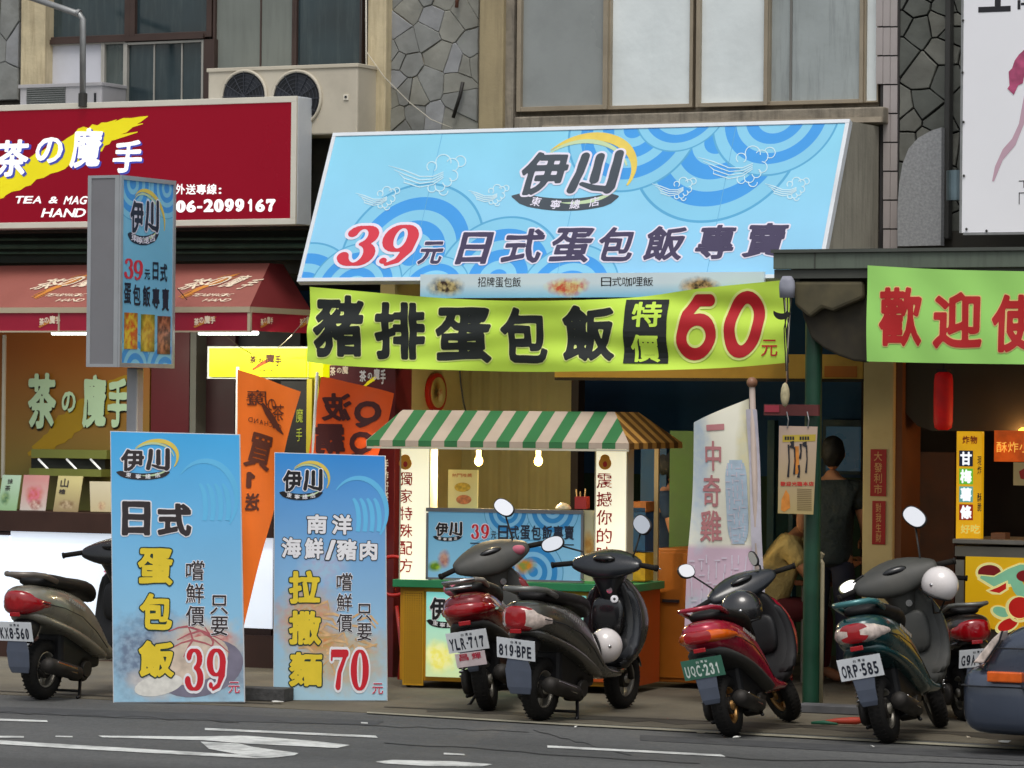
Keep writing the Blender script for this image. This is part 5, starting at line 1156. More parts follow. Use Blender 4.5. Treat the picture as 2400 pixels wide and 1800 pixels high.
MB().slab([(x, y, -.13) for x, y in q], (0, 0, .03)).build('sagging_canvas', mat('canvas_black', (52, 47, 36), .9, var=.4, scale=9), CN.root, bev=.02)
PO = Thing('steel_post', 'round dark green steel post holding the canopy', 'post', 1904, 1662, -1.75, atground=False)
pb = ground(1904, 1660); PO2 = pb
pgreen = mat('post_green', (14, 62, 42), .45, var=.2, scale=6, grime=.4, gcol=(20, 44, 34), coat=.2)
xg = onY(1904, 1200, -1.75).x; inv = PO.mw.inverted()
mb = MB(); mb.cyl((xg, -1.75, .0), (xg, -1.75, 2.86), .056, 24); mb.map(lambda v: inv @ v); mb.build('shaft', pgreen, PO.root, smooth=False)
mb = MB(); mb.box(xg - .11, xg + .11, -1.86, -1.64, .004, .02); mb.map(lambda v: inv @ v); mb.build('base_plate', pgreen, PO.root, bev=.004)
T = Thing('drain_pipe', 'thin cream plastic pipe standing beside the green post', 'pipe', 1930, 1600, -1.55)
pvc = mat('pvc_cream', (170, 160, 130), .5, var=.1); p = T.P(1921, 1308); q = T.P(1928, 1320); s = T.P(1924, 1640)
MB().tube([(p[0], p[1], 0), (q[0], q[1], 0), (q[0], q[1] - .3, 0), (s[0], 0.0 + T.W(Vector((T.o.x, T.o.y, 0))).y, 0)], .0135, 10).build('pipe', pvc, T.root, smooth=True); MB().cyl((p[0] - .012, p[1] - .01, 0), (p[0] + .014, p[1] + .035, 0), .024, 12).build('cap', pvc, T.root)
T = Thing('cord_bundle', 'grey cloth and cords tied at the canopy corner above the lime banner end', 'cords', 1845, 700, -1.99)
p = T.P(1845, 658); 
MB().loftx([(-.11, -.03, .03, .05), (-.04, -.03, .03, .055), (.0, -.03, .03, .05), (.03, -.02, .02, .03)], 12).map(lambda v: Vector((p[0] + v.y, p[1] + v.x, v.z))).build('tied_cloth', mat('cloth_grey', (142, 144, 156), .8, var=.2, scale=12), T.root, smooth=True)
R = random.Random(9)
for k in range(5):
    pts = [(1836 + 6 * k + R.uniform(-3, 3), 690), (1840 + 4 * k + R.uniform(-4, 4), 730), (1846 + R.uniform(-6, 6), 770), (1846 + R.uniform(-3, 3), 850 + 10 * k)]
    w = [T.P(*u) for u in pts]; MB().tube([(x, y, .01 * (k % 3)) for x, y in w], .004, 6).build('cord', mat('cord_pale' if k % 2 else 'cord_dark', (170, 164, 150) if k % 2 else (40, 38, 36), .8), T.root)
w = [T.P(1846, 855), T.P(1843, 905), T.P(1840, 955)]; MB().tube([(w[0][0], w[0][1], 0), (w[1][0], w[1][1], 0), (w[2][0], w[2][1], 0)], .004, 6).build('cord', mat('cord_brown', (130, 100, 80), .8), T.root)
p = T.P(1840, 925); MB().ell((p[0], p[1], 0), (.03, .08, .03), 12, 9).build('rope_bundle', mat('rope', (176, 166, 132), .9, var=.25, scale=30), T.root, smooth=True)
mb = MB(); T.ribbon(mb, arcpx(1832, 722, 20, 20, 200, 330, 10, 1, 6, 7), .03); mb2 = MB(); mb2.add([(x, y, z + .0) for x, y, z in mb.v] , mb.f); mb2.build('hook', mat('near_black', (0, 0, 0)), T.root)
T = Thing('hanging_poster', 'hanging poster of small print and figures on strings before the green post', 'poster', 1868, 1205, -1.9)
PPm = printmat('poster_print', (176, 156, 104), (190, 166, 150), .6, y0=T.P(1868, 1205)[1], rough=.5)
q = [T.P(*p_) for p_ in ((1823, 1203), (1906, 1206), (1916, 1000), (1826, 998))]
MB().slab([(x, y, -.003) for x, y in q], (0, 0, .003)).build('sheet', PPm, T.root)
mb = MB(); mb2 = MB(); mb3 = MB()
T.poly(mb, [(1834, 1020), (1912, 1018), (1911, 1034), (1834, 1036)], .002); T.flat('yellow_strip', mb, mat('poster_yellow', (190, 166, 60), .5))
mb = MB(); R = random.Random(2)
for (x0, x1) in ((1839, 1862), (1874, 1900)):
    for k in range(4): T.poly(mb, [(x0 + k * 6, 1023), (x0 + k * 6 + 4.4, 1023), (x0 + k * 6 + 4.4, 1031), (x0 + k * 6, 1031)], .0035)
for (x, y0, y1, w_2) in ((1848, 1042, 1118, 2.2), (1862, 1048, 1112, 2.0), (1876, 1040, 1075, 2.4), (1890, 1044, 1108, 2), (1872, 1090, 1119, 2.6), (1856, 1034, 1050, 5), (1885, 1036, 1046, 6)):
    T.ribbon(mb, [(x, y0, w_2), (x + 1.5, (y0 + y1) / 2, w_2 * .7), (x - 1, y1, w_2 * 1.2)], .0035 + x * 1e-6)
T.flat('dark_print', mb, blk)
T.text(T.chars('歡迎光臨本店', 1829, 1129, 1907, 1139), mat('poster_red', (190, 50, 40), .5), .0035, .03, 16)
mb = MB(); T.poly(mb, [(1862, 1046), (1872, 1046), (1873, 1110), (1860, 1112)], .002); T.poly(mb, [(1832, 1170), (1842, 1148), (1850, 1160), (1852, 1190), (1838, 1200), (1830, 1195)], .002); T.flat('orange_print', mb, mat('poster_orange', (206, 130, 50), .5, var=.2, scale=20))
mb = MB()
for k in range(12): T.ribbon(mb, [(1868, 1146 + k * 4.4, .7), (1902, 1147 + k * 4.4, .7)], .003)
T.flat('fine_print', mb, mat('poster_fine', (120, 100, 60), .5))
for x in (1846, 1894):
    p = T.P(x, 1003); q = T.P(x - 2, 965); MB().tube([(p[0], p[1], .004), (p[0] + .01, (p[1] + q[1]) / 2, .012), (q[0], q[1], .0)], .004, 6).build('hook', galv, T.root)
T2 = Thing('mounting_board', 'dull red board fixed across the green post above the hanging poster', 'board', 1855, 975, -1.86)
T2.box('board', 1790, 948, 1918, 974, -.03, 0, mat('dull_red_wood', (92, 40, 38), .7, var=.25, scale=8)); T2.box('end_plate', 1792, 950, 1826, 966, 0, .006, mat('dull_pink', (150, 44, 60), .6, var=.2))
# ------------------------------------------------------------------ stall at far right
T = Thing('light_box', 'tall yellow lit fries sign with four coloured squares at right', 'sign', 2272, 1272, -.6)
T.box('lit_face', 2241, 1011, 2300, 1271, -.05, 0, mat('yellow_lit_deep', (226, 168, 14), .4, var=.12, scale=5, emit=.5), bev=.003)
for (ch, y0, cc) in (('甘', 1056, (24, 34, 60)), ('梅', 1098, (110, 196, 60)), ('薯', 1140, (110, 176, 170)), ('條', 1182, (150, 40, 22))):
    T.box('colour_square', 2248, y0, 2280, y0 + 37, .001, .004, mat('square_%s' % y0, cc, .4, var=.04, emit=.4)); T.text([(ch, 2251, y0 + 3, 2277, y0 + 34)], mat('letter_glow', (236, 240, 244), .4, var=0, emit=.8), .006, .04, 34)
T.text([(c, 2291, 1070 + i * 22 + (i > 1) * 42, 2300, 1090 + i * 22 + (i > 1) * 42) for i, c in enumerate('現炸酥脆')], dk, .003, .01, 18)
T.text(T.chars('炸物', 2256, 1022, 2290, 1040), mat('print_orange', (0, 0, 0)), .003, .03, 22)
T.text(T.chars('好吃', 2252, 1230, 2296, 1250), mat('pale_yellow_print', (236, 220, 110), .5, emit=.4), .003, .03, 22)
SF = Thing('snack_counter', 'steel snack counter with a yellow lobster board at the right frame edge', 'counter', 2262, 1560, -.75)
steel = mat('stainless', (150, 146, 136), .35, metal=.6, var=.15, scale=5)
SF.box('counter_top', 2232, 1271, 2900, 1282, -.7, .04, steel, bev=.004); SF.box('apron', 2238, 1288, 2900, 1312, -.6, 0, mat('steel_dull', (128, 124, 112), .5, metal=.4, var=.1)); SF.box('leg', 2238, 1312, 2258, 1600, -.05, .0, steel)
SF.box('board', 2262, 1312, 2900, 1484, -.02, .0, printmat('lobster_board', (214, 160, 16), (226, 178, 10), .5, y0=SF.P(2300, 1484)[1], emit=.30), bev=.002)
SF.box('cabinet', 2262, 1484, 2900, 1600, -.6, -.02, mat('cabinet_dark', (60, 50, 40), .6))
pale = mat('art_outline', (240, 230, 150), .5, emit=.3); ared = mat('art_red', (200, 24, 14), .5, emit=.25); adr = mat('art_dark_red', (140, 14, 20), .5, emit=.15); atl = mat('art_teal', (136, 200, 160), .5, emit=.25)
def art(pts, m, z, rad=0):
    mb = MB(); SF.poly(mb, pts, z); SF.flat('printed_art', mb, m)
def blob(cx, cy, rx, ry, m, z, a0=0, a1=360, rot=0):
    pts = [(x, y) for x, y, w in arcpx(cx, cy, rx, ry, a0, a1, 22, rot=rot)]; art(pts, m, z)
blob(2319, 1342, 33, 24, pale, .002); blob(2319, 1342, 27, 18, adr, .0035)
mb = MB(); SF.ribbon(mb, [(2292, 1352, 6), (2330, 1366, 16), (2370, 1352, 22), (2395, 1335, 16), (2430, 1330, 8)], .004); SF.flat('printed_art', mb, pale)
mb = MB(); SF.ribbon(mb, [(2298, 1352, 3), (2330, 1364, 11), (2370, 1350, 17), (2395, 1335, 12), (2430, 1330, 5)], .005); SF.flat('printed_art', mb, atl)
art([(2310, 1384), (2340, 1370), (2362, 1360), (2364, 1382), (2345, 1394), (2325, 1393)], pale, .0060); art([(2318, 1385), (2340, 1376), (2358, 1366), (2358, 1380), (2342, 1390)], ared, .007)
mb = MB(); SF.ribbon(mb, [(2376, 1350, 14), (2388, 1380, 14), (2398, 1402, 8)], .0062); SF.flat('printed_art', mb, atl)
blob(2404, 1350, 22, 14, adr, .0072)
blob(2346, 1436, 26, 16, pale, .0062, rot=-20); blob(2346, 1434, 20, 11, atl, .0074, rot=-20)
blob(2386, 1424, 30, 28, pale, .008); blob(2390, 1424, 26, 25, ared, .009); blob(2360, 1466, 30, 17, pale, .0095, rot=25); blob(2362, 1464, 25, 13, ared, .0105, rot=25)
mb = MB(); SF.ribbon(mb, arcpx(2390, 1424, 30, 32, 200, 330, 12, 2, 2, 3), .0112); SF.flat('printed_art', mb, pale)
T = Thing('stall_sign', 'orange glowing scribbled signboard above the snack counter', 'sign', 2400, 1090, -.3)
T.box('board', 2330, 1012, 2900, 1086, -.05, 0, mat('orange_lit', (206, 84, 20), .5, var=.4, scale=7, emit=.35)); T.text(T.chars('酥炸小吃', 2336, 1036, 2440, 1060), mat('amber', (250, 190, 80), .5, emit=.6), .003, .0, 26)
T = Thing('menu_card', 'cream card with a red blot hanging under the orange signboard', 'menu card', 2390, 1138, -.4)
T.box('card', 2375, 1084, 2440, 1138, -.004, 0, mat('cream_card', (206, 190, 140), .6)); mb = MB(); T.poly(mb, [(2388, 1105), (2400, 1098), (2410, 1108), (2404, 1124), (2392, 1122)], .002); T.flat('red_print', mb, mat('plaque_red', (0, 0, 0)))
T = Thing('tissue_box', 'small brown tissue box standing on the steel snack counter', 'box', 2338, 1272, -.6)
T.box('box', 2322, 1249, 2356, 1271, -.1, 0, mat('tissue_brown', (150, 96, 60), .6, var=.1), bev=.004)
li = bpy.data.lights.new('stall_lamp', 'POINT'); li.energy = 6; li.color = (1, .55, .2); li.shadow_soft_size = .08
lo_ = bpy.data.objects.new('stall_lamp', li); COL.objects.link(lo_); lo_.location = onY(2398, 1022, -.1)
T = Thing('light_bulb', 'warm glowing bulb at the right frame edge above the orange signboard', 'bulb', 2398, 1022, -.15)
MB().ell((0, 0, 0), (.045, .06, .045), 14, 10).build('glass', mat('bulb_orange', (255, 170, 60), .4, emit=4, var=0), T.root, smooth=True)
T = Thing('wood_panel', 'reddish brown wooden panel behind the mirror of the teal scooter', 'panel', 2200, 1560, .6)
T.box('panel', 2150, 1060, 2236, 1560, -.05, 0, mat('red_brown_wood', (72, 40, 22), .6, var=.3, scale=5)); T.box('panel', 2112, 1150, 2134, 1560, -.05, 0, mat('brown_wood_light', (98, 60, 32), .6, var=.3, scale=5))
# orange cabinet and green panel left of the white flag
T = Thing('steel_cabinet', 'orange painted steel cabinet behind the food cart, left of the white flag', 'cabinet', 1580, 1600, -.45)
orc = mat('orange_cabinet', (160, 90, 14), .5, var=.12, scale=3, grime=.3, gcol=(120, 66, 14))
T.box('body', 1536, 1286, 1650, 1600, -.6, 0, orc, bev=.008); T.box('door', 1542, 1296, 1640, 1590, 0, .012, orc, bev=.004); T.box('handle', 1552, 1405, 1590, 1412, .012, .03, mat('rail_dark', (0, 0, 0)))
T = Thing('green_screen', 'dark green partition above the orange cabinet', 'partition', 1600, 1286, .1)
T.box('panel', 1568, 1010, 1640, 1500, -.05, 0, mat('partition_green', (70, 100, 48), .7, var=.2, scale=3))
T.box('panel', 1500, 1040, 1560, 1500, -.3, -.2, mat('partition_navy', (26, 66, 104), .7, var=.2))
# ------------------------------------------------------------------ food cart
CT = Thing('food_cart', 'yellow and green food cart with glowing lettered side panels and striped canopy roof', 'cart', 925, 1612, rot=8, atground=True)
cy = mat('cart_yellow', (186, 132, 18), .5, var=.1, scale=3, grime=.3, gcol=(150, 100, 20)); cg = mat('cart_green', (40, 128, 82), .45, var=.08, scale=4); cor = mat('cart_orange', (176, 74, 14), .5, var=.1)
L0 = CT.P(925, 1500)[0]; L1 = CT.P(1478, 1500)[0]; DZ = -.72
yc0, yc1 = CT.P(1200, 1382)[1], CT.P(1200, 1364)[1]; yb_ = CT.P(1200, 1603)[1]
CT.lbox('body', L0 + .03, L1 - .01, yb_, yc0, DZ + .02, -.02, cy, bev=.005)
CT.lbox('side_skin', L1 - .01, L1 + .002, yb_, yc0, DZ + .03, -.03, cor)
CT.lbox('counter', L0 - .01, L1 + .02, yc0, yc1, DZ - .02, .03, cg, bev=.004)
CT.box('perforated_panel', 944, 1385, 992, 1606, -.018, -.004, mat('cart_yellow_panel', (196, 146, 20), .5, var=.15, scale=50))
mb = MB()
hm = mat('perforation', (96, 66, 10), .8)
a, b, c, d = CT.rect(946, 1388, 990, 1602, 0)
for i in range(8):
    for j in range(38):
        x = a + (b - a) * (i + .5) / 8; y = c + (d - c) * (j + .5) / 38; mb.add([(x - .004, y - .004, -.002), (x + .004, y - .004, -.002), (x + .004, y + .004, -.002), (x - .004, y + .004, -.002)], [(0, 1, 2, 3)])
o = CT.flat('perforations', mb, hm); o['kind'] = 'stuff'
b1 = CT.P(1050, 1540, 0); b2 = CT.P(1040, 1440, 0)
CT.box('lit_panel', 998, 1392, 1372, 1592, -.018, .0, printmat('cart_low_print', (196, 214, 160), (120, 200, 196), .6, y0=CT.P(1100, 1592)[1], blobs=[(CT.P(1030, 1540, 0)[0], CT.P(1030, 1540, 0)[1], .14, .12, (224, 214, 90), (236, 230, 150), .9)], emit=.45), bev=.003)
logo(CT, 1008, 1400, 1090, 1452, mat('print_ink', (0, 0, 0)), wh, z=.003, N=34, crescent=False)
CT.box('orange_door', 1384, 1390, 1470, 1600, -.018, .004, cor, bev=.004)
lit = mat('cart_lit_panel', (240, 236, 208), .4, var=.08, scale=2, emit=.62); cf = mat('cart_panel_frame', (196, 190, 168), .5, var=.06)
yt_ = CT.P(1200, 1050)[1]
for (x0, x1) in ((936, 1008), (1393, 1470)):
    CT.box('lit_pillar', x0 + 3, 1050, x1 - 3, 1362, -.14, .0, lit); CT.box('pillar_edge', x0, 1050, x0 + 3, 1362, -.142, .004, cf); CT.box('pillar_edge', x1 - 3, 1050, x1, 1362, -.142, .004, cf)
crr = mat('calligraphy_red', (176, 26, 22), .5, var=.1, scale=12)
CT.text(CT.col('獨家特殊配方', 936, 1106, 966, 1341, .22), crr, .003, .006, 36, rough=.016)
CT.text(CT.col('震撼你的味蕾', 1399, 1110, 1434, 1358, .2), crr, .003, .006, 36, rough=.016)
for x in (950, 1418):
    mb = MB(); k = 0
    for (dx, dy, rx, ry, m_) in ((0, 4, 15, 15, 0), (0, -8, 11, 9, 0), (0, 6, 5, 7, 1)):
        pts = [(p_[0], p_[1]) for p_ in arcpx(x + dx, 1082 + dy, rx, ry, 0, 350, 18)]; CT.poly(mb, pts, .002 + k * .0008, m_); k += 1
    CT.flat('gourd_badge', mb, [mat('badge_amber', (214, 150, 40), .5, var=.1), crr])
# menu board
mdisc = [(CT.P(*p_)[0], CT.P(*p_)[1], r_) for p_, r_ in (((1150, 1330), .2), ((1190, 1200), .17), ((1296, 1196), .19), ((1250, 1340), .22))]
CT.box('menu_board', 1003, 1202, 1361, 1357, -.02, .006, printmat('cart_menu_print', (132, 190, 220), (110, 176, 214), .5, mdisc, y0=CT.P(1200, 1357)[1], blobs=[(CT.P(1020, 1328)[0], CT.P(1020, 1328)[1], .06, .045, (150, 180, 40), (90, 130, 30), 1), (CT.P(1042, 1312)[0], CT.P(1042, 1312)[1], .05, .07, (150, 90, 90), (190, 150, 130), 1), (CT.P(1232, 1326)[0], CT.P(1232, 1326)[1], .09, .06, (190, 130, 30), (130, 140, 60), 1)], dcol=((120, 180, 216), (44, 130, 190), (70, 140, 180)), emit=.12))
for (x0, y0, x1, y1) in ((998, 1193, 1366, 1202), (998, 1357, 1366, 1362), (998, 1202, 1003, 1357), (1361, 1202, 1366, 1357)): CT.box('board_frame', x0, y0, x1, y1, -.03, .012, mat('board_frame_grey', (120, 124, 130), .4, metal=.3))
logo(CT, 1021, 1224, 1083, 1256, mat('print_ink', (0, 0, 0)), wh, z=.009, N=34, crescent=False)
outlined(CT, [('3', 1105, 1229, 1122, 1262), ('9', 1128, 1229, 1146, 1262)], rd, palep, 0, .05, 30, .009)
CT.text([('元', 1151, 1246, 1163, 1262)] + CT.chars('日式蛋包飯專賣', 1168, 1232, 1345, 1265), mat('print_navy', (0, 0, 0)), .010, .022, 32)
mb = MB(); CT.ribbon(mb, [(1102, 1273, 1.2), (1345, 1277, 1.2)], .0095); CT.flat('rule_print', mb, mat('print_navy', (0, 0, 0)))
# posts at the back and roof
ps = mat('cart_post', (150, 136, 110), .4, metal=.3, var=.1)
for (x, z) in ((L0 + .03, DZ + .03), (L1 - .03, DZ + .03)): CT.lbox('post', x - .015, x + .015, yc1, yt_ + .05, z - .015, z + .015, ps)
ey = CT.P(1160, 1049, .3)[1]; ev = CT.P(1160, 1036, .3)[1]; ty = CT.P(1200, 964, -.12)[1]
ex0, ex1 = CT.P(860, 1042, .3)[0], CT.P(1474, 1042, .3)[0]; tx0, tx1 = CT.P(944, 963, -.12)[0], CT.P(1441, 963, -.12)[0]
zf, zb, ztf, ztb = .3, DZ - .25, -.12, DZ + .05
gs, ws_ = mat('stripe_green', (46, 112, 62), .6, var=.08, scale=4), mat('stripe_white', (184, 166, 148), .6, var=.08, scale=4, grime=.25, gcol=(170, 140, 110))
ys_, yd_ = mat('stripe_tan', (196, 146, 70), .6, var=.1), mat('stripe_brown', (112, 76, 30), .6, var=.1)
def strips(P0, P1, Q1, Q0, n, drop, name, mats_, off=0):
    """eave edge P0-P1, ridge edge Q0-Q1; stripes run square to the eave"""
    P0, P1, Q0, Q1 = map(Vector, (P0, P1, Q0, Q1)); e = (P1 - P0); L_ = e.length; e = e / L_
    up = Q0 - P0; s0 = up.dot(e); up0 = up - e * s0; s1 = (Q1 - P0).dot(e); mb = MB(); H_ = up0.length; hu = up0 / H_
    nrm = e.cross(hu).normalized()
    def pt(s, h): return P0 + e * s + hu * h
    def hmax(s):
        if s < s0: return H_ * s / s0
        if s > s1: return H_ * (L_ - s) / (L_ - s1)
        return H_
    cuts = sorted(set([0, L_, s0, s1] + [L_ * (k + off) / n for k in range(n + 1) if 0 < L_ * (k + off) / n < L_]))
    for a_, b_ in zip(cuts[:-1], cuts[1:]):
        if b_ - a_ < 1e-6: continue
        k = int(((a_ + b_) / 2) / (L_ / n) - off + 100) % 2
        mb.add([pt(a_, 0), pt(b_, 0), pt(b_, hmax(b_)), pt(a_, hmax(a_))], [(0, 1, 2, 3)], k)
        dv = Vector((0, -drop, 0)); mb.add([pt(a_, 0), pt(b_, 0), pt(b_, 0) + dv, pt(a_, 0) + dv], [(3, 2, 1, 0)], k)
    o = CT.flat(name, mb, mats_); so_ = o.modifiers.new('solid', 'SOLIDIFY'); so_.thickness = .006; so_.offset = 0; return o
dr = ev - ey
strips((ex0, ev, zf), (ex1, ev, zf), (tx1, ty, ztf), (tx0, ty, ztf), 20, dr, 'striped_roof', [gs, ws_])
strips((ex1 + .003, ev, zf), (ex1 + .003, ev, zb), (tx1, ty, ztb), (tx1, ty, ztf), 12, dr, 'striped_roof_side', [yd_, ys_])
strips((ex0 - .003, ev, zb), (ex0 - .003, ev, zf), (tx0, ty, ztf), (tx0, ty, ztb), 12, dr, 'striped_roof_side', [gs, ws_])
CT.lbox('roof_top', tx0, tx1, ty - .01, ty - .002, ztb, ztf, ws_); CT.lbox('eave_rail', ex0, ex1, ey - .016, ey - .002, zf - .02, zf + .004, cf)
CT.lbox('header', L0 + .03, L1 - .03, yt_, yt_ + .05, -.1, -.06, cf)
for px_ in (1122, 1262):
    x, y = CT.P(px_, 1080, -.3); b_ = MB(); b_.ell((x, y, -.3), (.030, .036, .030), 16, 12)
    o = b_.build('bulb', mat('bulb_warm', (255, 206, 110), .4, emit=7, var=0), CT.root, smooth=True); MB().cyl((x, y + .03, -.3), (x, y + .075, -.3), .018, 12).build('bulb_socket', mat('socket_lit', (250, 230, 170), .5, emit=1.2, var=0), o)
    MB().cyl((x, y + .07, -.3), (x, y + .18, -.3), .004, 6).build('bulb_cord', mat('near_black', (0, 0, 0)), o)
    li = bpy.data.lights.new('bulb_lamp', 'POINT'); li.energy = 20; li.color = (1, .78, .45); li.shadow_soft_size = .035
    lo_ = bpy.data.objects.new('bulb_lamp', li); COL.objects.link(lo_); lo_.location = CT.mw @ Vector((x, y - .06, -.24))
for px_ in (955, 1120, 1330, 1450):
    x = CT.P(px_, 1620, -.08)[0]; w = MB(); w.torus((x, .045, -.1), (1, 0, 0), .030, .014, 18, 8); c_ = w.build('caster', mat('caster_rubber', (40, 38, 36), .7), CT.root, smooth=True)
    MB().box(x - .02, x + .02, .045, yb_, -.11, -.09).build('caster_fork', galv, c_)
T = Thing('poster', 'cream dish poster leaning under the left bulb of the food cart', 'poster', 1088, 1193, rot=8, point=CT.mw @ Vector((CT.P(1088, 1193, -.08)[0], CT.P(1088, 1193, -.08)[1], -.08)))
T.box('sheet', 1050, 1101, 1120, 1193, -.004, 0, mat('cream_poster', (240, 226, 160), .5, var=.04))
mb = MB(); T.poly(mb, [(p_[0], p_[1]) for p_ in arcpx(1084, 1142, 19, 11, 0, 350, 18)], .002, 0); T.poly(mb, [(p_[0], p_[1]) for p_ in arcpx(1087, 1171, 18, 11, 0, 350, 18)], .002, 1); T.flat('dish_print', mb, [mat('dish_yellow', (214, 176, 60), .5, var=.4, scale=30), mat('dish_orange', (214, 130, 80), .5, var=.4, scale=30)])
T.text(T.chars('熱門推薦', 1060, 1110, 1106, 1118), mat('print_orange', (0, 0, 0)), .002, .0, 16)
T = Thing('chopstick_holder', 'square red chopstick holder on the cart beside the right lit panel', 'holder', 1358, 1193, rot=8, point=CT.mw @ Vector((CT.P(1358, 1193, -.1)[0], CT.P(1358, 1193, -.1)[1], -.1)))
hr = mat('holder_red', (176, 52, 56), .5, var=.08); mb = MB(); a, b, c, d = T.rect(1347, 1164, 1374, 1193, .0)
for bx in ((a, b, c, d, -.002, 0), (a, b, c, d, -.08, -.078), (a, a + .002, c, d, -.078, -.002), (b - .002, b, c, d, -.078, -.002), (a, b, c, c + .003, -.078, -.002)): mb.box(*bx)
mb.build('holder', hr, T.root)
for (dx, ln) in ((.01, .05), (.03, .035), (.055, .055)): MB().cyl((a + dx, c, -.04), (a + dx + .012 * (dx * 40 - 1.2), d + ln, -.03), .004, 6).build('chopstick', mat('chopstick', (196, 170, 120), .6), T.root)
T = Thing('bowl', 'small white bowl upside down on top of the cart menu board', 'bowl', 1320, 1193, rot=8, point=CT.mw @ Vector((CT.P(1320, 1193, -.08)[0], CT.P(1320, 1193, -.08)[1], -.08)))
R_ = [[(r * math.cos(2 * PI * j / 20), h, r * math.sin(2 * PI * j / 20)) for j in range(20)] for (r, h) in ((.055, .0), (.052, .014), (.038, .03), (.024, .036), (.022, .042))]
MB().rings(R_).build('bowl', mat('bowl_white', (230, 222, 200), .3), T.root, smooth=True)
T = Thing('side_board', 'ochre handwritten board on the cart between the menu board and right pillar', 'board', 1378, 1362, rot=8, point=CT.mw @ Vector((CT.P(1378, 1360, -.02)[0], CT.P(1378, 1360, -.02)[1], -.02)))
T.box('board', 1366, 1196, 1391, 1362, -.01, 0, printmat('side_board_print', (190, 190, 150), (200, 196, 160), .5, blobs=[(T.P(1380, 1280)[0], T.P(1380, 1280)[1], .05, .12, (176, 120, 30), (200, 160, 80), .9)]))
for (lab, x0, y0, x1, y1, cc) in (('yellow tray standing on the cart counter at its right end', 1472, 1296, 1512, 1362, (196, 150, 20)), ('dark blue crate on the cart behind the right lit pillar', 1474, 1190, 1512, 1292, (20, 70, 110)), ('brown basket of fried food at the right end of the cart', 1472, 1176, 1514, 1200, (170, 100, 40))):
    pt_ = CT.mw @ Vector((CT.P(x0, y1, -.35)[0], max(yc1, CT.P(x0, y1, -.35)[1]), -.35))
    T = Thing(lab.split()[1] if lab.split()[1] in ('tray', 'basket') else 'crate', lab, lab.split()[1] if lab.split()[1] in ('tray', 'basket') else 'crate', 0, 0, rot=8, point=pt_)
    m_ = mat('goods_%d' % y0, cc, .6, var=.25, scale=14); a, b, c, d = T.rect(x0, y0, x1, y1); mb = MB()
    mb.box(a, b, 0, .008, -.2, 0); mb.box(a, b, 0, d, -.008, 0); mb.box(a, b, 0, d, -.2, -.192); mb.box(a, a + .008, 0, d, -.192, -.008); mb.box(b - .008, b, 0, d, -.192, -.008)
    mb.build('box', m_, T.root); T.lbox('contents', a + .01, b - .01, .01, d * .85, -.19, -.01, mat('fried_food', (150, 84, 30), .7, var=.5, scale=40))
# ------------------------------------------------------------------ scooters
rubber = mat('tyre_rubber', (26, 25, 24), .85, var=.25, scale=12, bump=.3, bscale=60, grime=.4, gcol=(56, 50, 40), spec=.25)
blkpl = mat('black_plastic', (22, 22, 24), .5, var=.2, scale=6, grime=.25, gcol=(52, 48, 42), spec=.35); blkgl = mat('black_gloss', (12, 13, 16), .25, var=.1, scale=4, coat=.4, grime=.15, gcol=(46, 44, 40))
vinyl = mat('seat_vinyl', (18, 17, 18), .55, var=.15, scale=8, bump=.15, bscale=120, grime=.2, gcol=(48, 44, 40), spec=.3)
chrome = mat('chrome', (200, 200, 200), .15, metal=1, var=.08, scale=9, grime=.25, gcol=(90, 84, 76)); alloy = mat('wheel_alloy', (150, 146, 136), .45, metal=.6, var=.2, scale=9, grime=.5, gcol=(70, 62, 52))
engm = mat('engine_metal', (44, 41, 38), .6, metal=.4, var=.3, scale=9, grime=.5, gcol=(50, 42, 34)); flap = mat('mud_flap', (84, 92, 108), .7, var=.1, scale=8, grime=.3, gcol=(70, 66, 60))
mirm = mat('mirror_glass', (250, 250, 250), .04, metal=1, var=0); lensr = mat('red_lens', (150, 10, 20), .12, var=.15, scale=20, coat=.8); lenso = mat('orange_lens', (214, 92, 16), .15, var=.15, scale=20, coat=.7)
lensc = mat('clear_lens', (206, 190, 180), .12, var=.3, scale=30, coat=.8); platew = mat('plate_white', (226, 230, 234), .5, var=.05, scale=20, grime=.2, gcol=(150, 146, 136)); plateg = mat('plate_green', (60, 112, 92), .5, var=.08, scale=20)
platek = mat('plate_black', (24, 30, 48), .5, var=0); headl = mat('headlamp_glass', (220, 224, 226), .08, metal=.4, var=0)
PR = bpy.data.objects
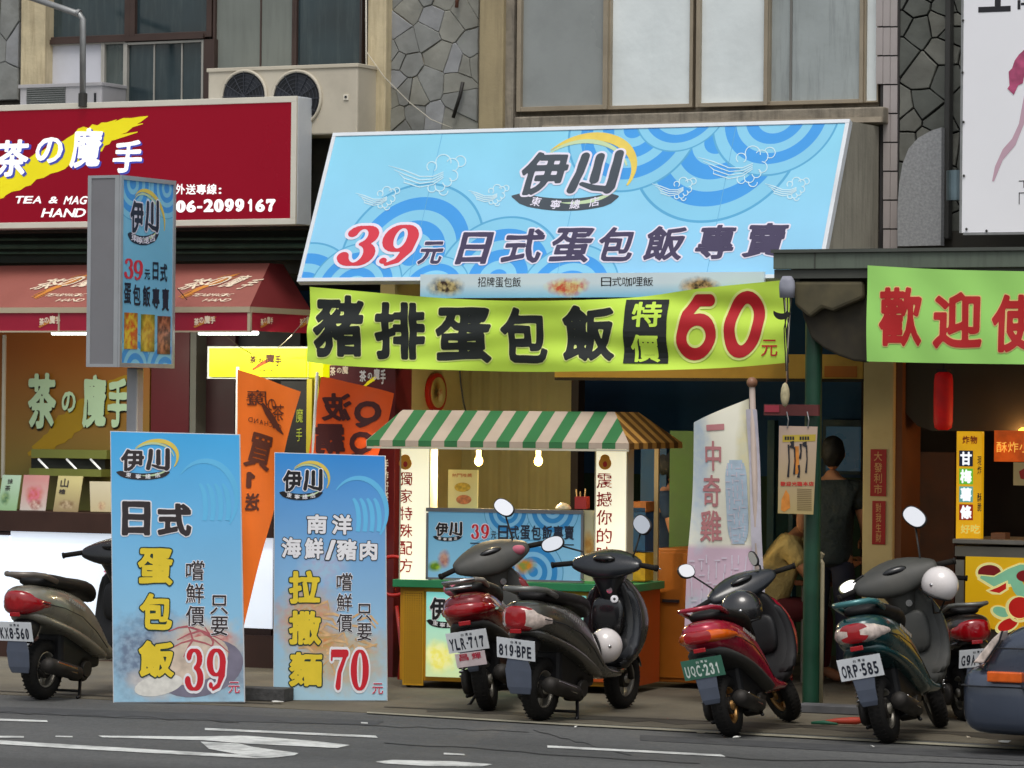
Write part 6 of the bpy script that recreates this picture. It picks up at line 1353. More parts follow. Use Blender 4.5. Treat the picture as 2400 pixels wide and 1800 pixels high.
def scooter(label, rx, ry, alpha, lean, steer, s):
    g = ground(rx, ry); h = math.radians(alpha)
    hd = D * math.cos(h) + RT * math.sin(h); sc_ = s.get('scale', 1.0)
    base = g + hd * (.60 * sc_); side = Vector((0, 0, 1)).cross(hd)
    mw = Matrix((hd.to_4d(), side.to_4d(), Vector((0, 0, 1, 0)), base.to_4d())).transposed()
    for r in range(3): mw[3][r] = 0
    mw[3][3] = 1
    mw = mw @ Matrix.Rotation(math.radians(-lean), 4, 'X') @ Matrix.Diagonal((sc_, sc_, s.get('sz', sc_), 1))
    root = empty('scooter', mw, label, 'scooter', 'parked scooters')
    body = s['body']; inner = s.get('inner', blkpl); top = s.get('bars', blkpl)
    def B(mb, n, m, par=root, sm=True, sub=1, bev=0, k=None): return mb.build(n, m, par, smooth=sm, sub=sub, bev=bev, kind=k)
    ax = Vector((-.42, 0, 1)).normalized(); piv = Vector((.62, 0, .22)); SM = Matrix.Translation(piv) @ Matrix.Rotation(math.radians(steer), 4, ax) @ Matrix.Translation(-piv)
    def st(mb): return mb.map(lambda v: SM @ v)
    # wheels
    def wheel(x, steerit, rimm, R=.215, w=.052, disc=False):
        f = (lambda m_: st(m_)) if steerit else (lambda m_: m_)
        mb = MB(); mb.torus((x, 0, R), (0, 1, 0), R - .05, .05, 36, 12, ry=w); tr = B(f(mb), 'wheel', rubber, sub=0)
        mb = MB(); mb.torus((x, 0, R), (0, 1, 0), R - .092, .012, 32, 8, ry=.036); B(f(mb), 'rim', rimm, tr, sub=0)
        mb = MB(); mb.cyl((x, -.05, R), (x, .05, R), .034, 16)
        for k in range(s.get('spokes', 3)):
            a = 2 * PI * k / s.get('spokes', 3) + .5
            for da in (-.13, .13):
                p = Vector((x + math.cos(a + da * 2.2) * .03, 0, R + math.sin(a + da * 2.2) * .03)); q = Vector((x + math.cos(a + da) * (R - .095), 0, R + math.sin(a + da) * (R - .095)))
                mb.tube([p, q], [.013, .010], 6)
        B(f(mb), 'hub', rimm, tr, sub=0)
        mb = MB(); mb.cyl((x, -.034, R), (x, .034, R), .062, 20); B(f(mb), 'brake_drum', engm, tr, sm=False, sub=0)
        tb_ = MB()
        n = 40
        for k in range(n):
            a = 2 * PI * k / n
            for sg in (-1, 1):
                c = Vector((x + math.cos(a) * (R - .004), sg * .022, R + math.sin(a) * (R - .004))); t = Vector((-math.sin(a), 0, math.cos(a))); u = Vector((math.cos(a), 0, math.sin(a)))
                tb_.add([c - t * .006 + Vector((0, -.014, 0)), c + t * .006 + Vector((0, -.014, 0)), c + t * .012 + Vector((0, .014, 0)), c + Vector((0, .014, 0)), c - t * .006 + Vector((0, -.014, 0)) + u * .0018, c + t * .006 + Vector((0, -.014, 0)) + u * .0018, c + t * .012 + Vector((0, .014, 0)) + u * .0018, c + Vector((0, .014, 0)) + u * .004], [(4, 5, 6, 7), (0, 1, 5, 4), (1, 2, 6, 5), (2, 3, 7, 6), (3, 0, 4, 7)])
        o = B(f(tb_), 'tread', rubber, tr, sm=False, sub=0, k='stuff')
        return tr
    wheel(-.60, False, s.get('rim', alloy)); wheel(.62, True, s.get('rim', alloy))
    # tail cowl down to the floor
    tw = s.get('tailw', 1.0)
    secs = [(-.955, .69, .77, .045 * tw), (-.935, .655, .80, .10 * tw), (-.86, .61, .825, .145 * tw), (-.70, .56, .82, .172 * tw), (-.50, .49, .79, .18), (-.30, .40, .74, .175), (-.14, .31, .64, .168), (-.03, .26, .50, .165), (.03, .245, .36, .17), (.20, .235, .315, .175), (.36, .24, .315, .165)]
    B(MB().loftx(secs, 18, 2.7), 'rear_cowl', body)
    # lower skirt stripe, seam
    B(MB().loftx([(-.88, .585, .66, .12), (-.72, .525, .60, .165), (-.50, .455, .54, .186), (-.28, .365, .46, .183), (-.10, .27, .37, .178), (.05, .235, .29, .18)], 14, 3), 'side_skirt', s.get('skirt', body))
    mb = MB()
    for sg in (-1, 1):
        mb.tube([(-.84, sg * .150, .70), (-.62, sg * .186, .655), (-.40, sg * .192, .585), (-.20, sg * .187, .47), (-.04, sg * .180, .345)], .0035, 5)
    B(mb, 'panel_seam', mat('gap_dark', (16, 18, 24), .6), sub=0)
    mb = MB()
    for k in range(7): mb.slab([(-.56 + .030 * k, -.1835 - .0005 * k, .700 - .012 * k), (-.538 + .030 * k, -.1840 - .0005 * k, .694 - .012 * k), (-.535 + .030 * k, -.1838 - .0005 * k, .720 - .012 * k), (-.553 + .030 * k, -.1832 - .0005 * k, .724 - .012 * k)], (0, -.004, 0))
    B(mb, 'side_emblem', s.get('emblem', mat('emblem_silver', (150, 150, 150), .3, metal=.6)), sm=False, sub=0, k='stuff')
    # seat
    B(MB().loftx([(-.80, .825, .86, .07), (-.74, .80, .895, .115), (-.56, .775, .895, .135), (-.42, .76, .86, .145), (-.24, .735, .85, .135), (-.08, .69, .82, .11), (.0, .64, .76, .07)], 16, 2.5), 'seat', s.get('seat', vinyl))
    # under the cowl
    B(MB().box(-.52, .0, -.10, .10, .20, .48), 'engine_bay', blkpl, sm=False, sub=0, bev=.03)
    mb = MB(); mb.loftx([(-.68, .13, .29, .03, .115), (-.56, .12, .31, .045, .12), (-.35, .14, .29, .045, .12), (-.14, .15, .30, .045, .115), (-.06, .18, .28, .03, .11)], 14, 3); B(mb, 'transmission', engm)
    mb = MB(); mb.cyl((-.22, 0, .2), (-.22, -.1, .2), .09, 16); mb.cyl((-.22, -.1, .2), (-.22, -.13, .2), .06, 16); B(mb, 'engine', engm, sm=False, sub=0, bev=.006)
    mb = MB(); mb.tube([(-.14, -.06, .15), (-.25, -.11, .13), (-.36, -.135, .17)], .016, 8); mb.tube([(-.34, -.135, .165), (-.38, -.14, .18), (-.78, -.155, .26), (-.82, -.157, .268)], [.03, .052, .056, .036], 14); mf = B(mb, 'muffler', s.get('muffler', engm), sub=0)
    mb = MB(); mb.slab([(-.72, -.205, .24), (-.45, -.195, .18), (-.45, -.19, .225), (-.72, -.20, .285)], (0, .01, 0)); B(mb, 'heat_shield', chrome, mf, sm=False, sub=0, bev=.004)
    mb = MB()
    for k in range(9):
        t = k / 8; mb.torus((-.60 + .06 * t, .135, .26 + .22 * t), (.06, 0, .22), .024, .006, 14, 6)
    mb.cyl((-.60, .135, .22), (-.53, .135, .54), .012, 10); B(mb, 'shock_absorber', s.get('spring', chrome), sub=0)
    # rear fender and plate
    B(MB().loftx([(.40, -.93, -.80, .07), (.50, -.935, -.72, .085), (.60, -.93, -.66, .09)], 12, 3, axis='z'), 'rear_fender', blkpl)
    tl = math.radians(14)
    def pl(x, y, z=0): return Vector((-.955 - z * math.cos(tl), -y if False else x, 0))
    PM = Matrix.Translation((-.955, 0, .50)) @ Matrix(((0, -math.sin(tl), -math.cos(tl), 0), (-1, 0, 0, 0), (0, math.cos(tl), -math.sin(tl), 0), (0, 0, 0, 1)))
    PM = PM @ Matrix.Rotation(math.radians(s.get('ptilt', 0)), 4, 'Z')
    mb = MB(); mb.box(-.135, .135, -.07, .07, -.002, 0); mb.map(lambda v: PM @ v); pp = B(mb, 'number_plate', s.get('plate_mat', platew), sm=False, sub=0)
    txt = s['plate']; mb = MB(); n = len(txt); x = -.118; wd = .236 / (n - .55)
    for ch in txt:
        if ch == '-': Vg, Fg = glyph('-', .03, 16); w_2, y0_, h_2 = wd * .28, -.02, .012
        else: Vg, Fg = glyph(ch, .028, 28); w_2, y0_, h_2 = wd * .74, -.052, .078
        if ch in '1I': w_2 *= .5; x += wd * .12
        mb.add([PM @ Vector((x + vx * w_2, y0_ + vy * h_2, .0015)) for vx, vy in Vg], Fg); x += wd * (.42 if ch == '-' else 1) - (wd * .12 if ch in '1I' else 0)
    for i, ch in enumerate(s.get('small', '台灣省')):
        Vg, Fg = glyph(ch, .01, 14); mb.add([PM @ Vector((-.035 + i * .028 + vx * .018, .038 + vy * .018, .0015)) for vx, vy in Vg], Fg)
    me = bpy.data.meshes.new('plate_lettering'); me.from_pydata(mb.v, [], mb.f); me.materials.append(s.get('plate_ink', platek)); link('plate_lettering', me, pp)
    mb = MB(); R_ = []
    for (z, x_, w_2) in ((.44, -.935, .07), (.36, -.925, .08 * s.get('flap', 1)), (.36 - .10 * s.get('flap', 1), -.905, .074 * s.get('flap', 1)), (.36 - .14 * s.get('flap', 1), -.89, .06 * s.get('flap', 1))): R_.append([(x_, -w_2, z), (x_ + .012, -w_2, z), (x_ + .012, w_2, z), (x_, w_2, z)])
    mb.rings(R_); B(mb, 'mud_flap', flap, sm=False, sub=0, bev=.004)
    if s.get('bottom_card'):
        mb = MB(); mb.box(-.10, .10, -.175, -.078, .003, .005); mb.map(lambda v: PM @ v); bc = B(mb, 'hanging_card', mat('pink_card', (222, 206, 208), .6, var=.1, scale=20), sm=False, sub=0)
        mb = MB()
        for i, ch in enumerate('昌輝'): Vg, Fg = glyph(ch, .02, 22); mb.add([PM @ Vector((-.075 + i * .085 + vx * .06, -.13 + vy * .045, .007)) for vx, vy in Vg], Fg)
        me = bpy.data.meshes.new('card_lettering'); me.from_pydata(mb.v, [], mb.f); me.materials.append(mat('card_red', (190, 60, 80), .5)); link('card_lettering', me, bc)
    # tail lamp cluster: one shell split into lenses
    lamp = s.get('lamp', 'split'); T_ = MB()
    if lamp == 'big': ls = [(-.975, .66, .76, .03), (-.965, .635, .785, .075), (-.92, .615, .79, .118), (-.85, .62, .765, .143), (-.76, .645, .72, .165)]
    elif lamp == 'band': ls = [(-.972, .685, .735, .04), (-.96, .665, .755, .09), (-.90, .655, .76, .142), (-.80, .65, .75, .178), (-.70, .66, .72, .187)]
    else: ls = [(-.972, .68, .75, .04), (-.962, .655, .775, .09), (-.90, .645, .775, .138), (-.82, .655, .755, .165), (-.76, .67, .73, .174)]
    T_.loftx(ls, 20, 2.8)
    V = T_.v; cen = MB(); sd = {1: MB(), -1: MB()}; cw = s.get('redw', .07)
    for f in T_.f:
        cy_ = sum(V[i][1] for i in f) / len(f); k_ = cen if abs(cy_) < cw * 1.0 else sd[1 if cy_ > 0 else -1]
        k_.add([V[i] for i in f], [tuple(range(len(f)))])
    def lens(mb, n, m, par=root):
        me = mb.mesh(n, m, True); bm = bmesh.new(); bm.from_mesh(me); bmesh.ops.remove_doubles(bm, verts=bm.verts, dist=1e-5); bmesh.ops.recalc_face_normals(bm, faces=bm.faces); bm.to_mesh(me); bm.free(); me.polygons.foreach_set('use_smooth', [True] * len(me.polygons)); return link(n, me, par)
    lens(cen, 'tail_lamp', lensr); 
    for k_ in (1, -1):
        if len(sd[k_].f): lens(sd[k_], 'turn_signal', s.get('sig', lensc))
    mb = MB(); mb.box(-.968, -.955, -.04, .04, .605, .635); B(mb, 'reflector', lensr, sm=False, sub=0, bev=.004)
    # grab rail
    rm = s.get('railm', blkpl); mb = MB(); rw = .115
    mb.tube([(-.62, rw, .84), (-.78, rw + .01, .885), (-.90, rw - .01, .90), (-.955, .05, .90), (-.955, -.05, .90), (-.90, -rw + .01, .90), (-.78, -rw - .01, .885), (-.62, -rw, .84)], s.get('railr', .016), 10); B(mb, 'grab_rail', rm, sub=0)
    if s.get('rack'):
        mb = MB()
        for y in (-.05, .05): mb.tube([(-.70, y, .895), (-.97, y, .91)], .009, 8)
        mb.tube([(-.97, -.11, .905), (-.97, .11, .905)], .011, 8); mb.tube([(-.99, -.09, .86), (-.99, .09, .86)], .011, 8); B(mb, 'rear_rack', chrome, sub=0)
    # floor, leg shield, front
    B(MB().loftx([(.27, .33, .46, .165), (.42, .38, .50, .19), (.60, .42, .53, .195), (.76, .42, .53, .175), (.88, .40, .50, .12), (.97, .37, .46, .07)], 16, 3, axis='z'), 'leg_shield', inner)
    mb = MB(); mb.loftx([(.50, .37, .42, .10), (.60, .36, .43, .125), (.74, .37, .43, .12), (.80, .38, .43, .09)], 14, 4, axis='z'); B(mb, 'glove_box', s.get('glove', inner))
    mb = MB(); mb.cyl((.35, -.03, .84), (.39, -.03, .84), .022, 14); B(mb, 'key_lock', chrome, sm=False, sub=0)
    B(MB().loftx([(.30, .44, .56, .12), (.42, .48, .68, .165), (.56, .50, .75, .19), (.70, .50, .73, .185), (.84, .48, .66, .14), (.94, .44, .56, .07)], 16, 2.6, axis='z'), 'front_cover', body)
    mb = MB(); mb.loftx([(.34, .35, .40, .205), (.46, .40, .47, .222), (.62, .44, .51, .225), (.78, .43, .50, .195), (.88, .41, .46, .14)], 16, 3.5, axis='z'); B(mb, 'shield_rim', s.get('rimcol', body))
    B(MB().loftx([(-.02, .25, .33, .15), (.15, .24, .325, .16), (.36, .25, .33, .15)], 12, 4), 'floorboard', blkpl)
    # front fender and fork
    mb = MB(); R_ = []
    for k in range(9):
        a = math.radians(20 + 140 * k / 8); r_ = .245; cx, cz = .62 + r_ * math.cos(a), .215 + r_ * math.sin(a)
        ring = []
        for j in range(7):
            b_ = -1 + 2 * j / 6; ring.append((.62 + (r_ - .05 * b_ * b_) * math.cos(a), .075 * b_ * (1 - .15 * abs(k - 4) / 4), .215 + (r_ - .05 * b_ * b_) * math.sin(a)))
        R_.append(ring)
    mb.rings(R_, caps=False, closed=False); st(mb); o = B(mb, 'front_fender', body, sub=1); sm_ = o.modifiers.new('solid', 'SOLIDIFY'); sm_.thickness = .006
    mb = MB()
    for y in (-.07, .07): mb.tube([(.62, y, .215), (.53, y, .45)], .018, 10)
    mb.tube([(.53, 0, .42), (.38, 0, 1.0)], .022, 10); st(mb); B(mb, 'fork', engm, sub=0)
    # handlebar group
    mb = MB(); hs_ = s.get('barw', 1.0)
    mb.loftx([(-.27, 1.005, 1.045, .025, .37), (-.20, .985, 1.065, .055, .385), (-.10, .965, 1.09, .09, .40), (0, .955, 1.10, .105, .41), (.10, .965, 1.09, .09, .40), (.20, .985, 1.065, .055, .385), (.27, 1.005, 1.045, .025, .37)], 16, 2.6, axis='y') if False else None
    R_ = []
    for (y, z0_, z1_, hx, cx) in ((-.26, .995, 1.045, .025, .365), (-.20, .97, 1.07, .055, .38), (-.11, .94, 1.10, .09, .395), (0, .925, 1.115, .105, .40), (.11, .94, 1.10, .09, .395), (.20, .97, 1.07, .055, .38), (.26, .995, 1.045, .025, .365)):
        ring = []
        for k in range(16):
            a = 2 * PI * k / 16; ring.append((cx + math.copysign(abs(math.cos(a)) ** .8, math.cos(a)) * hx, y, (z0_ + z1_) / 2 + math.copysign(abs(math.sin(a)) ** .8, math.sin(a)) * (z1_ - z0_) / 2 + (.05 * (math.cos(a)) * hx / .1)))
        R_.append(ring)
    ck = s.get('cowl', 1.0); mb.rings(R_); mb.map(lambda v: Vector((.40 + (v.x - .40) * ck, v.y * (1 + (ck - 1) * .4), 1.02 + (v.z - 1.02) * ck))); st(mb); hb = B(mb, 'handlebar_cowl', top)
    mb = MB(); mb.ell((.325, 0, 1.06), (.035, .085, .03), 16, 8); st(mb); B(mb, 'speedometer', blkgl, hb)
    mb = MB(); mb.ell((.49, 0, 1.01), (.045, .085, .055), 16, 9); st(mb); B(mb, 'headlight', headl, hb, sub=0)
    mb = MB(); mb.loftx([(.74, .38, .48, .05), (.84, .35, .49, .075), (.93, .32, .50, .12), (1.0, .31, .50, .165)], 14, 2.6, axis='z'); st(mb); B(mb, 'steering_neck', top, hb)
    for sg in (1, -1):
        mb = MB(); mb.tube([(.365, sg * .25, 1.02), (.33, sg * .375, 1.005)], .019, 12); mb.cyl((.33, sg * .375, 1.005), (.327, sg * .388, 1.003), .023, 12); st(mb); gp = B(mb, 'grip', rubber, sub=0)
        mb = MB(); mb.tube([(.40, sg * .235, 1.02), (.43, sg * .28, 1.01), (.40, sg * .38, .995)], .007, 8); st(mb); B(mb, 'brake_lever', chrome, gp, sub=0)
        # mirror
        mt = s.get('mir', {}).get(sg, {}); my = mt.get('y', .27); mz = mt.get('z', 1.24); mx = mt.get('x', .40); rz = mt.get('rz', 0); rx_ = mt.get('rx', 18); 
        if mt.get('none'): continue
        mb = MB(); mb.tube([(.39, sg * .17, 1.05), (.395, sg * .19, 1.10), (mx + .02, sg * my, mz)], .0065, 8); st(mb); stem = B(mb, 'mirror_stem', blkpl, sub=0)
        hw_, hh_ = mt.get('w', .068), mt.get('h', .045); rot_ = math.radians(mt.get('roll', 25) * sg)
        MM = SM @ Matrix.Translation((mx, sg * my, mz)) @ Matrix.Rotation(math.radians(rz), 4, 'Z') @ Matrix.Rotation(math.radians(rx_), 4, 'Y') @ Matrix.Rotation(rot_, 4, 'X')
        def disc(x, k_, mb_, n=26, dome=0):
            return [MM @ Vector((x, hw_ * k_ * math.copysign(abs(math.cos(2 * PI * j / n)) ** .85, math.cos(2 * PI * j / n)), hh_ * k_ * math.copysign(abs(math.sin(2 * PI * j / n)) ** .85, math.sin(2 * PI * j / n)))) for j in range(n)]
        mb = MB(); mb.rings([disc(-.001, 1.0, 0), disc(.0, 1.09, 0), disc(.014, 1.09, 0), disc(.03, .75, 0), disc(.036, .3, 0)]); B(mb, 'mirror_shell', mt.get('shell', blkpl), stem, sub=0)
        mb = MB(); mb.rings([disc(-.0035, .97, 0), disc(-.0015, .98, 0)]); B(mb, 'mirror_glass', mirm, stem, sm=False, sub=0)
    # stand
    mb = MB()
    if lean > 3: mb.tube([(-.05, .10, .20), (-.12, .22, .045), (-.14, .235, .035)], .011, 8); B(mb, 'side_stand', blkpl, sub=0)
    mb = MB(); up = 0 if lean <= 3 else .10
    mb.tube([(-.25, .09, .19), (-.36, .15, .012 + up), (-.42, .17, .012 + up)], .012, 8); mb.tube([(-.25, -.09, .19), (-.36, -.15, .012 + up), (-.42, -.17, .012 + up)], .012, 8); mb.tube([(-.33, .13, .05 + up), (-.33, -.13, .05 + up)], .010, 8); B(mb, 'centre_stand', blkpl, sub=0)
    # cables
    mb = MB()
    for k in range(3): mb.tube([(.40, -.15 + .12 * k, 1.02), (.50, -.10 + .09 * k, .99), (.50, -.03 + .03 * k, .90), (.46, 0, .84)], .005, 6)
    st(mb); B(mb, 'control_cables', blkpl, sub=0)
    for (a_, b_) in s.get('stickers', []): pass
    return root, mw
def paintm(n, c, rough=.28, g=.3): return mat(n, c, rough, var=.1, scale=5, coat=.7, grime=g, gcol=(92, 84, 72), metal=.15)
cream_b = paintm('scooter_champagne', (134, 130, 116)); red_b = paintm('scooter_dark_red', (124, 16, 24), .25); grey_b = paintm('scooter_grey', (70, 69, 64)); pink_b = paintm('scooter_crimson', (164, 16, 50), .25); teal_b = paintm('scooter_teal', (20, 66, 68), .25)
greyin = mat('grey_plastic', (58, 59, 56), .55, var=.12, scale=6, grime=.35, gcol=(96, 90, 80)); greyd = mat('grey_plastic_dark', (56, 56, 54), .5, var=.12, scale=6, grime=.35, gcol=(86, 80, 72)); gold_r = mat('bronze_rim', (176, 134, 80), .4, metal=.7, var=.2, scale=9, grime=.4, gcol=(60, 50, 40)); bldark = mat('blue_black_plastic', (22, 26, 32), .3, var=.1, coat=.4, grime=.25, gcol=(70, 70, 70))
rail_al = mat('silver_rail', (120, 122, 118), .4, metal=.5, var=.1)
scooter('champagne scooter with plate KX8-560 half hidden by the left standing board', 99, 1640, 25, 0, 8, dict(scale=.96, sz=.93, flap=1.1, body=cream_b, plate='KX8-560', lamp='big', sig=lensr, redw=.2, bars=blkgl, inner=blkpl, railm=mat('champagne_rail', (120, 112, 104), .35, metal=.3), railr=.02, rimcol=blkpl, mir={1: {'none': 1}, -1: {'none': 1}}))
rB, mB = scooter('dark red scooter with grey bars and plate YLR-717, before the food cart', 1146, 1667, 11, 9, 26, dict(scale=.98, sz=.95, flap=.5, cowl=1.2, body=red_b, plate='YLR-717', lamp='band', sig=lensr, redw=.2, bars=greyin, inner=greyin, skirt=greyd, rack=True, railm=mat('rail_grey', (130, 124, 116), .5), rimcol=red_b, ptilt=0, bottom_card=True, tailw=1.08,
    mir={1: {'none': 1}, -1: dict(y=.20, z=1.33, x=.38, roll=-55, w=.074, h=.05, rz=-20)}))
r819, m819 = scooter('grey scooter with plate 819-BPE on its centre stand and a white helmet on its floor', 1266, 1690, 27, 0, 0, dict(scale=.97, sz=.93, flap=1.15, body=grey_b, plate='819-BPE', lamp='big', sig=lensc, redw=.085, bars=bldark, inner=blkgl, rimcol=bldark, railm=rail_al, railr=.02, ptilt=-5,
    mir={1: dict(y=.42, z=1.15, roll=-20, w=.075, h=.05, rz=8), -1: dict(y=.24, z=1.30, roll=-35, w=.08, h=.055, rz=-14)}))
rU, mU = scooter('crimson scooter with green plate UQC-231 and bronze rims, by the white flag', 1716, 1727, 20, 11, 40, dict(scale=.94, sz=.87, flap=.8, body=pink_b, plate='UQC-231', plate_mat=plateg, plate_ink=mat('plate_pale', (220, 232, 224), .5), lamp='band', sig=lenso, redw=.085, bars=bldark, inner=blkpl, skirt=greyd, rim=gold_r, railm=pink_b, rimcol=blkpl, spokes=5,
    mir={1: dict(y=.29, z=1.28, roll=10, w=.055, h=.052, rz=10), -1: dict(y=.17, z=1.17, roll=-75, w=.055, h=.03, rz=-60)}))
rO, mO = scooter('teal scooter with plate ORP-585 and a large grey handlebar cowl, at right', 2085, 1742, 20, 11, 22, dict(scale=.97, sz=.94, flap=.75, cowl=1.2, body=teal_b, plate='ORP-585', lamp='split', sig=lensc, redw=.06, bars=greyin, inner=greyin, skirt=teal_b, rim=alloy, railm=mat('teal_rail', (60, 120, 122), .3, metal=.3, coat=.6), railr=.019, rimcol=greyin, tailw=1.05,
    mir={1: dict(y=.30, z=1.06, roll=-12, w=.06, h=.035, rz=10, shell=mat('cream_shell', (150, 150, 110), .4)), -1: dict(y=.24, z=1.36, roll=-58, w=.082, h=.055, rz=-14)}))
rG, mG = scooter('black scooter with plate G9A-620 partly hidden behind the teal scooter and the car', 2262, 1690, -12, 4, 0, dict(scale=.90, sz=.84, body=mat('scooter_black', (40, 36, 34), .25, var=.1, coat=.7), plate='G9A-620', lamp='big', sig=lensr, redw=.2, bars=blkpl, inner=blkpl, railm=rail_al, mir={1: {'none': 1}, -1: {'none': 1}}))
def helmet(label, px, py, depth_from, m, r=.125, yaw=0, visor=None, tiltx=0, strap=True):
    d_ = ray(px, py); t = (Vector(depth_from) - CAM).dot(D) / d_.dot(D); p = CAM + d_ * t
    mw = Matrix.Translation(p) @ Matrix.Rotation(math.radians(yaw), 4, 'Z') @ Matrix.Rotation(math.radians(tiltx), 4, 'Y')
    root = empty('helmet', mw, label, 'helmet'); mb = MB(); R_ = []
    for i in range(11):
        a = math.radians(-38 + 128 * i / 10); R_.append([(r * 1.05 * math.cos(a) * math.cos(2 * PI * j / 24), r * .95 * math.cos(a) * math.sin(2 * PI * j / 24), r * math.sin(a)) for j in range(24)])
    mb.rings(R_, caps=False); mb.f.append(tuple(10 * 24 + i for i in range(24))); mb.m.append(0); o = mb.build('shell', m, root, smooth=True); k = o.modifiers.new('solid', 'SOLIDIFY'); k.thickness = .012; k.offset = -1
    mb = MB(); mb.ell((0, 0, -.02), (r * .9, r * .82, r * .6), 16, 8); mb.build('lining', mat('helmet_lining', (40, 38, 38), .9), root, smooth=True)
    a = math.radians(-36); mb = MB(); mb.torus((0, 0, r * math.sin(a)), (0, 0, 1), r * math.cos(a) * 1.0, .007, 28, 8); mb.build('edge_trim', blkpl, root, smooth=True)
    if visor: 
        mb = MB(); R_ = []
        for i in range(3):
            R_.append([(r * (1.06 + .22 * i) * math.cos(b), r * (1.0 + .05 * i) * math.sin(b), r * (.32 - .12 * i)) for b in [math.radians(-52 + 104 * j / 10) for j in range(11)]])
        mb.rings(R_, caps=False, closed=False); o = mb.build('visor', visor, root, smooth=True); k = o.modifiers.new('solid', 'SOLIDIFY'); k.thickness = .004
    if strap:
        mb = MB(); mb.tube([(.02, r * .8, -.07), (.04, r * .3, -.17), (.04, -r * .3, -.17), (.02, -r * .8, -.07)], .006, 6); mb.build('strap', blkpl, root, smooth=True)
    mb = MB(); mb.ell((0, -r * .93, .0), (.012, .006, .012), 10, 6); mb.build('rivet', chrome, root, smooth=True)
    return root
hw = mat('helmet_white', (222, 216, 214), .2, var=.04, coat=.6, grime=.2, gcol=(150, 140, 130)); hk = mat('helmet_black', (34, 34, 36), .18, var=.08, coat=.8, grime=.2, gcol=(80, 76, 70))
helmet('white helmet on the floor of the grey scooter with plate 819-BPE', 1420, 1513, mO @ Vector((0, 0, 0)) if False else m819 @ Vector((.12, 0, .45)), hw, .108, yaw=40, tiltx=78)
helmet('glossy black helmet on the seat front of the crimson scooter', 1738, 1430, mU @ Vector((-.05, 0, .85)), hk, .125, yaw=20, tiltx=-14, visor=None)
helmet('white helmet hung on the right handlebar of the teal scooter', 2203, 1370, mO @ Vector((.30, -.25, .9)), hw, .112, yaw=-10, tiltx=20)
def rag(label, px, py, ref, size, m, name='cloth_rag'):
    d_ = ray(px, py); t = (Vector(ref) - CAM).dot(D) / d_.dot(D); p = CAM + d_ * t; mb = MB(); R = random.Random(px)
    bm_ = MB(); bm_.ell((0, 0, 0), size, 16, 10)
    bm_.map(lambda v: v * (1 + .35 * noise.noise(v * 14 + Vector((px, 0, 0)))))
    o = bm_.build(name, m, None, smooth=True, sub=1); o.location = p; return tag(o, label, 'cloth')
rag('bright pink cloth stuffed behind the seat of the grey scooter', 1320, 1408, m819 @ Vector((.05, .12, .9)), (.085, .06, .05), mat('pink_cloth', (206, 34, 110), .8, var=.1, bump=.3))
rag('dull pink cloth draped on the seat of the dark red scooter', 1070, 1382, mB @ Vector((-.2, .2, .8)), (.08, .07, .055), mat('dull_pink_cloth', (186, 100, 118), .8, var=.1, bump=.3))
rag('pale pink glove on the right handlebar of the dark red scooter', 1214, 1288, mB @ Vector((.42, -.3, 1.0)), (.05, .035, .035), mat('dull_pink_cloth', (0, 0, 0)))
# sticker on the black leg shield of the grey scooter
for (px_, py_, r_, mm) in ((1440, 1404, .026, white), (1440, 1404, .009, blkpl)):
    d_ = ray(px_, py_); t = ((m819 @ Vector((.37, -.08, .7))) - CAM).dot(D) / d_.dot(D) - (0 if mm is white else .002); p = CAM + d_ * t
    mb = MB(); mb.ell((0, 0, 0), (r_, .003, r_), 16, 8); o = mb.build('round_sticker' if mm is white else 'sticker_dot', mm, None, smooth=True); o.rotation_euler = (0, 0, TH)
    o.parent = r819; o.matrix_parent_inverse = r819.matrix_world.inverted(); o.location = p
# ------------------------------------------------------------------ the car at the right edge
nb = ground(2300, 1772)
CR_Y = nb.y; xn = onY(2256, 1640, CR_Y).x
car = empty('parked_car', Matrix.Translation((xn + 2.2, CR_Y + .85, 0)), 'blue grey car nosing into the right edge of the frame', 'car')
cp = mat('car_blue_grey', (66, 75, 92), .3, metal=.35, var=.05, scale=2, coat=1.0, grime=.12, gcol=(60, 60, 66)); inv = Matrix.Translation((-(xn + 2.2), -(CR_Y + .85), 0))
zof = lambda px, py: (onY(px, py, CR_Y).z)
xof = lambda px, py: onY(px, py, CR_Y).x - xn
# body sections along x: (x, zlo, zhi, halfwidth)
def carloft(secs, n=32, ex=7): return MB().loftx([(xn + x, lo_, hi_, hw_, CR_Y + .85) for x, lo_, hi_, hw_ in secs], n, ex).map(lambda v: inv @ v)
hood0 = zof(2262, 1575)
carloft([(0.02, .30, .46, .60), (.05, .24, .50, .72), (.11, .20, .56, .80), (.20, .19, .69, .835), (.28, .19, .745, .85), (.45, .19, .80, .85), (1.0, .19, .90, .85), (1.5, .19, .96, .855), (2.6, .19, .97, .855), (3.6, .2, .96, .85), (4.2, .24, .92, .80), (4.35, .34, .8, .70)]).build('body', cp, car, smooth=True, sub=1)
carloft([(1.25, .93, .97, .70), (1.9, .93, 1.36, .62), (2.6, .93, 1.41, .62), (3.1, .93, 1.36, .62), (3.7, .93, .98, .68)], 20, 5).build('cabin', mat('car_glass', (20, 26, 30), .05, var=0, coat=1), car, smooth=True, sub=1)
carloft([(-.04, .24, .42, .70), (-.025, .15, .49, .79), (.03, .11, .515, .845), (.10, .10, .52, .862), (.35, .10, .52, .866), (.47, .11, .50, .86)], 24, 6).build('bumper', cp, car, smooth=True, sub=1)
carloft([(-.03, .39, .40, .80), (.03, .39, .40, .852), (.10, .39, .40, .870), (.47, .39, .40, .873)], 16, 8).build('bumper_gap', mat('gap_dark', (16, 18, 24), .6), car)
y0_ = CR_Y - .02
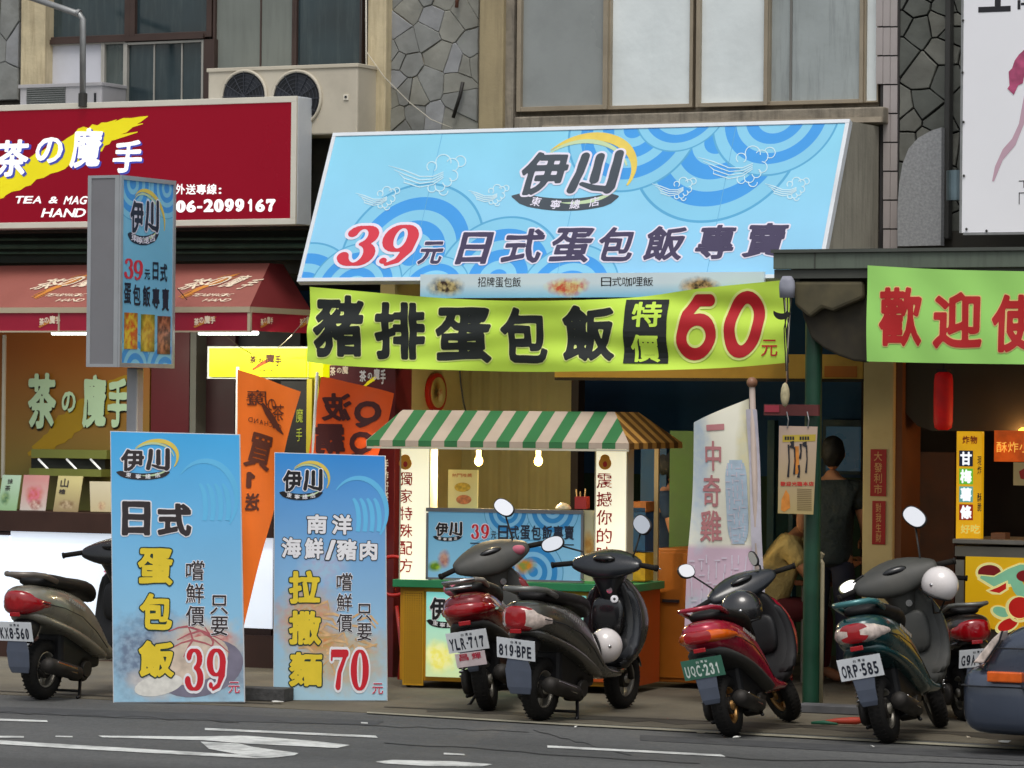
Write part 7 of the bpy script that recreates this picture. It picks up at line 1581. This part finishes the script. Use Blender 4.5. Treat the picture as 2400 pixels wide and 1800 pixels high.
mb = MB(); mb.box(xn + xof(2318, 1590), xn + xof(2400, 1590), y0_ - .022, CR_Y + .05, .425, .485); mb.map(lambda v: inv @ v); mb.build('side_marker', lenso, car, bev=.008)
mb = MB(); q = [(xn + .055, .525), (xn + .125, .525), (xn + .215, .66), (xn + .225, .715), (xn + .17, .665)]
mb.slab([(x, CR_Y + .0, z) for x, z in q], (0, .14, 0)); mb.map(lambda v: inv @ v); mb.build('headlamp', lensc, car, bev=.01)
mb = MB(); mb.tube([(xn + .13, CR_Y - .0, .53), (xn + .215, CR_Y + .0, .65), (xn + .235, CR_Y + .0, .715)], .006, 6); mb.tube([(xn + .2, CR_Y - .003, .615), (xn + .60, CR_Y - .003, .62), (xn + 1.2, CR_Y - .003, .62)], .004, 6); mb.map(lambda v: inv @ v); mb.build('shut_line', mat('gap_dark', (0, 0, 0)), car)
for x in (.85, 3.5):
    for y in (CR_Y + .12, CR_Y + 1.58):
        mb = MB(); mb.torus((xn + x, y, .29), (0, 1, 0), .22, .075, 32, 12, ry=.09); mb.map(lambda v: inv @ v); w = mb.build('wheel', rubber, car, smooth=True)
        mb = MB(); mb.cyl((xn + x, y - .085, .29), (xn + x, y + .05, .29), .165, 24); mb.map(lambda v: inv @ v); mb.build('rim', alloy, w, bev=.01)
carloft([(.30, .13, .30, .70), (1.0, .12, .30, .72), (3.6, .12, .30, .72), (4.1, .2, .3, .6)], 12, 5).build('underbody', blkpl, car, smooth=True)
# ------------------------------------------------------------------ people in the arcade
def skinmesh(name, pts, edges, rad, m, parent, lvl=2):
    me = bpy.data.meshes.new(name); me.from_pydata(pts, edges, []); o = bpy.data.objects.new(name, me); COL.objects.link(o); o.parent = parent
    sk = o.modifiers.new('skin', 'SKIN'); sk.use_smooth_shade = True
    for i, v in enumerate(me.skin_vertices[0].data): v.radius = (rad[i] if isinstance(rad[i], tuple) else (rad[i], rad[i])); v.use_root = (i == 0)
    ss = o.modifiers.new('subdivision', 'SUBSURF'); ss.levels = lvl; ss.render_levels = lvl; me.materials.append(m); return o
skinm = mat('skin', (176, 124, 92), .55, var=.06); hairm = mat('black_hair', (20, 17, 16), .6, var=.3, scale=40, bump=.4, bscale=150)
def person(label, mw, J, shirt, trousers, hair=True, sleeve=.55):
    """J: named joints in local space (x right, y forward, z up)"""
    root = empty('person', mw, label, 'person')
    names = ['pelvis', 'belly', 'chest', 'neck', 'head0', 'lsh', 'lel', 'lwr', 'rsh', 'rel', 'rwr', 'lhip', 'lkn', 'lan', 'lto', 'rhip', 'rkn', 'ran', 'rto']
    P = [J[n] for n in names]; I = {n: i for i, n in enumerate(names)}
    E_ = [('pelvis', 'belly'), ('belly', 'chest'), ('chest', 'neck'), ('neck', 'head0'), ('chest', 'lsh'), ('lsh', 'lel'), ('lel', 'lwr'), ('chest', 'rsh'), ('rsh', 'rel'), ('rel', 'rwr'), ('pelvis', 'lhip'), ('lhip', 'lkn'), ('lkn', 'lan'), ('lan', 'lto'), ('pelvis', 'rhip'), ('rhip', 'rkn'), ('rkn', 'ran'), ('ran', 'rto')]
    E = [(I[a], I[b]) for a, b in E_]; rad = [.13, .12, .145, .055, .05, .06, .042, .028, .06, .042, .028, .085, .055, .038, .035, .085, .055, .038, .035]
    P = [Vector(p) for p in P]
    for side_ in ('l', 'r'):        # hands: palm and five bent fingers
        w = Vector(J[side_ + 'wr']); e = Vector(J[side_ + 'el']); d_ = (w - e).normalized(); ac = d_.cross(Vector((0, 0, 1))).normalized() if abs(d_.z) < .9 else Vector((1, 0, 0)); cu = Vector((0, 0, -1)) if abs(d_.z) < .7 else Vector((0, 1, 0)) * 1.0
        palm = w + d_ * .07; P.append(palm); rad.append((.036, .022)); E.append((I[side_ + 'wr'], len(P) - 1)); pi_ = len(P) - 1
        for k, (off, ln) in enumerate(((-.03, .065), (-.01, .08), (.01, .075), (.03, .06))):
            a = palm + ac * off + d_ * .03; b = a + d_ * ln * .5 + cu * .01; c = b + d_ * ln * .35 + cu * .028
            P += [a, b, c]; rad += [.010, .009, .007]; n_ = len(P); E += [(pi_, n_ - 3), (n_ - 3, n_ - 2), (n_ - 2, n_ - 1)]
        a = w + ac * .035 + d_ * .035; b = a + ac * .02 + d_ * .035; P += [a, b]; rad += [.011, .008]; n_ = len(P); E += [(pi_, n_ - 2), (n_ - 2, n_ - 1)]
    body = skinmesh('body', [tuple(p) for p in P], E, rad, skinm, root)
    h0 = Vector(J['head0']); f = Vector(J.get('face', (0, 1, 0))).normalized(); hc = h0 + Vector((0, 0, .105)) + f * .015; rt_ = f.cross(Vector((0, 0, 1))).normalized()
    def hl(mb, c, r): 
        mb.ell((0, 0, 0), r, 20, 14)
    FM = Matrix((rt_.to_4d(), f.to_4d(), (0, 0, 1, 0), hc.to_4d())).transposed()
    for r in range(3): FM[3][r] = 0
    FM[3][3] = 1
    mb = MB(); mb.ell((0, 0, 0), (.076, .095, .118), 20, 14)
    def fc(v):
        if v.y > 0: v.x *= 1 - .12 * (v.z < -.03); 
        if v.z < -.03: v.x *= 1 + (v.z + .03) * 3; v.y = v.y * (1 + (v.z + .03) * 1.2)
        return FM @ v
    mb.map(fc); hd_ = mb.build('head', skinm, root, smooth=True, sub=1)
    mb = MB(); mb.loftx([(-.02, .085, .096, .012), (0, .085, .105, .012), (.03, .08, .092, .007)], 8, 2, axis='z'); 
    mb = MB(); mb.ell((0, .098, -.012), (.013, .017, .022), 10, 7); mb.ell((-.03, .086, .018), (.012, .008, .006), 8, 6, 1); mb.ell((.03, .086, .018), (.012, .008, .006), 8, 6, 1); mb.ell((0, .086, -.052), (.022, .009, .006), 10, 6, 2); mb.ell((-.078, -.004, 0), (.01, .018, .03), 8, 7); mb.ell((.078, -.004, 0), (.01, .018, .03), 8, 7)
    mb.map(lambda v: FM @ v); mb.build('face_features', [skinm, mat('eye_dark', (24, 18, 16), .3), mat('lip', (140, 70, 62), .5)], hd_, smooth=True)
    mb = MB(); R_ = []
    mb.ell((0, -.014, .018), (.087, .101, .117), 22, 16)
    mb.map(lambda v: FM @ (v * (1 + .10 * noise.noise(v * 26) + .05 * noise.noise(v * 70)) if not (v.y > .03 and v.z < .05) else Vector((v.x * .8, min(v.y, .03), v.z))))
    mb.build('hair', hairm, hd_, smooth=True, sub=1)
    def clothes(nm, keys, radk, m, ends=()):
        ii = {n: i for i, n in enumerate(keys)}; pts = [tuple(J[k]) for k in keys]
        ee = [(ii[a], ii[b]) for a, b in E_ if a in ii and b in ii]; rr = list(radk)
        for (a, b, t, r_) in ends:
            p = Vector(J[a]).lerp(Vector(J[b]), t); pts.append(tuple(p)); rr.append(r_); ee.append((ii[a], len(pts) - 1))
        return skinmesh(nm, pts, ee, rr, m, root)
    clothes('shirt', ['chest', 'pelvis', 'belly', 'lsh', 'rsh'], [.168, .168, .16, .082, .082], shirt, [('lsh', 'lel', sleeve, .068), ('rsh', 'rel', sleeve, .068), ('chest', 'neck', .75, .09), ('pelvis', 'belly', -.75, .165)])
    clothes('trousers', ['pelvis', 'lhip', 'lkn', 'lan', 'rhip', 'rkn', 'ran'], [.15, .105, .075, .058, .105, .075, .058], trousers, [('pelvis', 'belly', .5, .14)])
    return root
STJ = dict(pelvis=(0, 0, .95), belly=(0, 0, 1.12), chest=(0, 0, 1.34), neck=(0, .01, 1.48), head0=(0, .02, 1.54), lsh=(-.18, 0, 1.40), lel=(-.24, .06, 1.12), lwr=(-.17, .26, 1.06), rsh=(.18, 0, 1.40), rel=(.24, .05, 1.12), rwr=(.18, .25, 1.05),
    lhip=(-.09, 0, .90), lkn=(-.10, .02, .50), lan=(-.10, 0, .09), lto=(-.10, .14, .03), rhip=(.09, 0, .90), rkn=(.10, .02, .50), ran=(.10, 0, .09), rto=(.11, .14, .03), face=(-.15, 1, 0))
def place(px, py_head, Y, headz, ang):
    p = onY(px, py_head, Y); sc_ = (p.z) / headz; return Matrix.Translation((p.x, p.y, 0)) @ Matrix.Rotation(math.radians(ang), 4, 'Z') @ Matrix.Scale(1, 4)
shg = mat('shirt_dark_grey', (40, 50, 52), .85, var=.12, scale=6, bump=.9, bscale=9, bdist=.05); trk = mat('trousers_dark', (34, 38, 56), .85, var=.1); shy = mat('shirt_pale_yellow', (196, 172, 108), .85, var=.08, scale=6, bump=.9, bscale=9, bdist=.05)
person('standing person seen from behind in a dark grey shirt beside the hanging poster', place(1950, 1090, .5, 1.65, 8), STJ, shg, trk)
SJ = dict(pelvis=(0, 0, .50), belly=(0, .06, .66), chest=(0, .16, .87), neck=(0, .24, 1.0), head0=(0, .28, 1.05), lsh=(-.17, .17, .92), lel=(-.20, .34, .70), lwr=(-.10, .55, .80), rsh=(.17, .17, .92), rel=(.22, .33, .68), rwr=(.12, .56, .78),
    lhip=(-.09, .02, .48), lkn=(-.11, .42, .50), lan=(-.11, .40, .09), lto=(-.11, .54, .03), rhip=(.09, .02, .48), rkn=(.11, .42, .50), ran=(.11, .40, .09), rto=(.11, .54, .03), face=(0, 1, -.25))
p = onY(1786, 1400, .6)
person('seated person in a pale yellow shirt eating behind the green post', Matrix.Translation((p.x, p.y, 0)) @ Matrix.Rotation(math.radians(-62), 4, 'Z') @ Matrix.Scale(1.06, 4), SJ, shy, mat('trousers_red', (90, 24, 26), .85, var=.1))
# stool and table
T = Thing('stool', 'red plastic stool under the seated person in pale yellow', 'stool', 1812, 1560, .62)
b = Vector((p.x, p.y, 0)); inv = T.mw.inverted(); mb = MB(); mb.box(b.x - .16, b.x + .16, b.y - .16, b.y + .16, .40, .43)
mb.map(lambda v: inv @ v); mb.build('seat', mat('red_plastic', (0, 0, 0)), T.root, bev=.01)
for sx in (-1, 1):
    for sy in (-1, 1):
        mb = MB(); mb.tube([(b.x + sx * .13, b.y + sy * .13, .40), (b.x + sx * .16, b.y + sy * .16, .004)], .018, 8); mb.map(lambda v: inv @ v); mb.build('leg', mat('red_plastic', (0, 0, 0)), T.root)
q = b + Vector((.62, .25, 0)); T = Thing('dining_table', 'small wooden eating table in front of the seated person', 'table', 1880, 1560, .8); inv = T.mw.inverted()
mb = MB(); mb.box(q.x - .35, q.x + .35, q.y - .3, q.y + .3, .70, .735); mb.map(lambda v: inv @ v); mb.build('tabletop', mat('table_wood', (120, 66, 30), .5, var=.2, scale=6), T.root, bev=.005)
for sx in (-1, 1):
    for sy in (-1, 1): mb = MB(); mb.tube([(q.x + sx * .3, q.y + sy * .25, .7), (q.x + sx * .3, q.y + sy * .25, .004)], .016, 8); mb.map(lambda v: inv @ v); mb.build('leg', steel, T.root)
CKJ = dict(STJ); 
p = onY(1492, 1100, -.15)
person('person with dark hair bending behind the right pillar of the food cart', Matrix.Translation((p.x, .35, 0)) @ Matrix.Rotation(math.radians(-60), 4, 'Z') @ Matrix.Scale(.93, 4), STJ, mat('shirt_navy', (30, 50, 80), .85, var=.1), trk)
# ------------------------------------------------------------------ small things on the ground
def onground(name, label, cat, mb, m, px, py, rz=0, smooth=False, sub=0, bev=0):
    g = ground(px, py, .006); o = mb.build(name, m, None, smooth=smooth, sub=sub, bev=bev); o.location = (g.x, g.y, .006); o.rotation_euler = (0, 0, math.radians(rz)); return tag(o, label, cat)
onground('concrete_block', 'dark grey concrete kerb block lying between the two standing boards', 'block', MB().box(-.17, .17, -.08, .08, 0, .085), mat('dark_concrete', (70, 70, 70), .9, var=.3, scale=30, bump=.5), 622, 1641, 6, bev=.006)
def scrap(label, px, py, w, l, rz, c=(226, 226, 220)):
    R = random.Random(px * 3 + py); mb = MB(); pts = []
    for k in range(7): a = 2 * PI * k / 7; r_ = 1 + R.uniform(-.3, .3); pts.append((w * r_ * math.cos(a), l * r_ * math.sin(a), .004 + R.uniform(0, .012)))
    mb.slab(pts, (0, 0, .003)); onground('paper_scrap', label, 'litter', mb, mat('scrap_%d' % c[0], c, .8, var=.1), px, py, rz)
scrap('white paper strip at the foot of the right standing board', 652, 1649, .06, .03, -20)
scrap('pale crumpled leaf on the line beside the crimson scooter rear wheel', 1640, 1722, .028, .02, 10, (190, 180, 160)); scrap('small white scrap just under the crimson scooter rear wheel', 1727, 1732, .02, .015, 0)
scrap('tiny white speck on the road left of the teal scooter', 2045, 1753, .012, .01, 0); scrap('white crumpled paper under the nose of the car', 2353, 1742, .035, .025, 15)
scrap('tiny pale scrap between the teal scooter and the car', 2270, 1731, .014, .012, 0, (200, 190, 170)); scrap('small pale chip on the road before the dark red scooter', 1349, 1706, .01, .01, 0)
mb = MB(); mb.tube([(-.15, 0, .02), (-.05, .01, .025), (.07, 0, .03), (.14, .01, .035)], [.004, .018, .024, .010], 10)
onground('folded_umbrella', 'folded orange red umbrella lying between the crimson and teal scooters', 'umbrella', mb, mat('umbrella_orange', (170, 56, 34), .6, var=.2, scale=12), 1980, 1700, 20, smooth=True)
mb = MB(); mb.tube([(-.08, 0, .012), (.0, .02, .016), (.09, 0, .012)], [.008, .014, .006], 8)
onground('green_wrapper', 'dark green wrapper beside the folded orange umbrella', 'litter', mb, mat('wrapper_green', (24, 90, 66), .6, var=.2), 1930, 1700, 5, smooth=True)
mb = MB(); mb.box(-.35, .35, -.10, .10, 0, .05)
onground('timber_board', 'grey weathered plank lying behind the orange umbrella near the post', 'plank', mb, mat('weathered_wood', (86, 86, 88), .85, var=.25, scale=8), 1990, 1672, 0, bev=.004)
